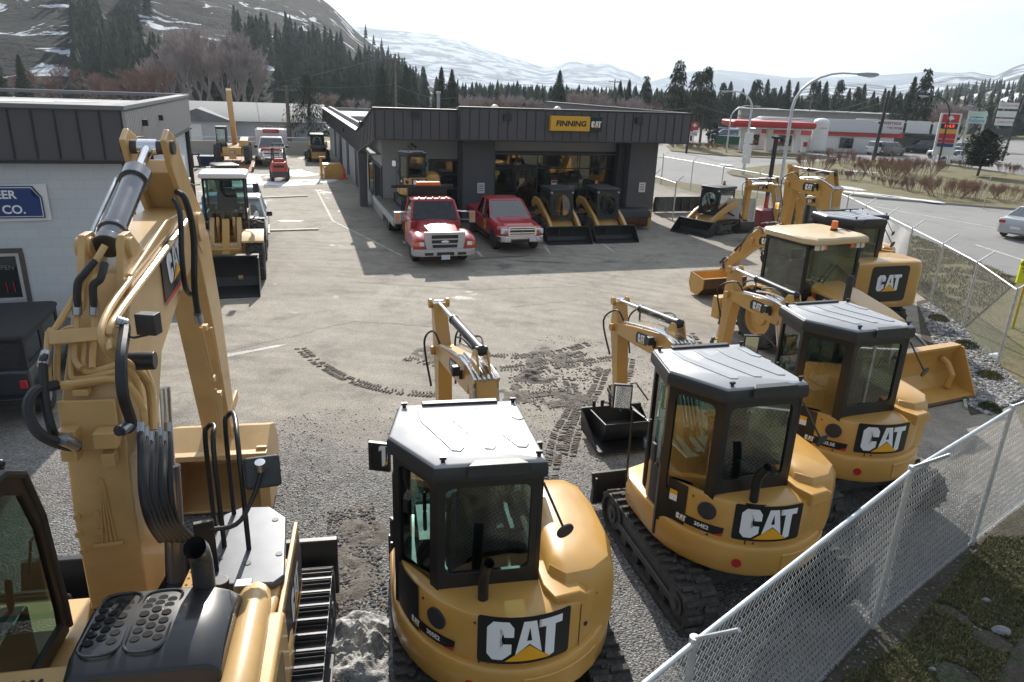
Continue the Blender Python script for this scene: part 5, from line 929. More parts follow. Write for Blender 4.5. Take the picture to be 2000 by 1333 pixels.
def telehandler():
    root = thing('telehandler', 'yellow telehandler with its tan boom raised straight up, on the brown trailer deck', 'telehandler', ed(-3.35, 54.6, .35), YC, 'construction machines on the lot')
    for s in (-1, 1):
        for y in (-1.3, 1.2): wheel(root, s*.95, y, .62, .42, s, YEL, .5, 14)
    m = MB(); m.box(-.6, .6, -2.1, 1.6, .6, 1.1); m.box(-.85, .85, .95, 1.4, .5, .7); m.build('chassis', YEL, root, .04); m = MB(); m.prism([(-1.6, 1.1), (-1.6, 1.6), (.6, 1.5), (.9, 1.1)], -1.0, -.45, 'x'); m.build('engine_pod', YEL, root, .05)
    fr = MB(); gm = MB(); C = [(.35, -.6), (1.0, -.6), (1.0, .6), (.35, .6)]
    for a, b in ((0, 1), (1, 2), (2, 3), (3, 0)): winpanel(fr, gm, C[a], C[b], .9, 2.3, .06, .06, .35, .08, .05)
    c = fr.build('cab', BLK, root); gm.build('window_glass', GLS, c); m = MB(); m.box(.33, 1.02, -.62, .62, 2.3, 2.38); m.build('cab_roof', BLK, c, .02)
    m = MB(); m.prism([(-1.9, 1.2), (-1.8, 1.55), (.3, 4.85), (.58, 4.7), (-1.4, 1.0)], -.22, .12, 'x'); m.build('boom', M('pale_tan_paint', (.62, .42, .2), .4, 0, .06), root, .02)
    m = MB(); m.box(-.25, .2, 1.5, 1.66, .35, 1.05); m.build('front_plate', YEL, root, .02); m = MB(); catlogo(m, planefn((-.03, 1.67, .8), (-1, 0, 0), (0, 0, 1)), .14); m.build('logo_decal', LOGM, root)
telehandler()
def trailer():
    root = thing('equipment_trailer', 'low equipment trailer with rusty orange wooden ramp under the telehandler', 'trailer', ed(-3.4, 54.2), DY)
    WOOD = M('orange_brown_boards', (.30, .13, .05), .7, 0, .3, 4, .3, 20)
    m = MB()
    for k in range(9): x = -1.3+.29*k; m.box(x, x+.27, -1.4, 3.5, .3, .36)
    m.build('deck', WOOD, root, .01)
    m = MB(); m.prism([(-1.4, .36), (-2.7, .04), (-2.7, .0), (-1.4, .28)], -1.35, 1.35, 'x'); m.build('ramp', WOOD, root, .01)
    m = MB(); m.box(-1.4, -1.3, -2.6, 3.6, .1, .34); m.box(1.3, 1.4, -2.6, 3.6, .1, .34); m.build('frame', BRN, root)
    for s in (-1, 1): wheel(root, s*1.5, 1.5, .35, .2, s, STL, .5)
trailer()
def service_truck():
    root = pickup('white and red service truck facing the camera behind the forklift', ed(-.85, 57.6), YC, CWH, None, .98, red=False, name='service_truck')
    m = MB(); m.box(-1.15, 1.15, -3.4, -1.2, .9, 2.35); m.build('service_body', CWH, root, .03); m = MB(); m.box(-.6, .6, -1.25, -1.1, 2.1, 2.4); m.build('light_bar', RED, root, .05)
    for s in (-1, 1): m = MB(); m.box(s*1.16-.01, s*1.16+.012, -3.2, -1.3, 1.3, 2.0); m.build('red_panel', RED, root); m = MB(); m.cyl((s*1.05, -1.3, 2.35), (s*1.05, -1.3, 2.6), .04); m.build('beacon', REDL, root)
    m = MB(); m.loft([[(x, y, z) for x, z in ((-.75, 1.16), (-.6, 1.27), (.6, 1.27), (.75, 1.16))] for y in (1.1, 2.7)]); m.build('red_hood_stripe', RED, root)
service_truck()
def tilt_bucket():
    root = thing('loader_bucket', 'spare yellow bucket on its back beside the workshop wall', 'bucket', ed(2.85, 48.4), DY+rd(10))
    m = MB(); m.prism([(-.5, 0), (-.5, .55), (-.2, .9), (.35, .95), (.5, .5), (.45, .0)], -.6, .6, 'x'); m.build('bucket_shell', YEL, root, .03)
    m = MB(); m.prism([(-.6, .0), (-.6, .75), (-.5, .8), (-.45, 0)], -.62, -.5, 'x'); m.box(-.85, -.72, -.6, -.48, 0, 1.35); m.box(-.9, -.5, -.62, -.5, 1.3, 1.42); m.cyl((-.78, -.54, .2), (-.78, -.54, .35), .12); m.build('bucket_arm', YEL, root, .01)
tilt_bucket()
def cone():
    root = thing('traffic_cone', 'orange traffic cone standing against the white workshop wall', 'traffic cone', ed(3.55, 48.1))
    OR = M('cone_orange', (.75, .09, .03), .5, 0, .05); m = MB(); m.cyl((0, 0, .04), (0, 0, .85), .17, .035, 16); m.build('cone_body', OR, root); m = MB(); m.box(-.24, .24, -.24, .24, 0, .05); m.build('base', OR, root, .01)
cone()
def back_items():
    t = thing('blue_bin', 'blue plastic tote bin left of the trailer', 'bin', ed(-5.2, 55.5), DY); m = MB(); m.loft([[(x*q, y*q, z) for x, y in rrect(-.6, .6, -.5, .5, .08)] for z, q in ((0, .85), (.6, 1), (.64, 1.04), (.68, 1.04))]); m.build('bin_body', M('bin_blue', (.01, .03, .09), .5), t)
    t = thing('fork_attachment', 'black pallet fork carriage standing on the ground left of the telehandler', 'attachment', ed(-6.1, 53.5), DY)
    m = MB(); m.box(-.7, .7, -.05, .05, .1, .2); m.box(-.7, .7, -.05, .05, .9, 1.0)
    for x in (-.65, -.2, .2, .6): m.box(x-.05, x+.05, -.06, .06, .05, 1.05)
    m.build('carriage', BLK, t)
    for x in (-.4, .4): m = MB(); m.box(x-.06, x+.06, -1.2, .0, .03, .08); m.build('fork', BLK, t)
    t = thing('plastic_tank', 'bright blue upright tank between the block wall and the wheel loader', 'tank', ed(-2.55, 28.6), DY); m = MB(); m.loft([[(x*q, y*q, z) for x, y in rrect(-.42, .42, -.5, .5, .1)] for z, q in ((0, .97), (.05, 1), (1.75, 1), (1.85, .9))]); m.build('tank_body', M('tank_blue', (.02, .18, .42), .4, 0, .05), t, .02)
back_items()
skid_steer('yellow skid steer tucked at the far corner of the block building', ed(-2.6, 36.5), YC+.3)
# the car on the road
car('silver sedan driving on the road at the right picture edge', g(2003, 466)+EV*1.0+DV*.3, rd(-58), SIL, 'sedan', None, 1.0, 'sedan_car')
# ------------------------------------------------------------------ ground
def groundmat(name, c1, c2, c3=None, rough=.85, speck=.35, ss=45, ls=.18, bump=.5, gravel=None, wet=0, patch=None):
    m, n, l, p = newmat(name); t = n.new('ShaderNodeTexCoord')
    def NZ(sc, det=8, ro=.6, dist=0):
        z = n.new('ShaderNodeTexNoise'); z.inputs['Scale'].default_value = sc; z.inputs['Detail'].default_value = det; z.inputs['Roughness'].default_value = ro; z.inputs['Distortion'].default_value = dist; l.new(t.outputs['Object'], z.inputs['Vector']); return z.outputs[0]
    def MR(i, a, b, c=0, d=1): r = n.new('ShaderNodeMapRange'); r.inputs[1].default_value = a; r.inputs[2].default_value = b; r.inputs[3].default_value = c; r.inputs[4].default_value = d; l.new(i, r.inputs[0]); return r.outputs[0]
    def MX(f, a, b): x = n.new('ShaderNodeMixRGB'); [l.new(q, x.inputs[i]) if hasattr(q, 'links') else setattr(x.inputs[i], 'default_value', q if i == 0 else (*q, 1)) for i, q in ((0, f), (1, a), (2, b))]; return x.outputs[0]
    def MM(op, a, b): x = n.new('ShaderNodeMath'); x.operation = op; [l.new(q, x.inputs[i]) if hasattr(q, 'links') else setattr(x.inputs[i], 'default_value', q) for i, q in ((0, a), (1, b))]; return x.outputs[0]
    col = MX(MR(NZ(ls, 10, .65, .2), .35, .65), c1, c2)
    if c3: col = MX(MR(NZ(ls*4.3, 9, .68, .2), .52, .68), col, c3)
    fine = NZ(ss, 4, .7); vf = n.new('ShaderNodeTexVoronoi'); vf.inputs['Scale'].default_value = ss*.9; l.new(t.outputs['Object'], vf.inputs['Vector'])
    hgt = fine
    if gravel:
        sp = n.new('ShaderNodeSeparateXYZ'); l.new(t.outputs['Object'], sp.inputs[0]); edge = MM('ADD', sp.outputs[1], MR(NZ(.5, 6, .6), 0, 1, -gravel[1], gravel[1])); gm = MR(edge, gravel[0]+1.6, gravel[0]-1.2)
        gc = n.new('ShaderNodeTexVoronoi'); gc.inputs['Scale'].default_value = 38; l.new(t.outputs['Object'], gc.inputs['Vector']); gcol = MX(MR(gc.outputs['Color'], .1, .95), (.09, .088, .085), (.34, .33, .32)); gcol = MX(MR(NZ(.9, 8, .7, .8), .48, .7), gcol, (.15, .13, .11))
        col = MX(gm, col, gcol); hgt = MM('ADD', fine, MM('MULTIPLY', gm, MM('MULTIPLY', gc.outputs['Distance'], -2.2)))
    sc = n.new('ShaderNodeVectorMath'); sc.operation = 'SCALE'; l.new(col, sc.inputs[0]); l.new(MM('ADD', MM('MULTIPLY', MR(fine, .3, .7, -speck, speck), 1), MR(vf.outputs['Color'], 0, 1, 1-speck*.4, 1+speck*.4)), sc.inputs['Scale']); col = sc.outputs[0]
    if wet:
        wn = MR(NZ(.33, 9, .7, .3), .60, .66); col2 = n.new('ShaderNodeVectorMath'); col2.operation = 'SCALE'; l.new(col, col2.inputs[0]); l.new(MR(wn, 0, 1, 1, .62), col2.inputs['Scale']); col = col2.outputs[0]; l.new(MR(wn, 0, 1, rough, .42), p.inputs['Roughness'])
    else: p.inputs['Roughness'].default_value = rough
    if patch:
        mp = n.new('ShaderNodeMapping'); mp.inputs['Location'].default_value = (6, -2, 0); l.new(t.outputs['Object'], mp.inputs[0]); wv = n.new('ShaderNodeTexWave'); wv.wave_type = 'RINGS'; wv.rings_direction = 'Z'; wv.inputs['Scale'].default_value = .55; wv.inputs['Distortion'].default_value = 5; wv.inputs['Detail'].default_value = 6; wv.inputs['Detail Scale'].default_value = 1.2; wv.inputs['Detail Roughness'].default_value = .75; l.new(mp.outputs[0], wv.inputs[0])
        c3_ = n.new('ShaderNodeVectorMath'); c3_.operation = 'SCALE'; l.new(col, c3_.inputs[0]); l.new(MR(MM('MULTIPLY', MR(wv.outputs['Fac'], .2, .9), MR(NZ(.25, 5, .6), .38, .6)), 0, 1, 1.05, .9), c3_.inputs['Scale']); col = c3_.outputs[0]
        c4_ = n.new('ShaderNodeVectorMath'); c4_.operation = 'SCALE'; l.new(col, c4_.inputs[0]); l.new(MR(NZ(1.6, 12, .78), .35, .68, .82, 1.14), c4_.inputs['Scale']); col = c4_.outputs[0]
    l.new(col, p.inputs['Base Color']); b = n.new('ShaderNodeBump'); b.inputs['Strength'].default_value = bump; b.inputs['Distance'].default_value = .03; l.new(hgt, b.inputs['Height']); l.new(b.outputs[0], p.inputs['Normal']); p.inputs['Specular IOR Level'].default_value = .35
    return m
def sheet(name, pts, z, mat, kind='structure'):
    m = MB(); m.add([(p[0], p[1], z) for p in pts], [list(range(len(pts)))]); o = m.build(name, mat)
    if o.data.polygons[0].normal.z < 0: o.data.flip_normals()
    o['kind'] = kind; return o
GRASS = groundmat('dry_grass', (.13, .125, .055), (.19, .15, .08), (.07, .08, .03), .95, .45, 30, .35, .8)
DIRT = groundmat('dark_soil', (.06, .052, .04), (.10, .088, .068), (.045, .06, .02), .95, .5, 26, .8, 1)
YARD = groundmat('dusty_asphalt', (.26, .228, .188), (.35, .312, .26), (.19, .17, .145), .85, .42, 38, .2, .7, gravel=(10.9, 2.4), wet=1, patch=1)
ROAD = groundmat('road_asphalt', (.21, .205, .2), (.255, .248, .235), (.175, .17, .165), .82, .25, 50, .12, .25)
CONC = groundmat('pale_concrete', (.42, .40, .37), (.36, .34, .31), None, .85, .15, 50, .4, .3)
SNOW = M('old_snow', (.72, .74, .78), .6, 0, .12, 2, .5, 14, dirt=.5, dcol=(.35, .32, .28))
sheet('ground', [(-900, -60), (1400, -60), (2200, 3000), (-1800, 3000)], -.02, GRASS)
FH = 2.12
FENCE = [g(1060, 1500, FH), g(1355, 1257, FH), g(1780, 920, FH), g(1976, 800, FH), g(2120, 718, FH)]; FENCE = [Vector((q.x, q.y, 0)) for q in FENCE]
FA = [ed(12.4, 6.2), ed(16.2, 12.0), ed(17.9, 14.55), ed(19.1, 16.8), ed(20.3, 19.2), ed(21.5, 21.6), ed(22.7, 24.0), ed(23.9, 26.4), ed(25.0, 29.0), ed(25.6, 32.0), ed(25.5, 35.2), ed(25.2, 38.4), ed(25.0, 41.6), ed(24.6, 44.8), ed(22.5, 46.2), ed(19.5, 46.4)]
yp = [FENCE[0], FENCE[2], FENCE[3], FENCE[4]]+FA[1:-2]+[ed(24, 60), ed(10, 80), ed(-30, 80), ed(-40, 10), Vector((-30, -5, 0)), Vector((1, -5, 0))]
sheet('yard', yp, .0, YARD)
sheet('road', [g(2100, 600), g(1990, 546), g(1870, 500), g(1790, 462), g(1700, 425), g(1600, 398), g(1500, 380), ed(27, 46), ed(24.5, 56), ed(30, 75), ed(60, 120), ed(90, 118), ed(75, 70), ed(120, 40), ed(120, 0), ed(40, -5)], -.008, ROAD)
isl = [(1418, 338), (1440, 332), (1530, 322), (1640, 314), (1750, 316), (1850, 322), (2000, 345), (2300, 400), (2300, 470), (2000, 412), (1850, 400), (1700, 388), (1640, 380), (1560, 366), (1480, 352), (1430, 344)]
def raised(name, px, h, mat, side=CONC):
    P = [g(*q) for q in px]; m = MB(); n = len(P); m.add([(p.x, p.y, z) for z in (-.02, h) for p in P], [list(range(n, 2*n))]); o = m.build(name, mat); o['kind'] = 'structure'
    if o.data.polygons[0].normal.z < 0: o.data.flip_normals()
    m = MB(); m.add([(p.x, p.y, z) for z in (-.02, h-.005) for p in P], [(i, (i+1) % n, (i+1) % n+n, i+n) for i in range(n)]); k = m.build('kerb', side); k['kind'] = 'structure'; return o
raised('grass_island', isl, .1, GRASS)
raised('grass_verge', [(1300, 287), (1335, 280), (1440, 290), (1500, 297), (1640, 308), (1560, 312), (1480, 309), (1380, 303), (1310, 296)], .1, GRASS)
sheet('parking_lot', [g(1640, 308), g(1560, 300), g(1420, 284), g(1420, 262), g(1700, 262), g(2000, 275), g(2150, 330), g(1950, 322), g(1760, 314)], .004, ROAD)
sheet('grass_verge', [FA[2]+EV*.1, g(1990, 546), g(1870, 500), g(1790, 462), FA[7]+EV*.3], .012, GRASS)
sheet('gravel_bed', [g(1790, 590), g(1812, 585), FA[3], FA[2], FA[1], g(2005, 780), g(1940, 806), g(1895, 812), g(1880, 770), g(1840, 715), g(1800, 668)], .008, DIRT)
sheet('dirt_bank', [FENCE[0]+Vector((.1, 0, 0)), FENCE[2], FENCE[3], FENCE[4], g(2300, 900), g(2300, 2500), g(1300, 2500)], .004, DIRT)
def strip(name, pts, w, z, mat, h=0):
    P = [Vector((p[0], p[1], 0)) for p in pts]; m = MB(); L_ = []; R_ = []
    for i, p in enumerate(P):
        t = (P[min(i+1, len(P)-1)]-P[max(i-1, 0)]).normalized(); nn = Vector((-t.y, t.x, 0))*w/2; L_.append(p+nn+Vector((0, 0, z))); R_.append(p-nn+Vector((0, 0, z)))
    if h:
        up = Vector((0, 0, h)); n = len(P); m.loft([[L_[i], R_[i], R_[i]+up, L_[i]+up] for i in range(n)])
    else:
        n = len(P); m.add(L_+R_, [(i, n+i, n+i+1, i+1) for i in range(n-1)])
    o = m.build(name, mat); o['kind'] = 'structure'
    return o
LINE = M('worn_line_paint', (.48, .47, .42), .8, 0, .35, 3, dirt=.7, dcol=(.27, .25, .22))
for a, b in (((618, 371), (650, 432)), ((650, 432), (738, 476)), ((738, 476), (785, 500)), ((930, 490), (942, 502)), ((1063, 480), (1074, 495)), ((1175, 475), (1198, 492))): strip('parking_line', [g(*a), g(*b)], .1, .006, LINE)
for a, b in (((526, 452), (622, 449)), ((500, 388), (600, 384))):
    strip('parking_kerb', [g(*a), g(*b)], .2, .004, M('pale_kerb', (.62, .58, .5), .9, 0, .2, 6), .05)
strip('edging', [g(1770, 640), g(1800, 668), g(1840, 715), g(1880, 770), g(1886, 800)], .06, .01, CONC, .04)
for pts in ([(1640, 392), (1800, 420), (2000, 455), (2100, 480)], [(1600, 385), (1760, 404)], [(1905, 478), (2010, 512)]): strip('road_line', [g(*p) for p in pts], .14, .0, LINE)
def blob_sheet(name, cx, cy, rx, ry, z, mat, ang=0, seed=0, n=40, kind='structure', h=.03):
    rnd = random.Random(seed); ph = [rnd.random()*6.28 for _ in range(5)]; m = MB()
    ring = []
    for k in range(n):
        a = 2*pi*k/n; r = 1+.18*sin(2*a+ph[0])+.14*sin(3*a+ph[1])+.1*sin(5*a+ph[2])+.09*sin(9*a+ph[3])+.06*sin(14*a+ph[4]); x = rx*r*cos(a); y = ry*r*sin(a); ring.append((cx+x*cos(ang)-y*sin(ang), cy+x*sin(ang)+y*cos(ang)))
    inner = [(cx+(x-cx)*.85, cy+(y-cy)*.85, z+h) for x, y in ring]; m.loft([[(x, y, z) for x, y in ring], inner], cap=False); m.add(inner, [list(range(n))]); o = m.build(name, mat); o['kind'] = kind; return o
for i, (e, d, rx, ry) in enumerate(((-.5, 45.8, 2.9, .8), (1.6, 46.9, 1.4, .9), (-3.2, 46.5, 1.4, .5), (.5, 51, 1.2, 2.2), (-3.4, 50, 1.8, .6), (-2.0, 48.5, .6, 1.4))): p = ed(e, d); blob_sheet('snow_patch', p.x, p.y, rx, ry, .002, SNOW, DY, i)
for i, (x, y, rx, ry) in enumerate(((1700, 383, 2.6, .5), (1775, 392, 2.0, .42), (1640, 368, 1.2, .5), (1680, 338, 1.2, .5), (1420, 325, .8, .3), (1660, 372, 1.0, .4))): p = g(x, y); blob_sheet('snow_patch', p.x, p.y, rx, ry, .098, SNOW, rd(-42), 20+i)
for i, (x, y, rx, ry) in enumerate(((540, 238, 8, 3), (620, 246, 5, 1.5), (600, 262, 2, 3), (460, 248, 6, 2))): p = g(x, y); blob_sheet('snow_patch', p.x, p.y, rx, ry, -.015, SNOW, 0, 40+i)
# soil heaps and tread prints
def lumps(name, pts, mat, label=None, cat=None, kind=None, seed=0, res=36):
    """one rough heap: displaced dome over (x, y, r, h)"""
    x, y, r, h = pts; rnd = random.Random(seed); off = Vector((rnd.random()*50, rnd.random()*50, 0)); vs = []; n = res
    for i in range(n+1):
        for k in range(n*2):
            a = pi*k/n; q = i/n; rr = r*q*(1+.25*noise.noise(Vector((cos(a)*1.2, sin(a)*1.2, 0))+off)); px = x+rr*cos(a); py = y+rr*sin(a)
            z = h*(1-q*q)**1.1*(.7+1.0*noise.noise(Vector((px*2.6, py*2.6, 0))+off))-h*.16+h*.8*noise.noise(Vector((px*6, py*6, 3))+off)*(1.1-q)+.22*h*noise.noise(Vector((px*15, py*15, 7))+off)*(1.15-q)+.12*h*noise.noise(Vector((px*34, py*34, 7))+off)*(1.1-q)
            vs.append((px, py, max(-.02, z-.01) if i < n else -.02))
    fs = [(i*2*n+k, (i+1)*2*n+k, (i+1)*2*n+(k+1) % (2*n), i*2*n+(k+1) % (2*n)) for i in range(n) for k in range(2*n)]
    m = MB(); m.add(vs, fs); o = m.build(name, mat, ang=180); tag(o, label, cat, None, kind); return o
SNOWD = M('dirty_snow', (.52, .51, .49), .9, 0, .25, 7, 1, 60, dirt=1.0, dcol=(.12, .10, .085), spec=.2)
SOIL = groundmat('damp_soil', (.13, .113, .092), (.19, .168, .14), None, .9, .5, 40, 1.5, 1)
p = g(700, 1262); lumps('snow_heap', (p.x, p.y, .62, .24), SNOWD, 'dirty lumpy snow heap beside the track of the nearest mini excavator', 'snow heap', seed=3, res=60)
p = g(655, 1130); lumps('soil_heap', (p.x, p.y, .7, .07), SOIL, None, None, 'structure', 5); p = g(690, 1045); lumps('soil_heap', (p.x, p.y, .6, .05), SOIL, None, None, 'structure', 6)
for i, (x, y, r, h) in enumerate(((1045, 735, .55, .12), (1010, 770, .6, .07), (1100, 780, .7, .06), (1260, 650, .4, .04), (860, 690, .9, .04), (1080, 700, 1.0, .04))): p = g(x, y); lumps('soil_heap', (p.x, p.y, r, h), SOIL, None, None, 'structure', 10+i)
def treads(paths, w=.28, step=.075):
    m = MB(); rnd = random.Random(4)
    for pts in paths:
        P = smooth([g(*q) for q in pts], 14)
        acc = 0
        for i in range(len(P)-1):
            d = P[i+1]-P[i]; Ln = d.length; t = d.normalized(); nn = Vector((-t.y, t.x, 0)); s = -acc
            while s+step < Ln:
                s += step; c = P[i]+t*s; a = atan2(t.y, t.x)
                if rnd.random() < .12: continue
                for q in (-1, 1):
                    if rnd.random() < .9: m.obox(c+nn*q*w*.27+t*(.02*q)+Vector((0, 0, .012)), (.03+.02*rnd.random(), w*.42, .008+.012*rnd.random()), a+q*.25+rnd.uniform(-.15, .15), 0, rnd.uniform(-.2, .2), rnd.uniform(-.1, .1))
            acc = (acc+Ln) % step
    o = m.build('tread_prints', SOIL); o['kind'] = 'stuff'; o['label'] = 'dark tread prints pressed into the dirt of the yard'; return o
treads([[(585, 680), (625, 712), (690, 745), (770, 765), (860, 772)], [(790, 700), (850, 712), (930, 722), (1010, 718), (1080, 705), (1140, 690)], [(1000, 745), (1060, 722), (1140, 708), (1200, 700)], [(940, 690), (1010, 697), (1090, 688), (1150, 672)],
        [(1180, 720), (1165, 760), (1140, 800), (1120, 850), (1110, 890)], [(1110, 740), (1120, 790), (1090, 850), (1080, 900), (1070, 960)], [(1230, 700), (1220, 740), (1190, 790)], [(1345, 650), (1362, 672)], [(1000, 780), (1060, 770), (1130, 765)], [(1040, 800), (1100, 790), (1160, 800)], [(1150, 720), (1230, 730)]])
def jag(pts, n, amp, seed):
    rnd = random.Random(seed); out = []
    for i in range(len(pts)-1):
        for k in range(n): t = k/n; p = pts[i].lerp(pts[i+1], t); out.append(p+Vector((rnd.uniform(-amp, amp), rnd.uniform(-amp, amp), 0)))
    return out+[pts[-1]]
CRK = M('crack_filler', (.12, .108, .095), .9, 0, .3, 9)
for i, pts in enumerate(([(430, 690), (560, 660), (690, 628), (860, 640)], [(700, 552), (930, 566), (1130, 560), (1260, 590)], [(1165, 505), (1250, 515), (1320, 500)], [(1000, 600), (1140, 585), (1190, 610)])): strip('crack', jag([g(*q) for q in pts], 16, .07, i), .016, .003, CRK)
STN = groundmat('wet_stain', (.10, .095, .09), (.14, .13, .12), None, .45, .2, 50, .6, .3)
for i, (x, y, rx, ry, a) in enumerate(((975, 503, 1.0, .16, .1), (1060, 512, .9, .12, -.3), (985, 520, .25, .35, 0), (565, 432, .5, .2, 0), (1190, 512, .3, .1, 0), (470, 690, .9, .1, .4))): p = g(x, y); blob_sheet('stain', p.x, p.y, rx, ry, .0035, STN, DY+a, 60+i, 60, h=.0003)
# loose stones
def stones(name, area, n, r0, r1, cols, seed, z=0, kind='stuff', label=''):
    rnd = random.Random(seed); m = MB(); ico = [(0, 0, 1), (.89, 0, .45), (.28, .85, .45), (-.72, .53, .45), (-.72, -.53, .45), (.28, -.85, .45), (.72, .53, -.45), (-.28, .85, -.45), (-.89, 0, -.45), (-.28, -.85, -.45), (.72, -.53, -.45), (0, 0, -1)]
    F = [(0, 1, 2), (0, 2, 3), (0, 3, 4), (0, 4, 5), (0, 5, 1), (1, 6, 2), (2, 7, 3), (3, 8, 4), (4, 9, 5), (5, 10, 1), (6, 7, 2), (7, 8, 3), (8, 9, 4), (9, 10, 5), (10, 6, 1), (11, 7, 6), (11, 8, 7), (11, 9, 8), (11, 10, 9), (11, 6, 10)]
    for _ in range(n):
        p = area(rnd); r = rnd.uniform(r0, r1); a = rnd.random()*6.28; s = (rnd.uniform(.7, 1.4), rnd.uniform(.7, 1.2), rnd.uniform(.4, .8)); k = rnd.randrange(len(cols))
        m.add([(p[0]+r*(x*s[0]*cos(a)-y*s[1]*sin(a)), p[1]+r*(x*s[0]*sin(a)+y*s[1]*cos(a)), z+r*s[2]*(zz+.4)) for x, y, zz in ico], F, k)
    o = m.build(name, cols, ang=20); o['kind'] = kind
    if label: o['label'] = label
    return o
SC = [M('stone_'+n_, c, .8, 0, .2, 20) for n_, c in (('grey', (.22, .22, .23)), ('pale', (.42, .41, .39)), ('dark', (.10, .10, .11)), ('brown', (.2, .17, .14)))]
def tri_area(polys):
    def f(r):
        q = polys[r.randrange(len(polys))]; u, v = r.random(), r.random(); a, b, c, d = q; return (a*(1-u)+b*u)*(1-v)+(d*(1-u)+c*u)*v
    return f
stones('river_rocks', tri_area([[g(1795, 600), FA[3], FA[2], g(1840, 715)], [g(1840, 715), FA[2], FA[1], g(1885, 790)], [g(1885, 790), FA[1], g(2010, 770), g(1930, 812)]]), 6500, .018, .048, [SC[0], SC[2], SC[3], SC[1]], 1, .01, label='grey river rocks in the bed along the fence')
stones('loose_gravel', tri_area([[g(560, 800), g(1150, 780), g(1300, 1333), g(600, 1333)], [g(300, 880), g(620, 800), g(640, 1333), g(540, 1200)], [g(1150, 1000), g(1300, 960), g(1750, 1000), g(1400, 1400)], [g(1050, 650), g(1500, 700), g(1250, 950), g(1000, 900)]]), 9000, .006, .018, SC, 2, .0, label='fine loose gravel scattered on the yard')
stones('soil_crumbs', tri_area([[g(640, 1000), g(730, 990), g(760, 1200), g(640, 1160)], [g(1000, 690), g(1150, 690), g(1170, 790), g(990, 790)], [g(640, 1160), g(700, 1150), g(700, 1333), g(620, 1333)]]), 2600, .008, .03, [SOIL, SC[2], SC[3]], 8, .0, label='dark broken soil crumbs on the gravel')
stones('bank_stones', tri_area([[g(1700, 1250), g(1910, 1030), g(2050, 1100), g(1750, 1500)], [g(1500, 1400), g(1700, 1245), g(1760, 1500), g(1500, 1600)]]), 700, .006, .022, [SC[0], SC[2], SC[3]], 3, .005, label='small stones on the dirt bank beyond the fence')
for i, (x, y, r) in enumerate(((1925, 1175, .05), (1955, 1235, .1), (1820, 1310, .04))):
    p = g(x, y); m = MB(); m.sph((0, 0, 0), r, 9, sc=(1.2, .8, .5)); o = m.build('rock', SC[0]); o.location = (p.x, p.y, .02); tag(o, ['small grey rock half way up the dirt bank', 'largest grey rock on the dirt bank beyond the fence', 'small grey rock low on the dirt bank near the picture bottom'][i], 'rock')
def tufts(name, area, n, h0, h1, cols, seed, z=0, label=''):
    rnd = random.Random(seed); m = MB()
    for _ in range(n):
        p = area(rnd); k = rnd.randrange(len(cols))
        if noise.noise(Vector((p[0]*1.3, p[1]*1.3, seed))) < -.32: continue
        for _ in range(4):
            a = rnd.random()*6.28; h = rnd.uniform(h0, h1); w = .006+.004*rnd.random(); dx, dy = cos(a), sin(a); b = rnd.uniform(.3, 1.1)*h
            m.add([(p[0]-dy*w, p[1]+dx*w, z), (p[0]+dy*w, p[1]-dx*w, z), (p[0]+dx*b, p[1]+dy*b, z+h)], [(0, 1, 2)], k)
    o = m.build(name, cols); o['kind'] = 'stuff'; o['label'] = label; return o
GC = [M('grass_'+n_, c, .8, 0, .2, 9) for n_, c in (('green', (.06, .085, .02)), ('straw', (.26, .21, .11)), ('olive', (.1, .1, .04)))]
tufts('grass', tri_area([[g(1760, 1260), g(1930, 1050), g(2100, 1050), g(1850, 1500)], [g(1500, 1420), g(1760, 1260), g(1900, 1500), g(1500, 1700)]]), 34000, .012, .05, [GC[0], GC[2], GC[2], GC[1]], 1, .0, 'patchy grass on the dirt bank beyond the fence')
tufts('grass', tri_area([[FA[2]+EV*.1, g(1990, 546), g(1790, 462), FA[7]+EV*.3]]), 9000, .03, .1, [GC[1], GC[2]], 2, .01, 'dry grass on the verge between fence and road')
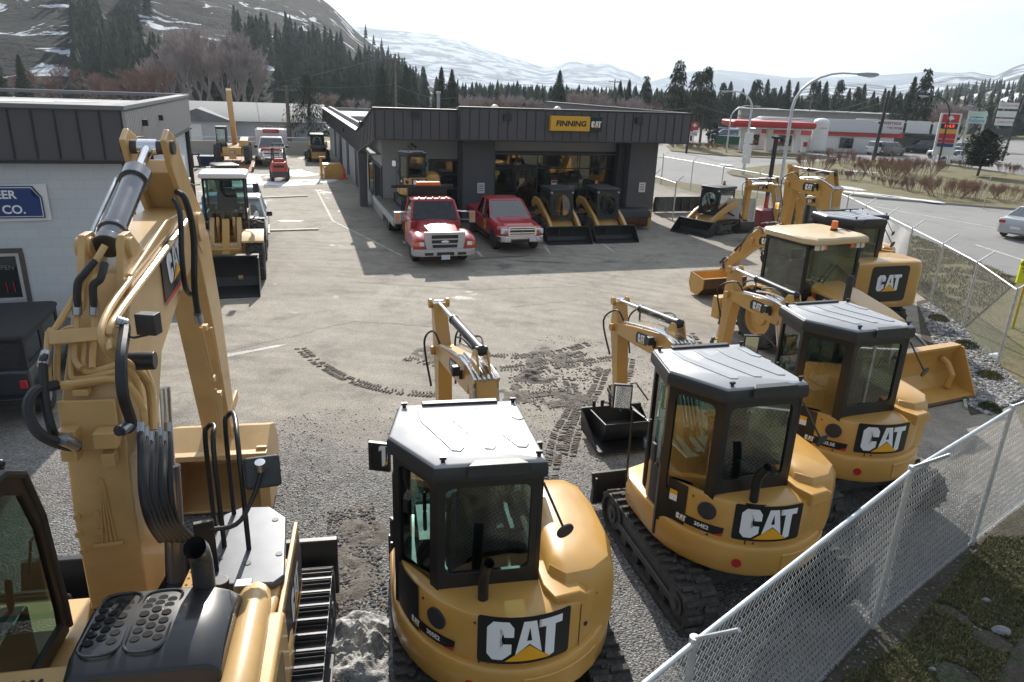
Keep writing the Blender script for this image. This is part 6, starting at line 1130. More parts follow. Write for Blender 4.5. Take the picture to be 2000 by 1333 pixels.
# ------------------------------------------------------------------ chain link fence
GAL = M('galvanised_steel', (.6, .62, .64), .42, .55, .12, 8); WIRE = M('galvanised_wire', (.68, .7, .72), .45, .45, .1, 5)
def chain_fence(label, P, H_, step, wr, arms=1, name='chain_link_fence', post_r=.03, skip=()):
    root = thing(name, label, 'fence', (0, 0, 0)); r = MB()
    wires = MB()
    for i in range(len(P)-1):
        if i in skip: continue
        a, b = P[i], P[i+1]; Ln = (b-a).length; t = (b-a)/Ln; nn = Vector((-t.y, t.x, 0)); k = int(Ln/step); st = Ln/k; nz_ = int(H_/(step))
        for j in range(k):
            for sgn in (-1, 1):
                x0 = j*st; pts = []
                for q in range(nz_+1):
                    z = .04+(H_-.06)*q/nz_; x = x0+(st*.5 if (q % 2) else 0)*1.0+(0 if sgn > 0 else (st*.5 if (q % 2) == 0 else -st*.5)*1)
                    x = x0+st*.5+sgn*(st*.5 if q % 2 else -st*.5)*.98; c = a+t*x+nn*(.006*sgn); pts.append(Vector((c.x, c.y, z)))
                if sgn < 0: continue
                wires.tube(pts, wr, 3, cap=False)
            pts = []
            for q in range(nz_+1):
                z = .04+(H_-.06)*q/nz_; c = a+t*(j*st+st*.5+(st*.49 if q % 2 == 0 else -st*.49))-nn*.006; pts.append(Vector((c.x, c.y, z)))
            wires.tube(pts, wr, 3, cap=False)
        r.cyl(a+Vector((0, 0, H_)), b+Vector((0, 0, H_)), .023, n=10)
    o = wires.build('wire_mesh', WIRE, root, ang=180)
    r.build('top_rail', GAL, root)
    out = []
    for i, p in enumerate(P):
        m = MB(); m.cyl(p, p+Vector((0, 0, H_+.02)), post_r, n=12); m.cyl(p+Vector((0, 0, H_-.02)), p+Vector((0, 0, H_+.06)), post_r*1.25, n=12)
        if arms:
            t = (P[min(i+1, len(P)-1)]-P[max(i-1, 0)]).normalized(); nn = Vector((t.y, -t.x, 0))*arms; m.cyl(p+Vector((0, 0, H_+.04)), p+nn*.32+Vector((0, 0, H_+.34)), .018, n=8)
        m.build('post', GAL, root)
    return root
chain_fence('galvanised chain link fence crossing the lower right corner in front of the mini excavators', FENCE, FH, .062, .003, 1)
chain_fence('long galvanised chain link fence with angled post arms between the lot and the road', FA[1:14], 1.85, .1, .003, 1)
chain_fence('short chain link fence with round gate posts beside the showroom corner', [ed(18.2, 31.6), ed(18.5, 34.5), ed(19.0, 38), ed(19.5, 42), ed(19.5, 46.4), ed(22.5, 46.2), ed(24.6, 44.8)], 1.8, .14, .003, 1)
m = MB()
n = 12; A_, B_ = FA[5], FA[6]; A_ = FA[5]
for i in range(5, 7):
    a = FA[i] if i == 5 else FA[i]
    pass
a, b = FA[4]+EV*-.05, FA[6]+EV*-.05
vs = []
for i in range(21):
    for j in range(9):
        c = a.lerp(b, i/20); s = .03*sin(i*1.1+j*.5); vs.append((c.x+s*EV.x, c.y+s*EV.y, .45+1.3*j/8-.12*sin(i*.7)*(1-j/8)))
m.add(vs, [(i*9+j, i*9+9+j, i*9+10+j, i*9+j+1) for i in range(20) for j in range(8)])
tag(m.build('banner', M('white_mesh_banner', (.6, .6, .6), .7, 0, .1, 3)), 'white blank banner tied to the inside of the road fence', 'banner')
# small ground shrubs in the rock bed
def ground_shrub(i, px, r, label):
    root = thing('ground_shrub', label, 'shrub', g(*px), 0, 'low shrubs in the rock bed'); rnd = random.Random(i); m = MB()
    for _ in range(900):
        a = rnd.random()*6.28; q = rnd.random()**.5; z = .0+r*.55*(1-q*q)*rnd.random()**.4; x, y = r*q*cos(a), r*q*sin(a); l_ = .05+.05*rnd.random(); b = rnd.random()*6.28; m.add([(x, y, z), (x+.012*cos(b), y+.012*sin(b), z), (x+l_*.4*cos(b+1), y+l_*.4*sin(b+1), z+l_)], [(0, 1, 2)])
    m.build('foliage', M('shrub_green', (.06, .08, .02) if i % 2 else (.1, .095, .02), .8, 0, .3, 12), root); m = MB(); m.cyl((0, 0, 0), (0, 0, .1), .02); m.build('stem', BRN, root)
for i, (px, r, lb) in enumerate((((1832, 626), .28, 'dark green ground shrub farthest back in the rock bed'), ((1886, 678), .3, 'olive ground shrub in the middle of the rock bed'), ((1934, 738), .27, 'bright green ground shrub near the white plastic bag'), ((1932, 800), .22, 'ground shrub at the near end of the rock bed'))): ground_shrub(i, px, r, lb)
p = g(1940, 694); tag(lumps('plastic_bag', (p.x, p.y, .2, .22), WHT, seed=9, res=12), 'crumpled white plastic bag caught at the foot of the fence', 'plastic bag')
# ------------------------------------------------------------------ buildings
def frame_ed(root_name, label, cat='building'):
    r = thing(root_name, label, cat, (0, 0, 0), DY); return r
# In this frame local x = e and local y = d
FAS = M('charcoal_metal_cladding', (.10, .095, .105), .5, .1, .06, 1.5); FAL = M('fascia_trim', (.035, .035, .04), .45, .2, .05); WL = M('light_grey_stucco', (.34, .345, .35), .8, 0, .05, 1, .15, 60); WD = M('dark_grey_stucco', (.11, .112, .12), .8, 0, .08, 1.5, .2, 50)
ROOFM = M('roof_membrane', (.26, .25, .24), .7, 0, .2, .5, dirt=.4, dcol=(.5, .5, .5))
def blockmat():
    m, n, l, p = newmat('painted_block'); t = n.new('ShaderNodeTexCoord'); mp = n.new('ShaderNodeMapping'); mp.inputs['Rotation'].default_value = (rd(90), 0, 0); b = n.new('ShaderNodeTexBrick')
    b.inputs['Scale'].default_value = 1; b.inputs['Brick Width'].default_value = .4; b.inputs['Row Height'].default_value = .2; b.inputs['Mortar Size'].default_value = .006; b.inputs['Color1'].default_value = (.56, .60, .64, 1); b.inputs['Color2'].default_value = (.59, .63, .67, 1); b.inputs['Mortar'].default_value = (.5, .54, .58, 1)
    cx = n.new('ShaderNodeSeparateXYZ'); cy = n.new('ShaderNodeCombineXYZ'); ad = n.new('ShaderNodeMath'); ad.operation = 'ADD'
    l.new(t.outputs['Object'], cx.inputs[0]); l.new(cx.outputs[0], ad.inputs[0]); l.new(cx.outputs[1], ad.inputs[1]); l.new(ad.outputs[0], cy.inputs[0]); l.new(cx.outputs[2], cy.inputs[1]); l.new(cy.outputs[0], b.inputs[0])
    l.new(b.outputs[0], p.inputs['Base Color']); bp = n.new('ShaderNodeBump'); bp.inputs['Strength'].default_value = .35; bp.inputs['Distance'].default_value = .01; bp.invert = True; l.new(b.outputs['Fac'], bp.inputs['Height']); l.new(bp.outputs[0], p.inputs['Normal']); p.inputs['Roughness'].default_value = .7; return m
BLOCK = blockmat()
def seams(m, a, b, z0a, z1a, z0b, z1b, n, nn, w=.03, d=.025):
    """standing seams between plan points a and b"""
    a = Vector(a); b = Vector(b); t = (b-a).normalized()
    for k in range(n+1):
        f = k/n; c = a.lerp(b, f); z0 = z0a+(z0b-z0a)*f+.03; z1 = z1a+(z1b-z1a)*f-.03; o = Vector(nn).to_2d() if 0 else Vector((nn[0], nn[1]))*d
        p = [c-t*w/2, c+t*w/2]; m.add([(*p[0], z0), (*p[1], z0), (*(p[1]+o), z0), (*(p[0]+o), z0), (*p[0], z1), (*p[1], z1), (*(p[1]+o), z1), (*(p[0]+o), z1)], [(0, 1, 5, 4), (1, 2, 6, 5), (2, 3, 7, 6), (3, 0, 4, 7)])
def wallbox(m, x0, x1, y0, y1, z0, z1, mi=0): m.box(x0, x1, y0, y1, z0, z1, mi)
def window(root, x0, x1, y, z0, z1, glass=None, fm=None, fr=.06, mull=(), side='y', fw=None, rail=()):
    """window in a wall plane; side 'y' faces -y at y, side 'x' faces -x, 'X' faces +x"""
    m = MB(); d = .04
    def bx(a0, a1, b0, b1, q0, q1):
        if side == 'y': m.box(a0, a1, y-q1, y-q0, b0, b1)
        elif side == 'x': m.box(y-q1, y-q0, a0, a1, b0, b1)
        else: m.box(y+q0, y+q1, a0, a1, b0, b1)
    bx(x0-fr, x1+fr, z1, z1+fr, -.02, d); bx(x0-fr, x1+fr, z0-fr, z0, -.02, d+.02); bx(x0-fr, x0, z0, z1, -.02, d); bx(x1, x1+fr, z0, z1, -.02, d)
    for q in mull: bx(q-.025, q+.025, z0, z1, -.02, d-.01)
    for q in rail: bx(x0, x1, q-.025, q+.025, -.02, d-.012)
    f = m.build('window', fm or FAL, root)
    m = MB(); bx = bx; 
    if side == 'y': m.box(x0, x1, y-.012, y-.004, z0, z1)
    elif side == 'x': m.box(y-.012, y-.004, x0, x1, z0, z1)
    else: m.box(y+.004, y+.012, x0, x1, z0, z1)
    m.build('pane', glass or WGL, f); return f
WGL = M('window_glass_dark', (.012, .015, .016), .04, 0, 0, spec=.8); WGI = glassmat('showroom_glass', (.25, .28, .28), .14)
def showroom():
    r = frame_ed('showroom_building', 'charcoal and grey dealership showroom with big windows and a lit yellow sign on its fascia')
    # walls (left side e=4.1, front d=33)
    m = MB(); m.box(4.1, 4.3, 32.85, 70, 0, 3.75); m.box(4.3, 6.2, 32.85, 33.05, 0, 3.8); m.box(6.2, 7.72, 32.85, 33.05, 2.72, 3.8); m.box(7.7, 9.3, 32.85, 33.05, 0, 3.8); m.box(9.3, 15.9, 32.85, 33.05, 2.98, 3.8); m.box(15.9, 17.2, 32.85, 33.05, 0, 3.8); m.box(17.0, 17.2, 33.05, 50, 0, 3.8); m.box(4.3, 17.0, 49.8, 50, 0, 3.8); m.box(9.3, 15.9, 32.9, 33.05, 0, .35); m.build('wall', WL, r)
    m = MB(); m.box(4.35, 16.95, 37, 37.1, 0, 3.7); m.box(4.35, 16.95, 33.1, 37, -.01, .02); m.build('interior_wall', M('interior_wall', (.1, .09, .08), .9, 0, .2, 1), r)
    for x, mt in ((10.2, YEL), (11.8, RED), (13.4, YEL), (14.8, PLA)):
        m = MB(); m.loft([[(x+a*q, 35.6+b*q, z) for a, b in rrect(-.5, .5, -.4, .4, .1)] for z, q in ((.4, 1), (1.1, 1), (1.5, .7), (2.2, .6))]); m.build('display_item', mt, r, .03)
    for x in (10.6, 11.1): m = MB(); m.box(x-.15, x+.15, 33.5, 33.8, .75, .8); m.cyl((x, 33.65, 0), (x, 33.65, .75), .04); m.build('stool', BLK, r)
    # pillars
    for a, b in ((7.55, 9.0), (15.66, 17.1)):
        m = MB(); m.box(a, b, 31.75, 33.1, 0, 3.72); m.build('pillar', WD, r)
    m = MB(); m.prism([(15.2, 0), (15.66, 0), (15.66, 3.7), (15.3, 3.7)], 32.2, 32.6, 'y'); m.build('pillar_fin', FAL, r)
    m = MB(); m.loft([[(x, y, z) for x, y in ((3.46, 36.8), (3.9, 36.8), (3.9, 37.5), (3.46, 37.5))] if z > 1 else [(x, y, z) for x, y in ((3.5, 36.8), (3.86, 36.8), (3.86, 37.3), (3.5, 37.3))] for z in (0, 2.68)]); m.build('pillar', WD, r)
    # fascia boxes: front, recessed left part, raked side, low long side
    m = MB(); m.box(7.1, 17.95, 30.5, 30.7, 3.78, 5.02); m.box(17.75, 17.95, 30.7, 50, 3.78, 5.02); m.box(7.1, 7.3, 30.7, 31.2, 3.78, 5.02); m.box(3.6, 7.1, 31.0, 31.2, 3.72, 4.88)
    m.add([(3.6, 31.0, 3.72), (3.6, 31.0, 4.88), (3.45, 36.8, 3.62), (3.45, 36.8, 2.67), (3.8, 31.2, 3.72), (3.8, 31.2, 4.88), (3.65, 36.8, 3.62), (3.65, 36.8, 2.67)], [(0, 1, 2, 3), (7, 6, 5, 4), (1, 5, 6, 2), (0, 3, 7, 4)])
    m.box(3.45, 3.65, 36.8, 68.5, 2.67, 3.62); m.build('fascia', FAS, r)
    m = MB(); seams(m, (7.1, 30.5), (17.95, 30.5), 3.78, 5.02, 3.78, 5.02, 26, (0, -1)); seams(m, (3.65, 31.0), (7.1, 31.0), 3.72, 4.88, 3.72, 4.88, 9, (0, -1)); seams(m, (3.6, 31.0), (3.45, 36.8), 3.72, 4.88, 2.67, 3.62, 12, (-1, 0)); seams(m, (3.45, 36.8), (3.45, 68), 2.67, 3.62, 2.67, 3.62, 60, (-1, 0)); m.build('fascia_seams', FAL, r)
    m = MB(); m.box(7.05, 18.0, 30.44, 30.76, 5.02, 5.10); m.box(3.55, 7.1, 30.94, 31.26, 4.88, 4.96); m.box(17.7, 18.0, 30.76, 50, 5.02, 5.10); m.add([(3.53, 31.0, 4.88), (3.53, 31.0, 4.96), (3.38, 36.8, 3.70), (3.38, 36.8, 3.62), (3.9, 31.0, 4.88), (3.9, 31.0, 4.96), (3.75, 36.8, 3.70), (3.75, 36.8, 3.62)], [(0, 1, 2, 3), (7, 6, 5, 4), (1, 5, 6, 2), (0, 3, 7, 4)]); m.box(3.38, 3.72, 36.8, 68.5, 3.62, 3.70); m.box(7.05, 18.0, 30.46, 30.74, 3.74, 3.78); m.build('coping', FAL, r)
    m = MB(); m.box(7.2, 17.85, 30.6, 33.0, 3.72, 3.77); m.box(3.65, 7.2, 31.1, 33.0, 3.66, 3.71); m.box(3.6, 4.15, 33, 36.8, 2.9, 2.95); m.build('soffit', WD, r)
    m = MB(); m.box(3.75, 17.75, 31.2, 37.3, 4.2, 4.3) if 0 else m.box(7.3, 17.75, 31.2, 37.3, 4.2, 4.3); m.box(3.65, 17.6, 37, 68.3, 3.38, 3.45); m.box(3.6, 17.6, 68.3, 68.5, 3.3, 3.7); m.box(3.66, 9, 54, 54.25, 3.45, 3.55); m.build('roof', ROOFM, r)
    m = MB(); m.box(5.0, 8, 41, 44, 3.452, 3.47); m.box(4.2, 9, 56, 57, 3.452, 3.47); m.build('roof_snow', SNOW, r)
    m = MB(); m.cyl((7.3, 36, 4.8), (7.3, 36, 5.5), .08); m.cyl((7.3, 36, 5.5), (7.3, 36, 5.6), .12); m.build('vent_pipe', STL, r)
    for x in (10.7, 14.2): m = MB(); m.sph((x, 38, 4.8), .25, 10, half=True); m.build('roof_vent', WHT, r)
    f = window(r, 9.3, 15.9, 32.88, .35, 2.95, WGI, mull=(10.35, 11.42, 12.5, 13.57, 14.65), rail=(2.35,))
    m = MB(); frame(m, Vector((16.1, 32.8, .2)), Vector((-1, 0, 0)), Vector((0, 0, 1)), rrect(0, 6.9, 0, 2.95, .001), rrect(.12, 6.78, 0.02, 2.83, .001), .05); m.build('window_surround', FAL, r)
    window(r, 6.3, 7.62, 32.86, .1, 2.65, WGL, fr=.1, rail=(.75, 1.4, 2.05))
    window(r, 32.95, 35.3, 4.1, .75, 2.3, WGL, side='x', fr=.12); window(r, 36.0, 37.9, 4.1, .8, 2.3, WGL, side='x', fr=.12)
    for y0 in (44, 50, 56, 62): window(r, y0, y0+1.2, 4.1, .02, 2.2, M('dark_door', (.04, .04, .045), .5), side='x', fr=.1)
    for x, y in ((5.31, 31.0), (9.13, 30.5), (15.29, 30.5)):
        m = MB(); m.box(x-.16, x+.16, y-.18, y-.03, 4.58, 4.86); m.build('wall_light', FAL, r, .01)
    for y, z in ((34.5, 4.1), (45, 3.2), (58, 3.2)): m = MB(); m.sph((3.4, y, z), .13, 8, sc=(.8, 1, 1.2)); m.build('wall_light', FAL, r)
    m = MB(); m.box(11.02, 12.84, 30.2, 30.46, 4.22, 4.83); sg = m.build('sign_box', M('sign_yellow', (.80, .44, .03), .4, 0, .03), r, .015); m = MB(); m.box(12.84, 13.42, 30.2, 30.46, 4.22, 4.83); m.build('sign_box', LOGB, r, .015)
    m = MB(); fn = planefn((11.95, 30.2, 4.52), (1, 0, 0), (0, 0, 1)); put2d(m, textmesh('FINNING', .31, .012, 1.12, .12), lambda x, y: fn(x, y, .01), 0); fn2 = planefn((13.13, 30.2, 4.52), (1, 0, 0), (0, 0, 1)); catlogo(m, lambda x, y, k: fn2(x, y, k+.002), .26, pad=False); m.build('sign_letters', LOGM, sg)
    for x in (8.38, 16.42):
        m = MB(); m.box(x-.17, x+.17, 31.70, 31.745, 1.36, 1.82); s = m.build('notice_sign', WHT, r, .008); m = MB()
        for k, (z, h) in enumerate(((1.72, .02), (1.64, .02), (1.56, .025), (1.47, .025))): m.box(x-.11, x+.11, 31.692, 31.70, z, z+h)
        m.build('notice_print', PLA, s)
    m = MB(); m.box(12.15, 12.42, 32.8, 32.82, 1.35, 1.8); s = m.build('notice_sign', WHT, r); m = MB(); m.box(12.17, 12.4, 32.79, 32.8, 1.68, 1.78); m.box(12.22, 12.35, 32.79, 32.8, 1.45, 1.58); m.build('notice_print', RED, s)
    return r
showroom()
WH2 = M('sign_blue', (.02, .05, .2), .5, 0, .08, 3)
def shop():
    r = frame_ed('workshop_building', 'pale blue-white block building with charcoal metal fascia and blue pioneer banner at the left')
    m = MB(); m.box(-22, -3.25, 17.0, 28.2, 0, 4.35); m.build('wall', BLOCK, r)
    m = MB(); m.box(-23, -3.1, 16.8, 17.0, 4.2, 5.2); m.box(-3.3, -3.1, 17.0, 28.5, 4.2, 5.2); m.build('fascia', FAS, r)
    m = MB(); seams(m, (-23, 16.8), (-3.1, 16.8), 4.2, 5.2, 4.2, 5.2, 50, (0, -1)); m.build('fascia_seams', FAL, r)
    RIB = M('ribbed_metal', (.42, .42, .43), .35, .6, .05)
    m = MB(); n = 60
    for k in range(n): y = 16.9+11.5*k/n; m.prism([(-3.1, y), (-3.04, y+.03), (-3.04, y+.09), (-3.1, y+.12)], 4.24, 5.16, 'z')
    m.build('fascia_ribs', RIB, r)
    m = MB(); m.box(-23, -3.02, 16.72, 17.05, 5.2, 5.28); m.box(-3.35, -3.02, 17.05, 28.6, 5.2, 5.28); m.box(-23, -3.02, 28.3, 28.6, 5.2, 5.30); m.build('coping', M('coping_metal', (.2, .2, .21), .35, .5, .05), r); m = MB(); m.box(-23, -3.05, 16.76, 17.0, 4.14, 4.2); m.box(-3.27, -3.05, 17.0, 28.5, 4.14, 4.2); m.build('fascia_trim', FAL, r)
    m = MB(); m.box(-23, -3.35, 17.05, 28.3, 4.95, 5.05); m.build('roof', ROOFM, r)
    for i, (x, y, sx, sy) in enumerate(((-8, 25, 2.4, 1.1), (-11, 22, 2, .7), (-14, 26, 3, .8), (-7, 19.5, 1.6, .5))): 
        m = MB(); k = 24; rr = [1+.2*sin(3*a+i)+.12*sin(7*a) for a in [2*pi*j/k for j in range(k)]]; m.add([(x+sx*rr[j]*cos(2*pi*j/k), y+sy*rr[j]*sin(2*pi*j/k), 5.062) for j in range(k)], [list(range(k))]); m.build('roof_snow', SNOW, r)
    m = MB(); m.cyl((-3.19, 17.06, 0), (-3.19, 17.06, 4.2), .07, n=10); m.build('downpipe', BLK, r); m = MB(); m.cyl((-3.2, 20.4, 0), (-3.2, 20.4, 4.2), .05, n=10); m.build('downpipe', BLK, r); m = MB(); m.cyl((-3.18, 28.1, 0), (-3.18, 28.1, 4.2), .07, n=10); m.build('downpipe', BLK, r)
    WF = M('brown_window_frame', (.22, .2, .18), .6)
    window(r, 17.5, 18.25, -3.25, 3.45, 4.0, WGL, WF, side='X', fr=.05, mull=(17.87,)); window(r, 24.0, 24.7, -3.25, 1.95, 2.7, WGL, WF, side='X', fr=.05)
    for y in (23.0, 26.0):
        m = MB()
        for k in range(8): m.box(-3.25, -3.22, y, y+.28, 3.35+.07*k, 3.39+.07*k)
        m.build('vent_louvre', WHT, r)
    m = MB(); m.box(-3.25, -2.85, 23.6, 23.9, 2.95, 3.02); m.box(-3.0, -2.75, 23.55, 23.95, 2.9, 3.0); m.build('wall_light', STL, r, .01)
    for y in (18.8, 21.2): m = MB(); m.box(-3.06, -2.94, y, y+.12, 4.78, 4.92); m.build('fascia_light', BLK, r)
    window(r, -6.5, -5.48, 17.0, 1.35, 2.24, WGL, M('pale_frame', (.5, .5, .5), .5), fr=.06, mull=(-6.1, -6.0)); m = MB(); m.box(-6.7, -5.34, 16.97, 17.0, 2.3, 2.4); m.box(-5.42, -5.33, 16.97, 17.0, 1.25, 2.3); m.build('window_trim', M('brown_trim', (.1, .085, .08), .7), r); m = MB(); fn = planefn((-5.72, 16.965, 2.0), (1, 0, 0), (0, 0, 1)); put2d(m, textmesh('OPEN', .14, .0), lambda x, y: fn(x, y, .0), 0); put2d(m, textmesh('| |', .25, .0), lambda x, y: fn(x+.05, y-.4, .0), 1); m.build('window_lettering', [M('faded_letters', (.2, .22, .22), .6), REDL], r)
    # banner
    b = MB(); vs = []; nx, nz_ = 14, 5; x0, x1, z0, z1 = -7.6, -4.69, 2.98, 3.72
    for i in range(nx+1):
        for j in range(nz_+1): vs.append((x0+(x1-x0)*i/nx, 16.96-.01*sin(i*1.7+j), z0+(z1-z0)*j/nz_-.02*sin(pi*i/nx)))
    b.add(vs, [(i*(nz_+1)+j, (i+1)*(nz_+1)+j, (i+1)*(nz_+1)+j+1, i*(nz_+1)+j+1) for i in range(nx) for j in range(nz_)]); bn = b.build('banner', WHT, r)
    m = MB(); oc = lambda s: [(x0+.12+s, 3.03+s), (x1-.10-s, 3.03+s), (x1-.10-s, 3.45-s*.2), (x1-.24-s, 3.45+s*.1), (x1-.24-s, 3.68-s), (x0+.26+s, 3.68-s), (x0+.26+s, 3.45), (x0+.12+s, 3.45)]
    fn = lambda x, y, k=0: Vector((x, 16.935-k, y))
    for s, k, mi in ((0, .0, 0), (.025, .004, 1), (.04, .008, 0)): put2d(m, poly2d([oc(s)], .5), lambda x, y: fn(x, y, k), mi)
    put2d(m, textmesh('PIONEER', .23, .006, 1.0), lambda x, y: fn(x-5.70, y+3.50, .012), 1); put2d(m, textmesh('BELT CO.', .24, .006, 1.0), lambda x, y: fn(x-5.62, y+3.2, .012), 1)
    m.build('banner_print', [WH2, LOGW], bn)
shop()
def house():
    r = frame_ed('house', 'long low white house with grey shingle roof behind the trailer yard'); HW = M('house_wall', (.5, .52, .55), .7, 0, .05); RS = M('grey_shingles', (.17, .175, .18), .85, 0, .2, 2, .4, 12)
    y = 71.0; m = MB(); m.box(-11, 3.6, y, y+8, 0, 2.3); m.build('wall', HW, r)
    m = MB(); m.prism([(y-.5, 2.25), (y+4, 3.75), (y+8.5, 2.25), (y+8.5, 2.15), (y-.5, 2.15)], -11.4, 4.0, 'x'); m.build('roof', RS, r); m = MB(); m.prism([(-9.9, 2.2), (-6.9, 3.3), (-3.9, 2.2)], y-1.6, y+3, 'y'); m.build('gable_roof', RS, r); m = MB(); m.prism([(-9.6, 0), (-9.6, 2.15), (-6.9, 3.15), (-4.2, 2.15), (-4.2, 0)], y-1.3, y, 'y'); m.build('gable_wall', HW, r)
    m = MB(); m.box(-7.6, -6.7, y-1.36, y-1.3, 0, 2.0); m.build('door', WHT, r)
    for x0 in (-9.2, -5.6): window(r, x0, x0+1.0, y-1.3, .9, 1.9, GLW, WHT, fr=.05)
    for x0 in (-1.5, -.2): window(r, x0, x0+.6, y, 1.1, 1.9, WGL, WHT, fr=.05)
GLW = M('curtained_pane', (.3, .33, .36), .2)
house()
r = thing('retaining_wall', 'long beige concrete wall in front of the white house', 'wall', (0, 0, 0), DY); m = MB(); m.box(-14, 2.2, 64.5, 64.7, 0, 1.0); m.build('wall_face', M('beige_concrete', (.36, .34, .31), .85, 0, .08, 1), r)
chain_fence('thin wire fence at the far end of the yard', [ed(-8, 66.5), ed(-4, 66.5), ed(0, 66.5), ed(3.4, 66.5)], 1.2, .25, .004, 0)
# gas station and shops across the road (facing the road)
def station():
    e0, d0 = 46, 73; r = thing('fuel_station', 'fuel station with long red and white canopy and grey metal roofed shop', 'fuel station', ed(0, 0), DY)
    a = rd(-14)
    def bx(m, c, s, mi=0): m.obox(c, s, a, mi)
    cp = at(1508, 255, 84); inv = (Matrix.Rotation(DY, 4, 'Z')).inverted(); W2 = lambda px, py, Y, z=None: (lambda q: Vector((q.x, q.y, q.z if z is None else z)))(inv @ at(px, py, Y))
    c = W2(1505, 250, 85, 0); RC = M('canopy_red', (.5, .025, .03), .4, 0, .05); 
    m = MB(); m.loft([[Vector((c.x, c.y, z))+Matrix.Rotation(a, 3, 'Z') @ Vector((x*q, y*q, 0)) for x, y in rrect(-5.1, 4.4, -2.2, 2.2, .4)] for z, q in ((2.75, .97), (2.9, 1), (3.3, 1), (3.4, .97))]); m.build('canopy', RC, r); m = MB(); bx(m, (c.x, c.y, 2.72), (9, 4, .06)); m.build('canopy_underside', WHT, r)
    for x in (-3, 0, 3.2): m = MB(); q = Matrix.Rotation(a, 3, 'Z') @ Vector((x, 0, 0)); bx(m, (c.x+q.x, c.y+q.y, 1.36), (.6, .5, 2.72)); m.build('canopy_column', WHT, r); m = MB(); bx(m, (c.x+q.x+.9, c.y+q.y-.3, .8), (.5, .4, 1.3)); bx(m, (c.x+q.x+.9, c.y+q.y-.55, 1.0), (.4, .1, .5), 1); m.build('fuel_pump', [WHT, RC], r)
    s = W2(1640, 280, 94, 0); m = MB(); bx(m, (s.x-4, s.y, 1.2), (17, 6, 2.4)); m.build('shop_wall', WHT, r); m = MB(); bx(m, (s.x-4, s.y-3.2, 2.1), (17.3, .3, .5)); m.build('red_band', RC, r)
    m = MB(); m.M = Matrix.Translation((s.x-4, s.y, 0)) @ Matrix.Rotation(a, 4, 'Z'); m.loft([[(-9, -3.6, 2.35), (9, -3.6, 2.35), (9, 3.6, 2.35), (-9, 3.6, 2.35)], [(-7, -.6, 3.7), (6.5, -.6, 3.7), (6.5, .6, 3.7), (-7, .6, 3.7)]]); m.build('shop_roof', M('ribbed_grey_roof', (.11, .12, .13), .5, .3, .1), r)
    for x in (-9, -5, -1, 2.6): m = MB(); bx(m, (s.x-4+x*cos(a)+3.0*sin(a)*1, s.y+x*sin(a)-3.05, 1.1), (1.6, .12, 1.2)); m.build('shop_window', WGL, r)
station()
def tank():
    p = g(1595, 298); r = thing('propane_tank', 'tall white upright propane tank beside the fuel station', 'tank', p); h = 3.75; m = MB(); m.cyl((0, 0, .35), (0, 0, h-.4), .9, n=24); m.sph((0, 0, h-.42), .9, 24, sc=(1, 1, .6), half=True); m.build('vessel', WHT, r, ang=60); m = MB()
    for x in (-.6, .6): m.box(x-.06, x+.06, -.1, .1, 0, .4)
    m.build('legs', WHT, r); m = MB(); put2d(m, textmesh('propane', .3), lambda x, y: Vector((x*.8, -.905, 2.8+y)), 0); m.build('lettering', REDL, r)
tank()
def liquor():
    r = thing('liquor_store', 'small strip shop with white westside liquor store sign panels and dark awning', 'building', (0, 0, 0), 0); a = rd(-25); c = at(1745, 280, 96); m = MB(); m.obox((c.x+3, c.y+4, 1.3), (12, 8, 2.6), a); m.build('wall', M('shop_wall', (.3, .29, .28), .8, 0, .1), r)
    m = MB(); m.obox((c.x+3, c.y+4, 3.0), (12.4, 8.4, .9), a); m.build('parapet', FAL, r)
    o = Vector((c.x+3, c.y+4, 0))+Matrix.Rotation(a, 3, 'Z') @ Vector((0, -4.3, 0)); u = Matrix.Rotation(a, 3, 'Z') @ Vector((1, 0, 0))
    for k in range(4):
        m = MB(); q = o+u*(-4.6+3*k); m.obox((q.x, q.y, 3.0), (2.7, .2, 1.5), a); s = m.build('sign_panel', WHT, r)
        if k == 1: m = MB(); fn = planefn((q.x, q.y, 3.05), u, (0, 0, 1)); put2d(m, textmesh('WESTSIDE', .45, .01), lambda x, y: fn(x, y+.28, .13), 0); put2d(m, textmesh('LIQUOR STORE', .36, .01), lambda x, y: fn(x, y-.3, .13), 0); m.build('sign_letters', REDL, s)
    m = MB(); q = o; m.obox((q.x, q.y-.4, 1.9), (12, 1.2, .3), a); m.build('awning', BLK, r)
liquor()
def flat_building(name, label, px, py, Y, w, dpt, h, a, wall, roof=ROOFM, win=0):
    c = at(px, py, Y); r = thing(name, label, 'building', (c.x, c.y, 0), rd(a)); m = MB(); m.box(-w/2, w/2, 0, dpt, 0, h); m.build('wall', wall, r); m = MB(); m.box(-w/2-.2, w/2+.2, -.2, dpt+.2, h, h+.15); m.build('roof', roof, r)
    for k in range(win): x = -w/2+w*(k+.5)/win; window(r, x-w/win*.25, x+w/win*.25, 0, h*.35, h*.75, WGL, FAL, fr=.08)
    return r
BEI = M('beige_wall', (.3, .28, .26), .8, 0, .08, 1)
flat_building('warehouse', 'long beige flat roofed warehouse behind the fuel station', 1600, 245, 118, 24, 14, 4.0, -14, BEI)
flat_building('shop_building', 'low grey flat roofed building behind the liquor store', 1760, 255, 125, 16, 10, 2.6, -14, M('grey_wall', (.26, .26, .27), .8, 0, .08), win=4)
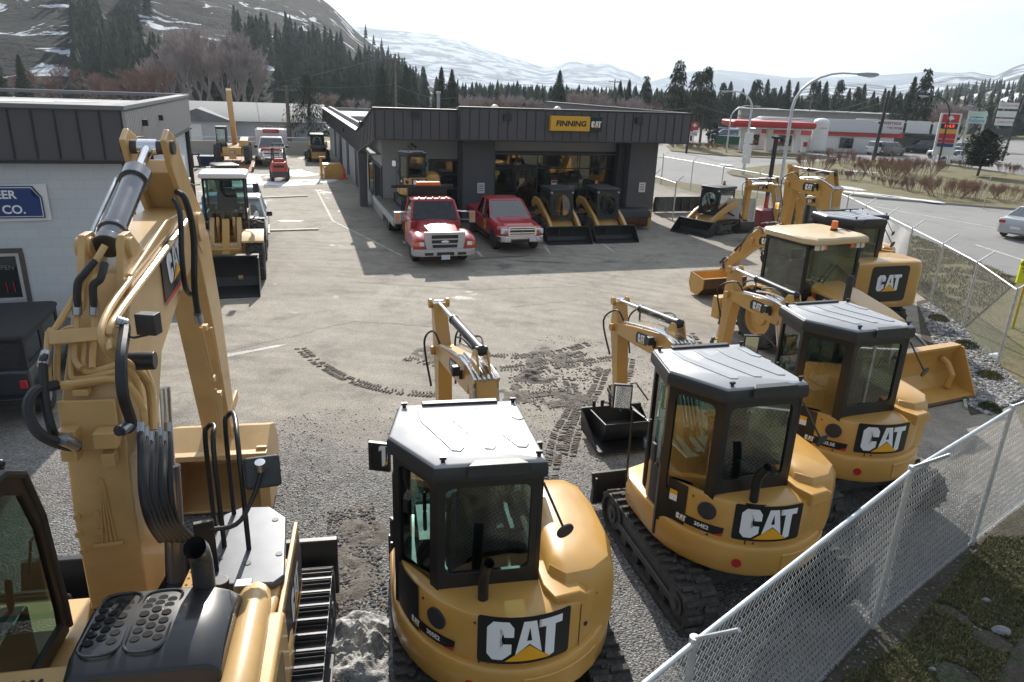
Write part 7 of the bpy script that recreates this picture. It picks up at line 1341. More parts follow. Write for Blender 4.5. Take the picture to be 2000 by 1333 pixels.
# ------------------------------------------------------------------ poles, lamps, signs
WOODP = M('weathered_pole', (.16, .135, .11), .8, 0, .2, 6); DKP = M('dark_pole', (.04, .038, .036), .7, 0, .2, 5)
def lamp(label, base, h, reach, dirv, mat=GAL, group='street lamps', r=.09):
    p = g(*base); t = thing('street_lamp', label, 'street lamp', p, 0, group); d = Vector((dirv, -.15, 0)).normalized(); R = abs(reach); hh = h-R*.75
    m = MB(); m.cyl((0, 0, 0), (0, 0, .25), r*1.6, n=12); pts = [(0, 0, 0), (0, 0, hh*.5), (0, 0, hh)]+[(d.x*R*.95*(1-cos(a)), d.y*R*.95*(1-cos(a)), hh+R*.75*sin(a)) for a in [rd(q) for q in (15, 30, 45, 60, 75, 88)]]+[(d.x*R*1.25, d.y*R*1.25, h-.02)]; n = len(pts)
    m.tube(pts, r, 10, radii=[r*(1-.55*i/(n-1)) for i in range(n)]); m.build('pole', mat, t)
    m = MB(); e = Vector((d.x*R*1.25, d.y*R*1.25, h-.02)); a = atan2(d.y, d.x); s = R/2.2; m.M = Matrix.Translation(e) @ Matrix.Rotation(a, 4, 'Z'); m.loft([[(x, y*w, z*w) for y, z in ((-.16*s, -.05*s), (-.12*s, .08*s), (.12*s, .08*s), (.16*s, -.05*s), (0, -.12*s))] for x, w in ((-.1*s, .5), (.3*s, 1), (.7*s, .9), (.85*s, .4))]); hd = m.build('lamp_head', STL, t); m = MB(); m.M = Matrix.Translation(e) @ Matrix.Rotation(a, 4, 'Z'); m.sph((.5*s, 0, -.07*s), .13*s, 10, sc=(1.5, 1, .6)); m.build('lamp_lens', M('lens_glass', (.7, .65, .5), .2, 0, 0), hd)
lamp('tallest curved street lamp, nearest the fence, arm reaching right', (1514, 424), 7.15, 2.3, 1)
lamp('street lamp with arm reaching left, behind the stack of small road signs', (1450, 343), 6.25, 1.6, -1)
lamp('small distant street lamp left of the fuel canopy, arm reaching right', (1418, 300), 5.0, 1.8, 1)
lamp('distant street lamp bending left beside the fuel price pylon', (1832, 322), 6.6, 2.3, -1, DKP)
lamp('farthest street lamp between the shop signs at the right', (1915, 300), 5.8, 2, -1, DKP)
def pole(label, base, top, r=.12, mat=WOODP, bars=1, lean=0, group='utility poles'):
    p = g(*base); t = thing('utility_pole', label, 'utility pole', p, 0, group); h = top; m = MB(); m.cyl((0, 0, 0), (lean, 0, h), r, r*.7, 10); pl_ = m.build('shaft', mat, t)
    for k in range(bars): m = MB(); m.box(lean-.9, lean+.9, -.06, .06, h-.45-.7*k, h-.35-.7*k); [m.cyl((lean+x, 0, h-.35-.7*k), (lean+x, 0, h-.22-.7*k), .035, n=6) for x in (-.8, -.4, .4, .8)]; m.build('crossarm', mat, pl_)
    return p+Vector((lean, 0, h))
T1 = pole('utility pole standing beyond the showroom roof, tallest of the poles', (775, 300), 8.3)
T2 = pole('short wooden utility pole beside the house and dark spruce', (567, 290), 5.4, .2)
T3 = pole('dark utility pole rising behind the left end of the front fascia', (893, 270), 6.6, .12, DKP, 0)
T4 = pole('black leaning utility pole beside the liquor store', (1705, 315), 7.0, .2, DKP, 0, .25)
T5 = pole('utility pole by the red fuel sign left of the lamp', (1340, 300), 5.1, .12, DKP, 0, .2)
T6 = pole('thin utility pole with crossarm above the right part of the showroom roof', (1193, 262), 7.6, .12)
T7 = pole('bare pole behind the showroom right end', (1234, 262), 5.4, .12, DKP, 0)
T8 = pole('utility pole right of the sign stack at the far right', (1957, 315), 7.0, .14, DKP, 0, .5)
T9 = pole('utility pole with transformer behind the fuel station roof', (1570, 268), 6.0, .14, WOODP, 1, .3)
T10 = pole('pole at the far right beyond the pine tree', (1890, 290), 6.0, .14, DKP, 0, .4)
def cable(a, b, sag, label, r=.018):
    pts = [a.lerp(b, k/14)-Vector((0, 0, sag*4*(k/14)*(1-k/14))) for k in range(15)]; m = MB(); m.tube(pts, r, 4); tag(m.build('power_line', M('cable_grey', (.12, .12, .12), .6)), label, 'power line', 'power lines')
cable(T1, T3+Vector((0, 0, -.3)), .6, 'upper power line from the tallest pole to the dark roof pole'); cable(T1-Vector((0, 0, 2.5)), T3-Vector((0, 0, 2)), .5, 'lower power line between the two poles behind the roof'); cable(T2, T1-Vector((0, 0, 2.4)), .25, 'power line from the short wooden pole to the tallest pole'); cable(at(330, 215, 95), T2, .3, 'power line running left from the short wooden pole')
cable(T1, at(380, 175, 110), .8, 'long power line running left across the hillside trees')
cable(T5, T4-Vector((0, 0, .2)), 2.0, 'upper sagging cable above the fuel station canopy', .03); cable(T5-Vector((0, 0, .15)), T4-Vector((0, 0, 1.0)), 1.7, 'lower sagging cable above the fuel station canopy', .03); cable(T5-Vector((0, 0, .4)), T7-Vector((0, 0, .5)), .7, 'cable from the red sign pole to the showroom end'); cable(T7-Vector((0, 0, .7)), T3-Vector((0, 0, 2.2)), .6, 'low cable running behind the showroom fascia'); cable(T3-Vector((0, 0, 3)), T1-Vector((0, 0, 4)), .4, 'slack service cable near the roof vent pipe')
cable(T4-Vector((0, 0, .4)), T8, 1.5, 'cable from the black leaning pole towards the right')
def sign(name, label, base, h, w, panels, post=GAL, two=False, yaw=0, pr=.05, cat='sign', thick=.1):
    """panels: (z0, z1, material, text, text material, size)"""
    p = g(*base); t = thing(name, label, cat, p, yaw); m = MB()
    for x in ((-w*.42, w*.42) if two else (0,)): m.cyl((x, 0, 0), (x, 0, h), pr, n=10); m.build('post', post, t); m = MB()
    for z0, z1, mt, tx, tm, sz in panels:
        m = MB(); m.box(-w/2, w/2, -thick-pr, -pr, z0, z1); s = m.build('sign_panel', mt, t, .01)
        if tx: m = MB(); put2d(m, textmesh(tx, sz, .004), lambda x, y: Vector((x, -thick-pr-.008, (z0+z1)/2+y)), 0); m.build('lettering', tm, s)
    return t
SRED = M('sign_red', (.55, .02, .03), .45, 0, 0); SYEL = M('sign_fluoro_yellow', (.75, .75, .02), .5, 0, 0); SBLU = M('sign_mid_blue', (.03, .2, .5), .5, 0, 0); SGRN = M('sign_pale_green', (.5, .65, .6), .5, 0, 0); LED = M('led_red', (.9, .05, .03), .5, emit=1.2)
py = sign('fuel_price_pylon', 'tall white fuel price pylon with red leaf panel on top beside the car park', (1836, 322), 4.9, 1.5, [(4.15, 4.95, SRED, '', None, 0), (3.55, 4.05, BLK, '114.9', LED, .42), (3.15, 3.5, LOGY, '', None, 0), (2.6, 3.08, SRED, '', None, 0), (2.2, 2.52, SRED, '', None, 0), (1.8, 2.12, WH2, '', None, 0)], WHT, True, rd(-18), .12, 'fuel sign')
m = MB(); m.box(-.95, .95, -.115, .1, .9, 5.05); m.build('pylon_board', WHT, py, .02)
m = MB()
leaf = [(0, .36), (.07, .2), (.18, .24), (.16, .05), (.34, .08), (.3, -.06), (.1, -.14), (.03, -.14), (.03, -.3), (-.03, -.3), (-.03, -.14), (-.1, -.14), (-.3, -.06), (-.34, .08), (-.16, .05), (-.18, .24), (-.07, .2)]
put2d(m, poly2d([leaf]), lambda x, y: Vector((x, -.235, 4.56+y)), 0); m.build('leaf_emblem', WHT, py)
s1 = sign('fuel_sign', 'small red and white leaf sign at the roadside left of the street lamps', (1352, 288), 2.85, .85, [(1.95, 2.85, SRED, '', None, 0), (1.3, 1.8, WHT, 'GAS', SRED, .3)], WHT, False, rd(-10), .07, 'fuel sign'); m = MB(); put2d(m, poly2d([[(x*.8, y*.8) for x, y in leaf]]), lambda x, y: Vector((x, -.18, 2.48+y)), 0); m.build('leaf_emblem', WHT, s1)
sign('restore_sign', 'pale green store sign with blue lettering right of the fuel pylon', (1893, 292), 5.2, 2.4, [(4.4, 5.1, SGRN, '', None, 0), (3.5, 4.25, SGRN, 'ReStore', SBLU, .6)], GAL, True, rd(-15), .15)
sign('shop_sign', 'stack of red and white shop boards on two poles at the far right', (1948, 296), 6.4, 2.5, [(5.6, 6.4, WHT, 'LIQUOR STORE', SRED, .3), (4.5, 5.3, WHT, '', None, 0), (3.4, 4.3, WHT, 'CASH STOP', SRED, .38), (2.2, 3.0, CDK, '', None, 0)], DKP, True, rd(-15), .12)
sign('road_sign', 'narrow white notice board stack on the grey lamp pole', (1452, 345), 3.4, .62, [(2.5, 3.3, WHT, '', None, 0), (1.6, 2.4, WHT, '', None, 0), (1.0, 1.5, WHT, '', None, 0)], GAL, False, rd(-8))
for z in (1.1, 1.75, 1.95, 2.15, 2.65, 2.85, 3.05): pass
sign('speed_sign', 'small white 20 speed sign behind the wheel loader cab', (417, 385), 1.55, .42, [(1.05, 1.55, WHT, '20', LOGB, .3)], GAL, False, DY, .02)
sign('warning_sign', 'fluorescent yellow warning sign on a yellow post behind the road fence', (1978, 640), 1.95, .55, [(1.3, 1.95, SYEL, '', None, 0)], M('yellow_post', (.6, .42, .05), .5), False, rd(-12), .035)
w = bpy.data.objects['warning_sign']; m = MB()
for tx, z, sz in (('WARNING', 1.84, .13), ('HIGH PRESSURE', 1.72, .065), ('GAS PIPELINE', 1.63, .065)): put2d(m, textmesh(tx, sz, .002), lambda x, y: Vector((x, -.145, z+y)), 0)
m.build('lettering', LOGB, w)
def posttop():
    p = g(1490, 442); t = thing('tall_sign_post', 'black square post on a dark red metal base beside the crate', 'post', p, DY); m = MB(); m.box(-.07, .07, -.07, .07, .9, 4.1); m.box(-.15, .15, -.15, .15, 4.1, 4.2); m.build('post', BLK, t); m = MB(); m.cyl((0, 0, .85), (0, 0, 1.5), .12, .08, 10); m.build('collar', RED, t)
    m = MB(); m.loft([[(x*q, y*q, z) for x, y in rrect(-.55, .55, -.5, .5, .05)] for z, q in ((0, .95), (.25, 1), (.82, 1), (.9, .7))]); m.build('base_box', M('dark_red_metal', (.16, .02, .03), .5, 0, .1, 3), t, .01)
posttop()
def crate():
    t = thing('wooden_crate', 'tall open plywood crate of white weathered boards beside the tracked loader', 'crate', ed(19.7, 28.3), DY); WB = M('weathered_white_boards', (.42, .41, .38), .8, 0, .15, 5); m = MB(); m.box(-.75, .75, -.02, .02, .15, 1.55); m.build('front_panel', WB, t); m = MB(); m.box(-.78, -.74, 0, .8, .15, 1.6); m.build('side_panel', WB, t); m = MB(); m.box(.74, .8, -.05, .03, .1, 1.5); m.build('corner_post', GAL, t); m = MB(); m.box(-.7, .7, 0, .8, .02, .14); m.build('pallet', BRN, t)
crate()
def plow():
    t = thing('snow_plow', 'black snow plow blade stored on the ground behind the short fence', 'snow plow', ed(19.8, 33.6), DY); m = MB(); m.prism([(0, .1), (.12, .05), (.2, .4), (.05, .8), (-.05, .85), (.05, .4)], -1.6, 1.6, 'x'); m.build('blade', BLK, t); m = MB()
    for k in range(7): m.box(-1.5+.5*k-.03, -1.5+.5*k+.03, -.05, .1, .08, .82)
    m.build('ribs', DST, t); m = MB(); m.box(-.7, -.6, .1, 1.4, .2, .35); m.box(.6, .7, .1, 1.4, .2, .35); m.build('push_frame', DST, t)
plow()
def brush():
    t = thing('rotary_broom', 'rusty brown and yellow rotary broom attachment at the showroom pillar', 'attachment', ed(14.9, 29.7), DY); m = MB(); m.cyl((-.9, 0, .5), (.7, 0, .5), .42, n=18); m.build('brush_roll', BRN, t); m = MB(); m.loft([[(-.95+q, .5*cos(a), .5+.5*sin(a)) for a in [rd(10+20*k) for k in range(9)]] for q in (0, 1.75)], False, closed=False); m.build('hood', BLK, t); m = MB(); m.box(.75, .9, -.35, .35, .1, .9); m.build('end_plate', YEL, t, .02)
brush()
def dumpster(): 
    for i, px in enumerate(((1412, 284), (1435, 285))):
        t = thing('dumpster', ['left green dumpster at the edge of the fuel station lot', 'right green dumpster beside the parked blue cars'][i], 'dumpster', g(*px), rd(-10), 'green dumpsters'); m = MB(); m.box(-.95, .95, -.6, .6, .1, 1.1); m.build('bin_body', M('bin_green', (.02, .14, .06), .6, 0, .1), t, .02); m = MB(); m.box(-.98, .98, -.62, .62, 1.1, 1.16); m.build('lid', BLK, t)
dumpster()
# ------------------------------------------------------------------ parked cars across the road
PC = [CWH, SIL, CDK, CBL, CTN, SIL, CDK]
nm_ = {id(CWH): 'white', id(SIL): 'silver', id(CDK): 'dark', id(CBL): 'blue', id(CTN): 'brown'}
base = {}
def parked(px, mt, kind, yaw, label, group):
    k = (id(mt), kind)
    if k not in base: base[k] = car(label, g(*px), rd(yaw), mt, kind, group, .9); return
    clone(base[k], g(*px), rd(yaw), label, group)
for px, mt, kind, yaw, lb in (((1720, 303), CWH, 'suv', -60, 'white van nose-in at the liquor store front'), ((1738, 304), CTN, 'suv', -55, 'brown minivan parked directly before the liquor store'), ((1797, 299), CDK, 'suv', 75, 'dark blue suv at the corner of the liquor store awning'), ((1812, 292), SIL, 'sedan', 70, 'silver sedan just behind the dark suv near the awning'), ((1805, 286), CWH, 'suv', 75, 'white suv in the second row behind the dark suv'), ((1822, 283), SIL, 'suv', 70, 'silver suv at the back of the liquor store lot'), ((1866, 318), CWH, 'sedan', 65, 'white sedan parked nearest the grass island'), ((1842, 312), SIL, 'suv', 10, 'silver suv right beside the foot of the price pylon'), ((1846, 302), CDK, 'sedan', 70, 'dark sedan behind the legs of the price pylon'), ((1884, 304), CWH, 'suv', 60, 'white suv in the row left of the pine tree'), ((1888, 296), CDK, 'sedan', 60, 'dark sedan behind the row left of the pine tree'), ((1892, 290), CWH, 'sedan', 60, 'farthest white sedan in the row by the pine tree'), ((1878, 300), SIL, 'sedan', 60, 'silver sedan between white cars left of the pine')): parked(px, mt, kind, yaw, lb, 'cars parked across the road')
for px, mt, kind, yaw, lb in (((1415, 275), CBL, 'suv', 80, 'blue suv above the green dumpsters, front row'), ((1428, 272), CWH, 'suv', 80, 'white suv behind the green dumpsters'), ((1445, 275), CBL, 'sedan', 80, 'blue sedan at the right end above the dumpsters'), ((1405, 270), CDK, 'suv', 75, 'dark suv at the left end above the dumpsters'), ((1436, 268), SIL, 'sedan', 80, 'silver sedan in the back row above the dumpsters'), ((1452, 270), CDK, 'sedan', 85, 'dark sedan beside the canopy end')): parked(px, mt, kind, yaw, lb, 'cars parked by the dumpsters')
for px, mt, kind, yaw, lb in (((600, 262), CWH, 'sedan', 85, 'white car on the street behind the dark spruce'), ((622, 264), SIL, 'sedan', 85, 'silver car on the street at the back left of the showroom')): parked(px, mt, kind, yaw, lb, 'cars on the back street')
clone(base[(id(CWH), 'suv')], ed(-1.9, 33.2), YC, 'white van just behind the cream pickup and loader')
# ------------------------------------------------------------------ vegetation
BARK = M('bark', (.09, .065, .05), .9, 0, .2, 8); NEED = [M('needles_'+n_, c, .85, 0, .3, 1.2) for n_, c in (('dark', (.022, .034, .020)), ('mid', (.035, .048, .026)), ('olive', (.05, .058, .028)))]
TWIG = M('grey_twigs', (.36, .30, .30), .9, 0, .2, 2); TWR = M('red_brown_twigs', (.22, .13, .11), .9, 0, .25, 2); TWO = M('rusty_twigs', (.24, .14, .09), .9, 0, .25, 2)
def conifer_mesh(seed, h, r, base=.12, dens=1.0, droop=.25, clump=0, n=26):
    rnd = random.Random(seed); m = MB()
    for i in range(int(n*dens)):
        f = base+(1-base)*i/(n*dens); z = h*f; R = r*(1-f)**.8*(1+.18*rnd.uniform(-1, 1))+.03*h*.3
        k = max(6, int(10*dens)) if not clump else 6
        if clump and rnd.random() < .25: continue
        a0 = rnd.random()*6.28
        for j in range(k):
            a = a0+2*pi*j/k+rnd.uniform(-.25, .25); L_ = R*rnd.uniform(.7, 1.12)
            if clump and rnd.random() < .3: continue
            ca, sa = cos(a), sin(a); s = h/14
            for q in range(7 if not clump else 9):
                t = (.15+.85*(q+rnd.random()*.6)/7) if not clump else (.55+.5*rnd.random()); c = Vector((ca*L_*t, sa*L_*t, z-droop*L_*t*t+(rnd.uniform(-.5, .5)*s if clump else rnd.uniform(-.28, .28)*s)))
                tp = (.28+.72*(1-f)) if not clump else .8; w = (.42*(1.15-t)+.1)*s*rnd.uniform(.6, 1.3)*(1.7 if clump else 1.15)*tp; l_ = .8*s*rnd.uniform(.6, 1.2)*tp
                if clump: c += Vector((rnd.uniform(-.5, .5)*s, rnd.uniform(-.5, .5)*s, 0))
                for e_ in (-1, 1):
                    tip = c+Vector((ca*l_*.7-sa*w*e_, sa*l_*.7+ca*w*e_, -l_*rnd.uniform(.25, 1.0))); m.add([c+Vector((0, 0, rnd.uniform(0, .5)*s)), c+Vector((ca*l_*.45, sa*l_*.45, .08*s)), tip], [(0, 1, 2)], rnd.choice((0, 0, 1, 1, 2)))
    return m
def conifer(proto, label, loc, sc, yaw=0, group='conifers'):
    r = PROT[proto]; c = copy_tree(r); c.location = loc; c.rotation_euler = (0, 0, yaw); c.scale = (sc*1.0, sc*1.0, sc); c['label'] = label; c['group'] = group; return c
PROT = {}
for nm, args, hh in (('spruce', dict(seed=1, h=14, r=3.3, base=.05, n=40, droop=.35), 14), ('fir', dict(seed=2, h=14, r=2.6, base=.08, n=38), 14), ('fir2', dict(seed=5, h=14, r=2.9, base=.1, n=36, droop=.2), 14), ('pine', dict(seed=3, h=14, r=2.6, base=.3, n=30, clump=1, droop=-.1), 14), ('pine2', dict(seed=8, h=14, r=2.9, base=.38, n=26, clump=1, droop=-.05), 14)):
    t = thing('conifer', 'x', 'tree', (0, -400, 0)); o = conifer_mesh(**args).build('crown', NEED, t, ang=180); m = MB(); m.cyl((0, 0, 0), (0, 0, 13.4), .28, .05, 8)
    if 'pine' in nm:
        rnd = random.Random(4)
        for k in range(14): z = 4.5+k*.6; a = rnd.random()*6.28; m.cyl((0, 0, z), (2.2*cos(a)*(1-z/16), 2.2*sin(a)*(1-z/16), z+.5), .07, .03, 5)
    m.build('trunk', BARK, t); PROT[nm] = t
used_labels = {}
def tree_at(proto, px, top, Y, label, group='conifers'):
    """px column, image row of the tip, distance"""
    b = at(px, 250, Y); zt = at(px, top, Y).z; conifer(proto, label, (b.x, b.y, -.02), max(.2, zt/14), (px*7.3) % 6.28, group)
rr_ = random.Random(11)
named = [('spruce', 15, 108, 95, 'dark spruce above the left building roof, at the left picture edge'), ('fir2', 60, 108, 100, 'spruce next to the one at the left picture edge'), ('spruce', 748, 130, 92, 'broad spruce just left of the tallest utility pole'), ('spruce', 795, 128, 100, 'dark spruce just right of the tallest utility pole'),
    ('fir', 862, 132, 88, 'left tree of the tall dark pair by the roof pole'), ('fir', 882, 136, 90, 'right tree of the tall dark pair by the roof pole'), ('spruce', 1088, 138, 96, 'single dark spruce rising behind the middle of the showroom roof'), ('pine', 1315, 120, 92, 'tall open pine above the right end of the showroom roof'), ('pine2', 1370, 133, 98, 'second open pine right of the tallest one'), ('pine2', 1352, 142, 101, 'thin pine between the two tall open pines'), ('pine', 1255, 150, 105, 'pine with sparse crown left of the tall open pine'),
    ('fir', 1222, 156, 110, 'slim fir above the thin utility pole'), ('fir', 1205, 158, 112, 'slim fir left of the bare pole'), ('pine', 1700, 0, 0, '')]
for p_ in named[:-1]: tree_at(*p_)
tree_at('pine', 1790, 136, 104, 'tallest dark pine right of the liquor store sign'); tree_at('fir2', 1768, 150, 108, 'dense pine beside the tallest one by the liquor store'); tree_at('pine2', 1745, 185, 112, 'leaning shorter pine at the left of the liquor store pair')
for i in range(26):
    px = 1385+i*14.5+rr_.uniform(-5, 5); top = 172+rr_.uniform(-16, 22)-(8 if 1480 < px < 1540 else 0); tree_at(rr_.choice(('fir', 'fir2', 'spruce', 'pine2')), px, top, 125+rr_.uniform(0, 25), 'dark conifer in the dense row behind the fuel station and warehouse', 'conifers behind the fuel station')
for i in range(20):
    px = 905+i*17+rr_.uniform(-6, 6)
    if 1065 < px < 1110: continue
    tree_at(rr_.choice(('fir', 'fir2', 'pine2')), px, 178+rr_.uniform(-12, 14), 150+rr_.uniform(0, 40), 'small distant conifer in the line above the showroom roof', 'distant conifers above the roof')
for i in range(14): tree_at(rr_.choice(('fir', 'spruce', 'fir2')), 660+i*17+rr_.uniform(-7, 7), 150+rr_.uniform(-15, 30)-(4-i*.3), 130+rr_.uniform(0, 50), 'tall conifer in the grove left of the roof poles', 'conifers left of the roof poles')
for i in range(12): tree_at(rr_.choice(('fir', 'pine2', 'fir2')), 1230+i*15, 200+rr_.uniform(-18, 8), 130+rr_.uniform(0, 20), 'low conifer between the bare pole and the lamps', 'low conifers by the lamps')
# the drooping cedar beside the short pole
t = thing('cedar_tree', 'dark spreading cedar with flat drooping layers beside the short pole', 'tree', g(605, 288)); t.scale = (.47,)*3; m = conifer_mesh(21, 14, 7.5, .2, 1.3, .05, 0, 15); m.build('crown', NEED, t, ang=180); m = MB(); m.cyl((0, 0, 0), (.4, 0, 12), .45, .1, 8); m.build('trunk', BARK, t)
t = thing('pine_tree', 'small round green pine standing on the grass island', 'tree', g(1908, 346)); m = MB(); rnd = random.Random(3)
for _ in range(4200):
    a = rnd.random()*6.28; q = rnd.random()**.5; f = rnd.random(); R = 1.55*(sin(pi*min(1, f*.9+.12))**.7); lumpy = 1+.22*sin(5*a+7*f)+.15*sin(9*a-11*f); c = Vector((R*q*lumpy*cos(a), R*q*lumpy*sin(a), .9+3.0*f)); b = rnd.random()*6.28; s = .26; m.add([c, c+Vector((s*cos(b), s*sin(b), s*.3)), c+Vector((s*cos(b+1.2)*.8, s*sin(b+1.2)*.8, -s*.2+s*rnd.random()))], [(0, 1, 2)], rnd.choice((0, 1, 2)))
m.build('crown', NEED, t, ang=180); m = MB(); m.cyl((0, 0, 0), (.15, 0, 1.5), .12, .08, 8); m.build('trunk', BARK, t)
def bare_mesh(seed, h, spread, levels=5, nk=3, r0=.12, up=.5, stems=1, mat=0, jit=.5, thin=.62):
    rnd = random.Random(seed); m = MB()
    def grow_(p, d, L_, r, lv):
        q = p+d*L_; m.cyl(p, q, r, r*.65, 4 if lv > 2 else 3, cap=False)
        if lv == 0: return
        for k in range(nk+(1 if lv < 3 else 0)):
            dd = (d+Vector((rnd.uniform(-1, 1), rnd.uniform(-1, 1), rnd.uniform(-.3, .6)))*jit*spread+Vector((0, 0, up*.25))).normalized(); grow_(p.lerp(q, rnd.uniform(.45, 1)), dd, L_*rnd.uniform(.6, .85), r*thin, lv-1)
    for s in range(stems):
        a = 2*pi*s/max(1, stems)+rnd.random(); d = Vector((cos(a)*spread*.5*(stems > 1), sin(a)*spread*.5*(stems > 1), 1)).normalized(); grow_(Vector((cos(a)*.05*stems, sin(a)*.05*stems, 0)) if stems > 1 else Vector((0, 0, 0)), d, h*.3, r0, levels)
    return m
BP = {}
for nm, mt, kw in (('bare_tree', TWIG, dict(seed=1, h=10, spread=.8, levels=6, nk=3, r0=.16, up=1.0, stems=3)), ('bare_tree2', TWR, dict(seed=2, h=10, spread=1.1, levels=6, nk=3, r0=.16, up=.6, stems=2)), ('bush', TWR, dict(seed=3, h=3, spread=1.5, levels=4, nk=3, r0=.022, up=.9, stems=34, jit=.34)), ('bush2', TWO, dict(seed=4, h=3, spread=1.9, levels=4, nk=3, r0=.022, up=.7, stems=34, jit=.3)), ('bush3', TWR, dict(seed=5, h=3, spread=1.2, levels=4, nk=3, r0=.022, up=1.1, stems=30, jit=.36))):
    o = bare_mesh(**kw).build('bare_tree' if 'tree' in nm else 'bush', mt, None, ang=180); zs = [v.co.z for v in o.data.vertices]; BP[nm] = (o, max(zs)); o.location = (0, -400, 0)
def bare(nm, loc, h, label, group, cat, wide=1):
    o, H0 = BP[nm]; c = o.copy(); COL.objects.link(c); c.location = loc; s = h/H0; c.scale = (s*wide, s*wide, s); c.rotation_euler = (0, 0, rr_.random()*6.28); return tag(c, label, cat, group)
for px, top, Y, wd in ((430, 40, 130, 1.25), (480, 80, 128, 1.1), (375, 50, 136, 1.2), (330, 110, 126, 1.2), (400, 85, 124, 1.2), (455, 75, 132, 1.2), (350, 85, 130, 1.2), (495, 120, 126, .9)):
    b = at(px, 250, Y); bare('bare_tree', (b.x, b.y, 0), at(px, top, Y).z, 'tall leafless grey tree in the clump above the white house', 'leafless trees above the white house', 'tree', wd)
for px, top, Y in ((270, 120, 110), (230, 140, 112), (300, 128, 112), (195, 150, 115), (150, 135, 120), (110, 120, 125), (255, 150, 108), (85, 145, 118)):
    b = at(px, 250, Y); bare('bare_tree2', (b.x, b.y, 0), at(px, top, Y).z, 'reddish leafless tree above the left building roof', 'reddish leafless trees above the left roof', 'tree', 1.4)
for px, top, Y in ((640, 178, 125), (665, 185, 120), (700, 190, 118), (1140, 170, 105), (1125, 182, 110), (1155, 185, 112), (920, 180, 120), (950, 186, 118), (985, 188, 118), (1020, 186, 118), (1050, 190, 118), (1230, 182, 100), (1285, 192, 105), (1820, 190, 120), (1850, 196, 122), (1835, 200, 115), (1870, 204, 126), (1180, 188, 118), (1000, 180, 135), (890, 190, 115)):
    b = at(px, 250, Y); bare('bare_tree2' if px % 2 else 'bare_tree', (b.x, b.y, 0), at(px, top, Y).z, 'thin leafless tree in the brown band of trees beyond the roofs', 'leafless trees beyond the roofs', 'tree', 1.5)
BU = [(1590, 336, 298, 1.3), (1640, 320, 288, 1), (1655, 328, 300, 1.2), (1680, 338, 318, 1), (1620, 345, 330, 1), (1668, 355, 333, 1.3), (1645, 352, 330, 1), (1720, 345, 305, 1.3), (1755, 345, 303, 1.5), (1795, 345, 305, 1.4), (1740, 350, 315, 1), (1710, 362, 345, .9), (1735, 368, 348, 1), (1748, 370, 352, .9), (1770, 375, 354, .9), (1795, 378, 342, 1.2), (1845, 388, 345, 1.3), (1875, 388, 350, 1), (1910, 390, 350, 1.4), (1970, 395, 360, 1.2), (1965, 340, 318, 1.4), (1985, 342, 322, 1.2), (1885, 332, 318, 1), (1840, 335, 318, 1), (1605, 352, 335, 1), (1775, 330, 318, 1.2), (1700, 325, 312, 1), (1865, 325, 312, 1)]
for i, (px, y0, y1, wd) in enumerate(BU):
    b = g(px, y0); h = 0
    z = 0.1
    while z < 6 and True:
        q = Vector((b.x, b.y, z)); d = q-Vector((0, 0, CH)); yy = 666.5-FP*d.dot(UPV)/d.dot(FW)
        if yy <= y1: break
        z += .05
    bare(('bush', 'bush2', 'bush3')[i % 3], (b.x, b.y, .08), z, 'leafless reddish shrub on the grass island across the road', 'leafless shrubs on the grass island', 'shrub', wd*.68)
for px in ((1330, 290), (1380, 292), (1400, 292), (1362, 290)): bare('bush2', g(*px), .8, 'small brown shrub on the verge near the red fuel sign', 'small shrubs by the red fuel sign', 'shrub', 1.4)
t = thing('cypress', 'dark columnar evergreen beside the dumpsters', 'tree', g(1390, 283)); m = MB(); rnd = random.Random(9)
for _ in range(1200):
    a = rnd.random()*6.28; f = rnd.random(); R = .62*sin(pi*min(1, .15+f*.85))**.6; c = Vector((R*cos(a), R*sin(a), .1+2.6*f)); b = rnd.random()*6.28; m.add([c, c+Vector((.12*cos(b), .12*sin(b), .1)), c+Vector((.1*cos(b+1), .1*sin(b+1), -.05))], [(0, 1, 2)], rnd.choice((0, 1)))
m.build('crown', NEED, t, ang=180); m = MB(); m.cyl((0, 0, 0), (0, 0, 1), .08); m.build('trunk', BARK, t)
t = thing('young_tree', 'thin staked bare sapling among the island shrubs', 'tree', g(1813, 370)); m = bare_mesh(31, 3.4, .6, 4, 2, .04, 1.2); m.build('branches', TWIG, t)
for i, px in enumerate(((1920, 408),)): sign('marker_post', 'thin pale marker post on the island edge', px, 1.9, .06, [], M('pale_post', (.5, .45, .38), .7), pr=.03, cat='post')
for nm in list(PROT): 
    r = PROT[nm]; [bpy.data.objects.remove(c) for c in list(r.children)]; bpy.data.objects.remove(r)
for nm in BP: bpy.data.objects.remove(BP[nm][0])
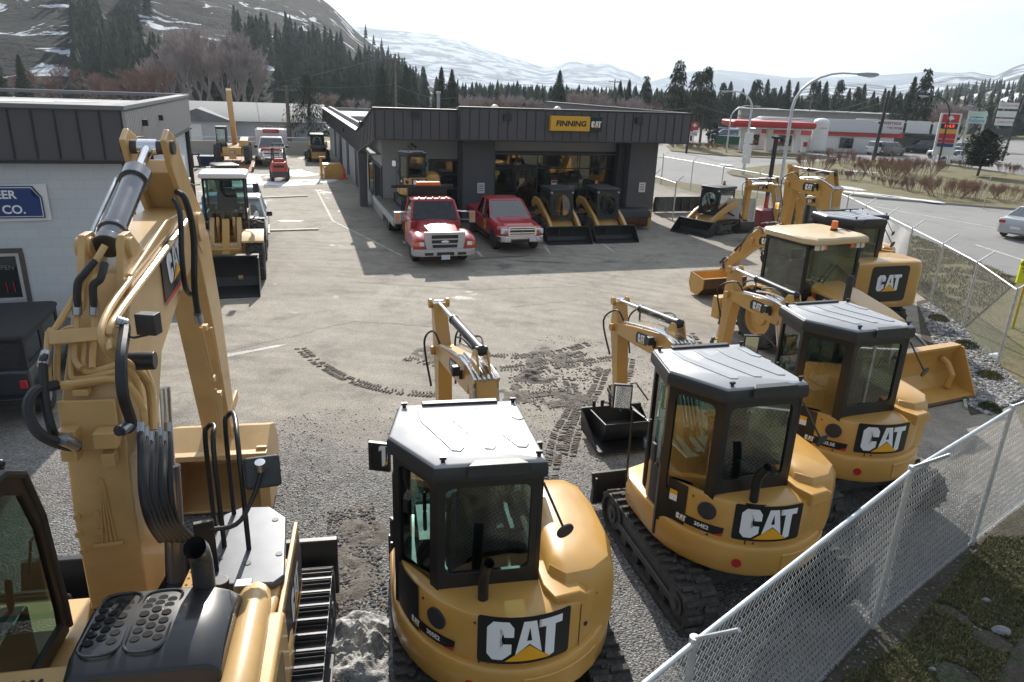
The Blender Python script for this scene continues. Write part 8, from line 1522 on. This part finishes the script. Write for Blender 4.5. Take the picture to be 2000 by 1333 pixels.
# ------------------------------------------------------------------ hills and mountains
def hillmat(name, c1, c2, snow=.5, scale=.02, rot=rd(35), sc2=4, snowc=(.75, .78, .84), th=(.56, .62)):
    m, n, l, p = newmat(name); t = n.new('ShaderNodeTexCoord'); mp = n.new('ShaderNodeMapping'); mp.inputs['Rotation'].default_value = (0, rot, 0); mp.inputs['Scale'].default_value = (1, 1, sc2); l.new(t.outputs['Object'], mp.inputs[0])
    def NZ(s, d=9, ro=.62, v=None): z = n.new('ShaderNodeTexNoise'); z.inputs['Scale'].default_value = s; z.inputs['Detail'].default_value = d; z.inputs['Roughness'].default_value = ro; z.inputs['Distortion'].default_value = .8; l.new(v or mp.outputs[0], z.inputs['Vector']); return z.outputs[0]
    r = n.new('ShaderNodeMapRange'); r.inputs[1].default_value = .38; r.inputs[2].default_value = .62; l.new(NZ(scale*2.2), r.inputs[0]); x = n.new('ShaderNodeMixRGB'); x.inputs[1].default_value = (*c1, 1); x.inputs[2].default_value = (*c2, 1); l.new(r.outputs[0], x.inputs[0])
    r2 = n.new('ShaderNodeMapRange'); r2.inputs[1].default_value = th[0]; r2.inputs[2].default_value = th[1]; r2.inputs[4].default_value = snow; l.new(NZ(scale), r2.inputs[0]); y = n.new('ShaderNodeMixRGB'); y.inputs[2].default_value = (*snowc, 1); l.new(r2.outputs[0], y.inputs[0]); l.new(x.outputs[0], y.inputs[1]); l.new(y.outputs[0], p.inputs['Base Color']); p.inputs['Roughness'].default_value = .95; p.inputs['Specular IOR Level'].default_value = .1
    b = n.new('ShaderNodeBump'); b.inputs['Strength'].default_value = 1; b.inputs['Distance'].default_value = 5; l.new(NZ(scale*5), b.inputs['Height']); l.new(b.outputs[0], p.inputs['Normal']); return m
HF = {}
def ridge(name, sky_, Y0, Y1, mat, nu=90, nv=26, amp=.06, pw=1.15, seed=0, foot=0):
    """terrain rising from distance Y0 to a ridge at Y1 whose crest follows the given bearings"""
    xs = [s[0] for s in sky_]; vs = []
    def crest(x):
        for i in range(len(sky_)-1):
            if xs[i] <= x <= xs[i+1]: f = (x-xs[i])/(xs[i+1]-xs[i]); return sky_[i][1]*(1-f)+sky_[i+1][1]*f
        return sky_[-1][1]
    def P(u, v):
        x = xs[0]+(xs[-1]-xs[0])*u; Y = Y0+(Y1-Y0)*v; c = at(x, crest(x), Y1); k = Y/Y1; q = at(x, crest(x), Y); X = at(x, 200, Y).x; zr = c.z
        z = foot+(zr-foot)*v**pw; N_ = noise.fractal(Vector((X/Y1*9, Y/Y1*9, seed)), .9, 2, 6)
        return Vector((X, Y, max(-.5, z+N_*amp*zr*min(1, v*3)*(1 if v < .98 else .35))))
    for i in range(nu+1):
        for j in range(nv+1): vs.append(P(i/nu, j/nv))
    b0 = len(vs)
    for i in range(nu+1): q = vs[i*(nv+1)+nv]; vs.append(Vector((q.x*1.05, q.y*1.08, -1)))
    fs = [(i*(nv+1)+j, (i+1)*(nv+1)+j, (i+1)*(nv+1)+j+1, i*(nv+1)+j+1) for i in range(nu) for j in range(nv)]+[(i*(nv+1)+nv, (i+1)*(nv+1)+nv, b0+i+1, b0+i) for i in range(nu)]
    m = MB(); m.add(vs, fs); o = m.build(name, mat, ang=180); o['kind'] = 'structure'; HF[name+str(seed)] = P; return o
ridge('hill', [(-900, -420), (-400, -330), (0, -230), (300, -160), (500, -70), (600, -22), (640, 0), (670, 28), (700, 62), (735, 92), (765, 118), (800, 150), (860, 178), (930, 200), (1000, 214)], 135, 430, hillmat('rocky_slope', (.010, .011, .014), (.034, .032, .033), .95, .06, rd(20), 1.0, (.8, .84, .92), (.575, .59)), 130, 44, .05, 1.1, 3)
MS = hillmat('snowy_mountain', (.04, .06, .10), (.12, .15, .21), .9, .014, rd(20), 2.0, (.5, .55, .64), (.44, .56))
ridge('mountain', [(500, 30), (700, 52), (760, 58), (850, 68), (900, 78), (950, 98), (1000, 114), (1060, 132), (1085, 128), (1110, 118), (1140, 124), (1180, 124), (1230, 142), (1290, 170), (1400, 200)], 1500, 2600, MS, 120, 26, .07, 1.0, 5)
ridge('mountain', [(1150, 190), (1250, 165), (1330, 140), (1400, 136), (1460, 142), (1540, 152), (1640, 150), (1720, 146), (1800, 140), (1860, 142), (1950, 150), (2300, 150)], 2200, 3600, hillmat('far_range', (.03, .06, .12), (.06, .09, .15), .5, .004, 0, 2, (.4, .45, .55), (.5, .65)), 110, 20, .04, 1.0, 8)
ridge('mountain', [(1480, 205), (1560, 172), (1600, 163), (1660, 162), (1740, 170), (1800, 158), (1850, 144), (1885, 141), (1930, 150), (1960, 132), (2000, 118), (2300, 60)], 700, 1500, hillmat('near_snow_hill', (.04, .05, .06), (.1, .11, .13), .9, .014, 0, 2, (.55, .6, .68), (.48, .55)), 100, 22, .05, 1.0, 12)
ridge('hill', [(1700, 248), (1760, 222), (1820, 205), (1880, 195), (1940, 185), (2000, 172), (2300, 120)], 190, 420, hillmat('snowy_scrub_hill', (.12, .11, .1), (.2, .18, .16), .9, .05, 0, 1.5, (.7, .72, .77), (.48, .56)), 60, 24, .03, 1.0, 15)
# far woods: one mass of small conifers on the slopes
def wood(name, label, P, spots, hr, seed):
    rnd = random.Random(seed); m = MB()
    for u, v in spots(rnd):
        q = P(u, v); h = rnd.uniform(*hr); r = h*rnd.uniform(.17, .24); n = 6; a0 = rnd.random()*6; k = rnd.choice((0, 0, 1))
        for t in range(5):
            z0 = h*(.08+.19*t); z1 = z0+h*.32; rr = r*(1.05-.2*t); pts = []
            for j in range(2*n): rj = rr*(1 if j % 2 else .55)*rnd.uniform(.75, 1.2); pts.append((q.x+rj*cos(a0+pi*j/n), q.y+rj*sin(a0+pi*j/n), q.z+z0-rr*.1*rnd.random()))
            m.add(pts+[(q.x, q.y, q.z+min(z1, h))], [(j, (j+1) % (2*n), 2*n) for j in range(2*n)], k)
    o = m.build(name, NEED[:2], ang=180); o['kind'] = 'stuff'; o['label'] = label; return o
H1 = HF['hill3']; H2 = HF['hill15']
def uof(x, a=-900, b=1000): return (x-a)/(b-a)
def sp1(r):
    out = []
    for _ in range(1150):
        x = r.uniform(150, 830); v = r.random()**1.6*.75
        if x < 470: v = .05+.3*r.random()**1.5 if abs(x-240) < 75 else v*.12
        elif x < 700: v = v*.42
        elif x < 760: v *= .6
        dn = noise.noise(Vector((x/55, v*9, 1)))
        if dn < -.12 or (v > .5 and r.random() < .5): continue
        out.append((uof(x), v))
    for x in (718, 733, 748, 780): out.append((uof(x), .995))
    return out
wood('hillside_wood', 'dark conifer wood climbing the foot of the rocky hill', H1, sp1, (5.5, 9.5), 2)
def sp2(r):
    out = [((r.uniform(1830, 2250)-1700)/600, min(.99, .9+.09*r.random())) for _ in range(150)]
    for _ in range(170): out.append(((r.uniform(1760, 2250)-1700)/600, r.random()*.7))
    return out
wood('hillside_wood', 'scattered conifers on the snowy hill at the far right', H2, sp2, (5, 10), 6)
WB = lambda u, v: (lambda p: Vector((p.x, p.y, 0)))(at(860+1300*u, 250, 140+150*v))
def sp3(r): return [(r.random(), r.random()) for _ in range(1500)]
wood('distant_wood', 'low band of distant dark trees along the valley floor', WB, sp3, (4.5, 7.5), 12)
o = bpy.data.objects['distant_wood']
rnd = random.Random(2); HB = [M('far_house_'+str(k), c, .8, 0, .05) for k, c in enumerate(((.45, .42, .4), (.3, .3, .32), (.4, .32, .27)))]
for k in range(48):
    u = (rnd.uniform(1850, 2150)-1700)/600; v = rnd.uniform(.1, .72); q = H2(u, v); mt = HB[k % 3]; t = thing('hillside_house', 'small distant house on the snowy hillside at the far right', 'house', q, rnd.uniform(-.4, .4), 'houses on the snowy hillside'); m = MB(); m.box(-4, 4, -3, 3, -1.5, 2.6); m.build('wall', mt, t); m = MB(); m.prism([(-4.4, 2.5), (0, 4.2), (4.4, 2.5)], -3.4, 3.4, 'y'); m.build('roof', ROOFM if k % 2 else SNOW, t)
# ------------------------------------------------------------------ haze
hz = MB(); hz.box(-1500, 2600, -40, 4200, -3, 330); m_, n_, l_, p_ = newmat('haze'); n_.remove(p_); v_ = n_.new('ShaderNodeVolumePrincipled'); v_.inputs['Color'].default_value = (.80, .91, 1, 1); v_.inputs['Density'].default_value = .00024; v_.inputs['Anisotropy'].default_value = .3; l_.new(v_.outputs[0], n_['Material Output'].inputs['Volume'])
ho = hz.build('haze', m_); ho['kind'] = 'stuff'
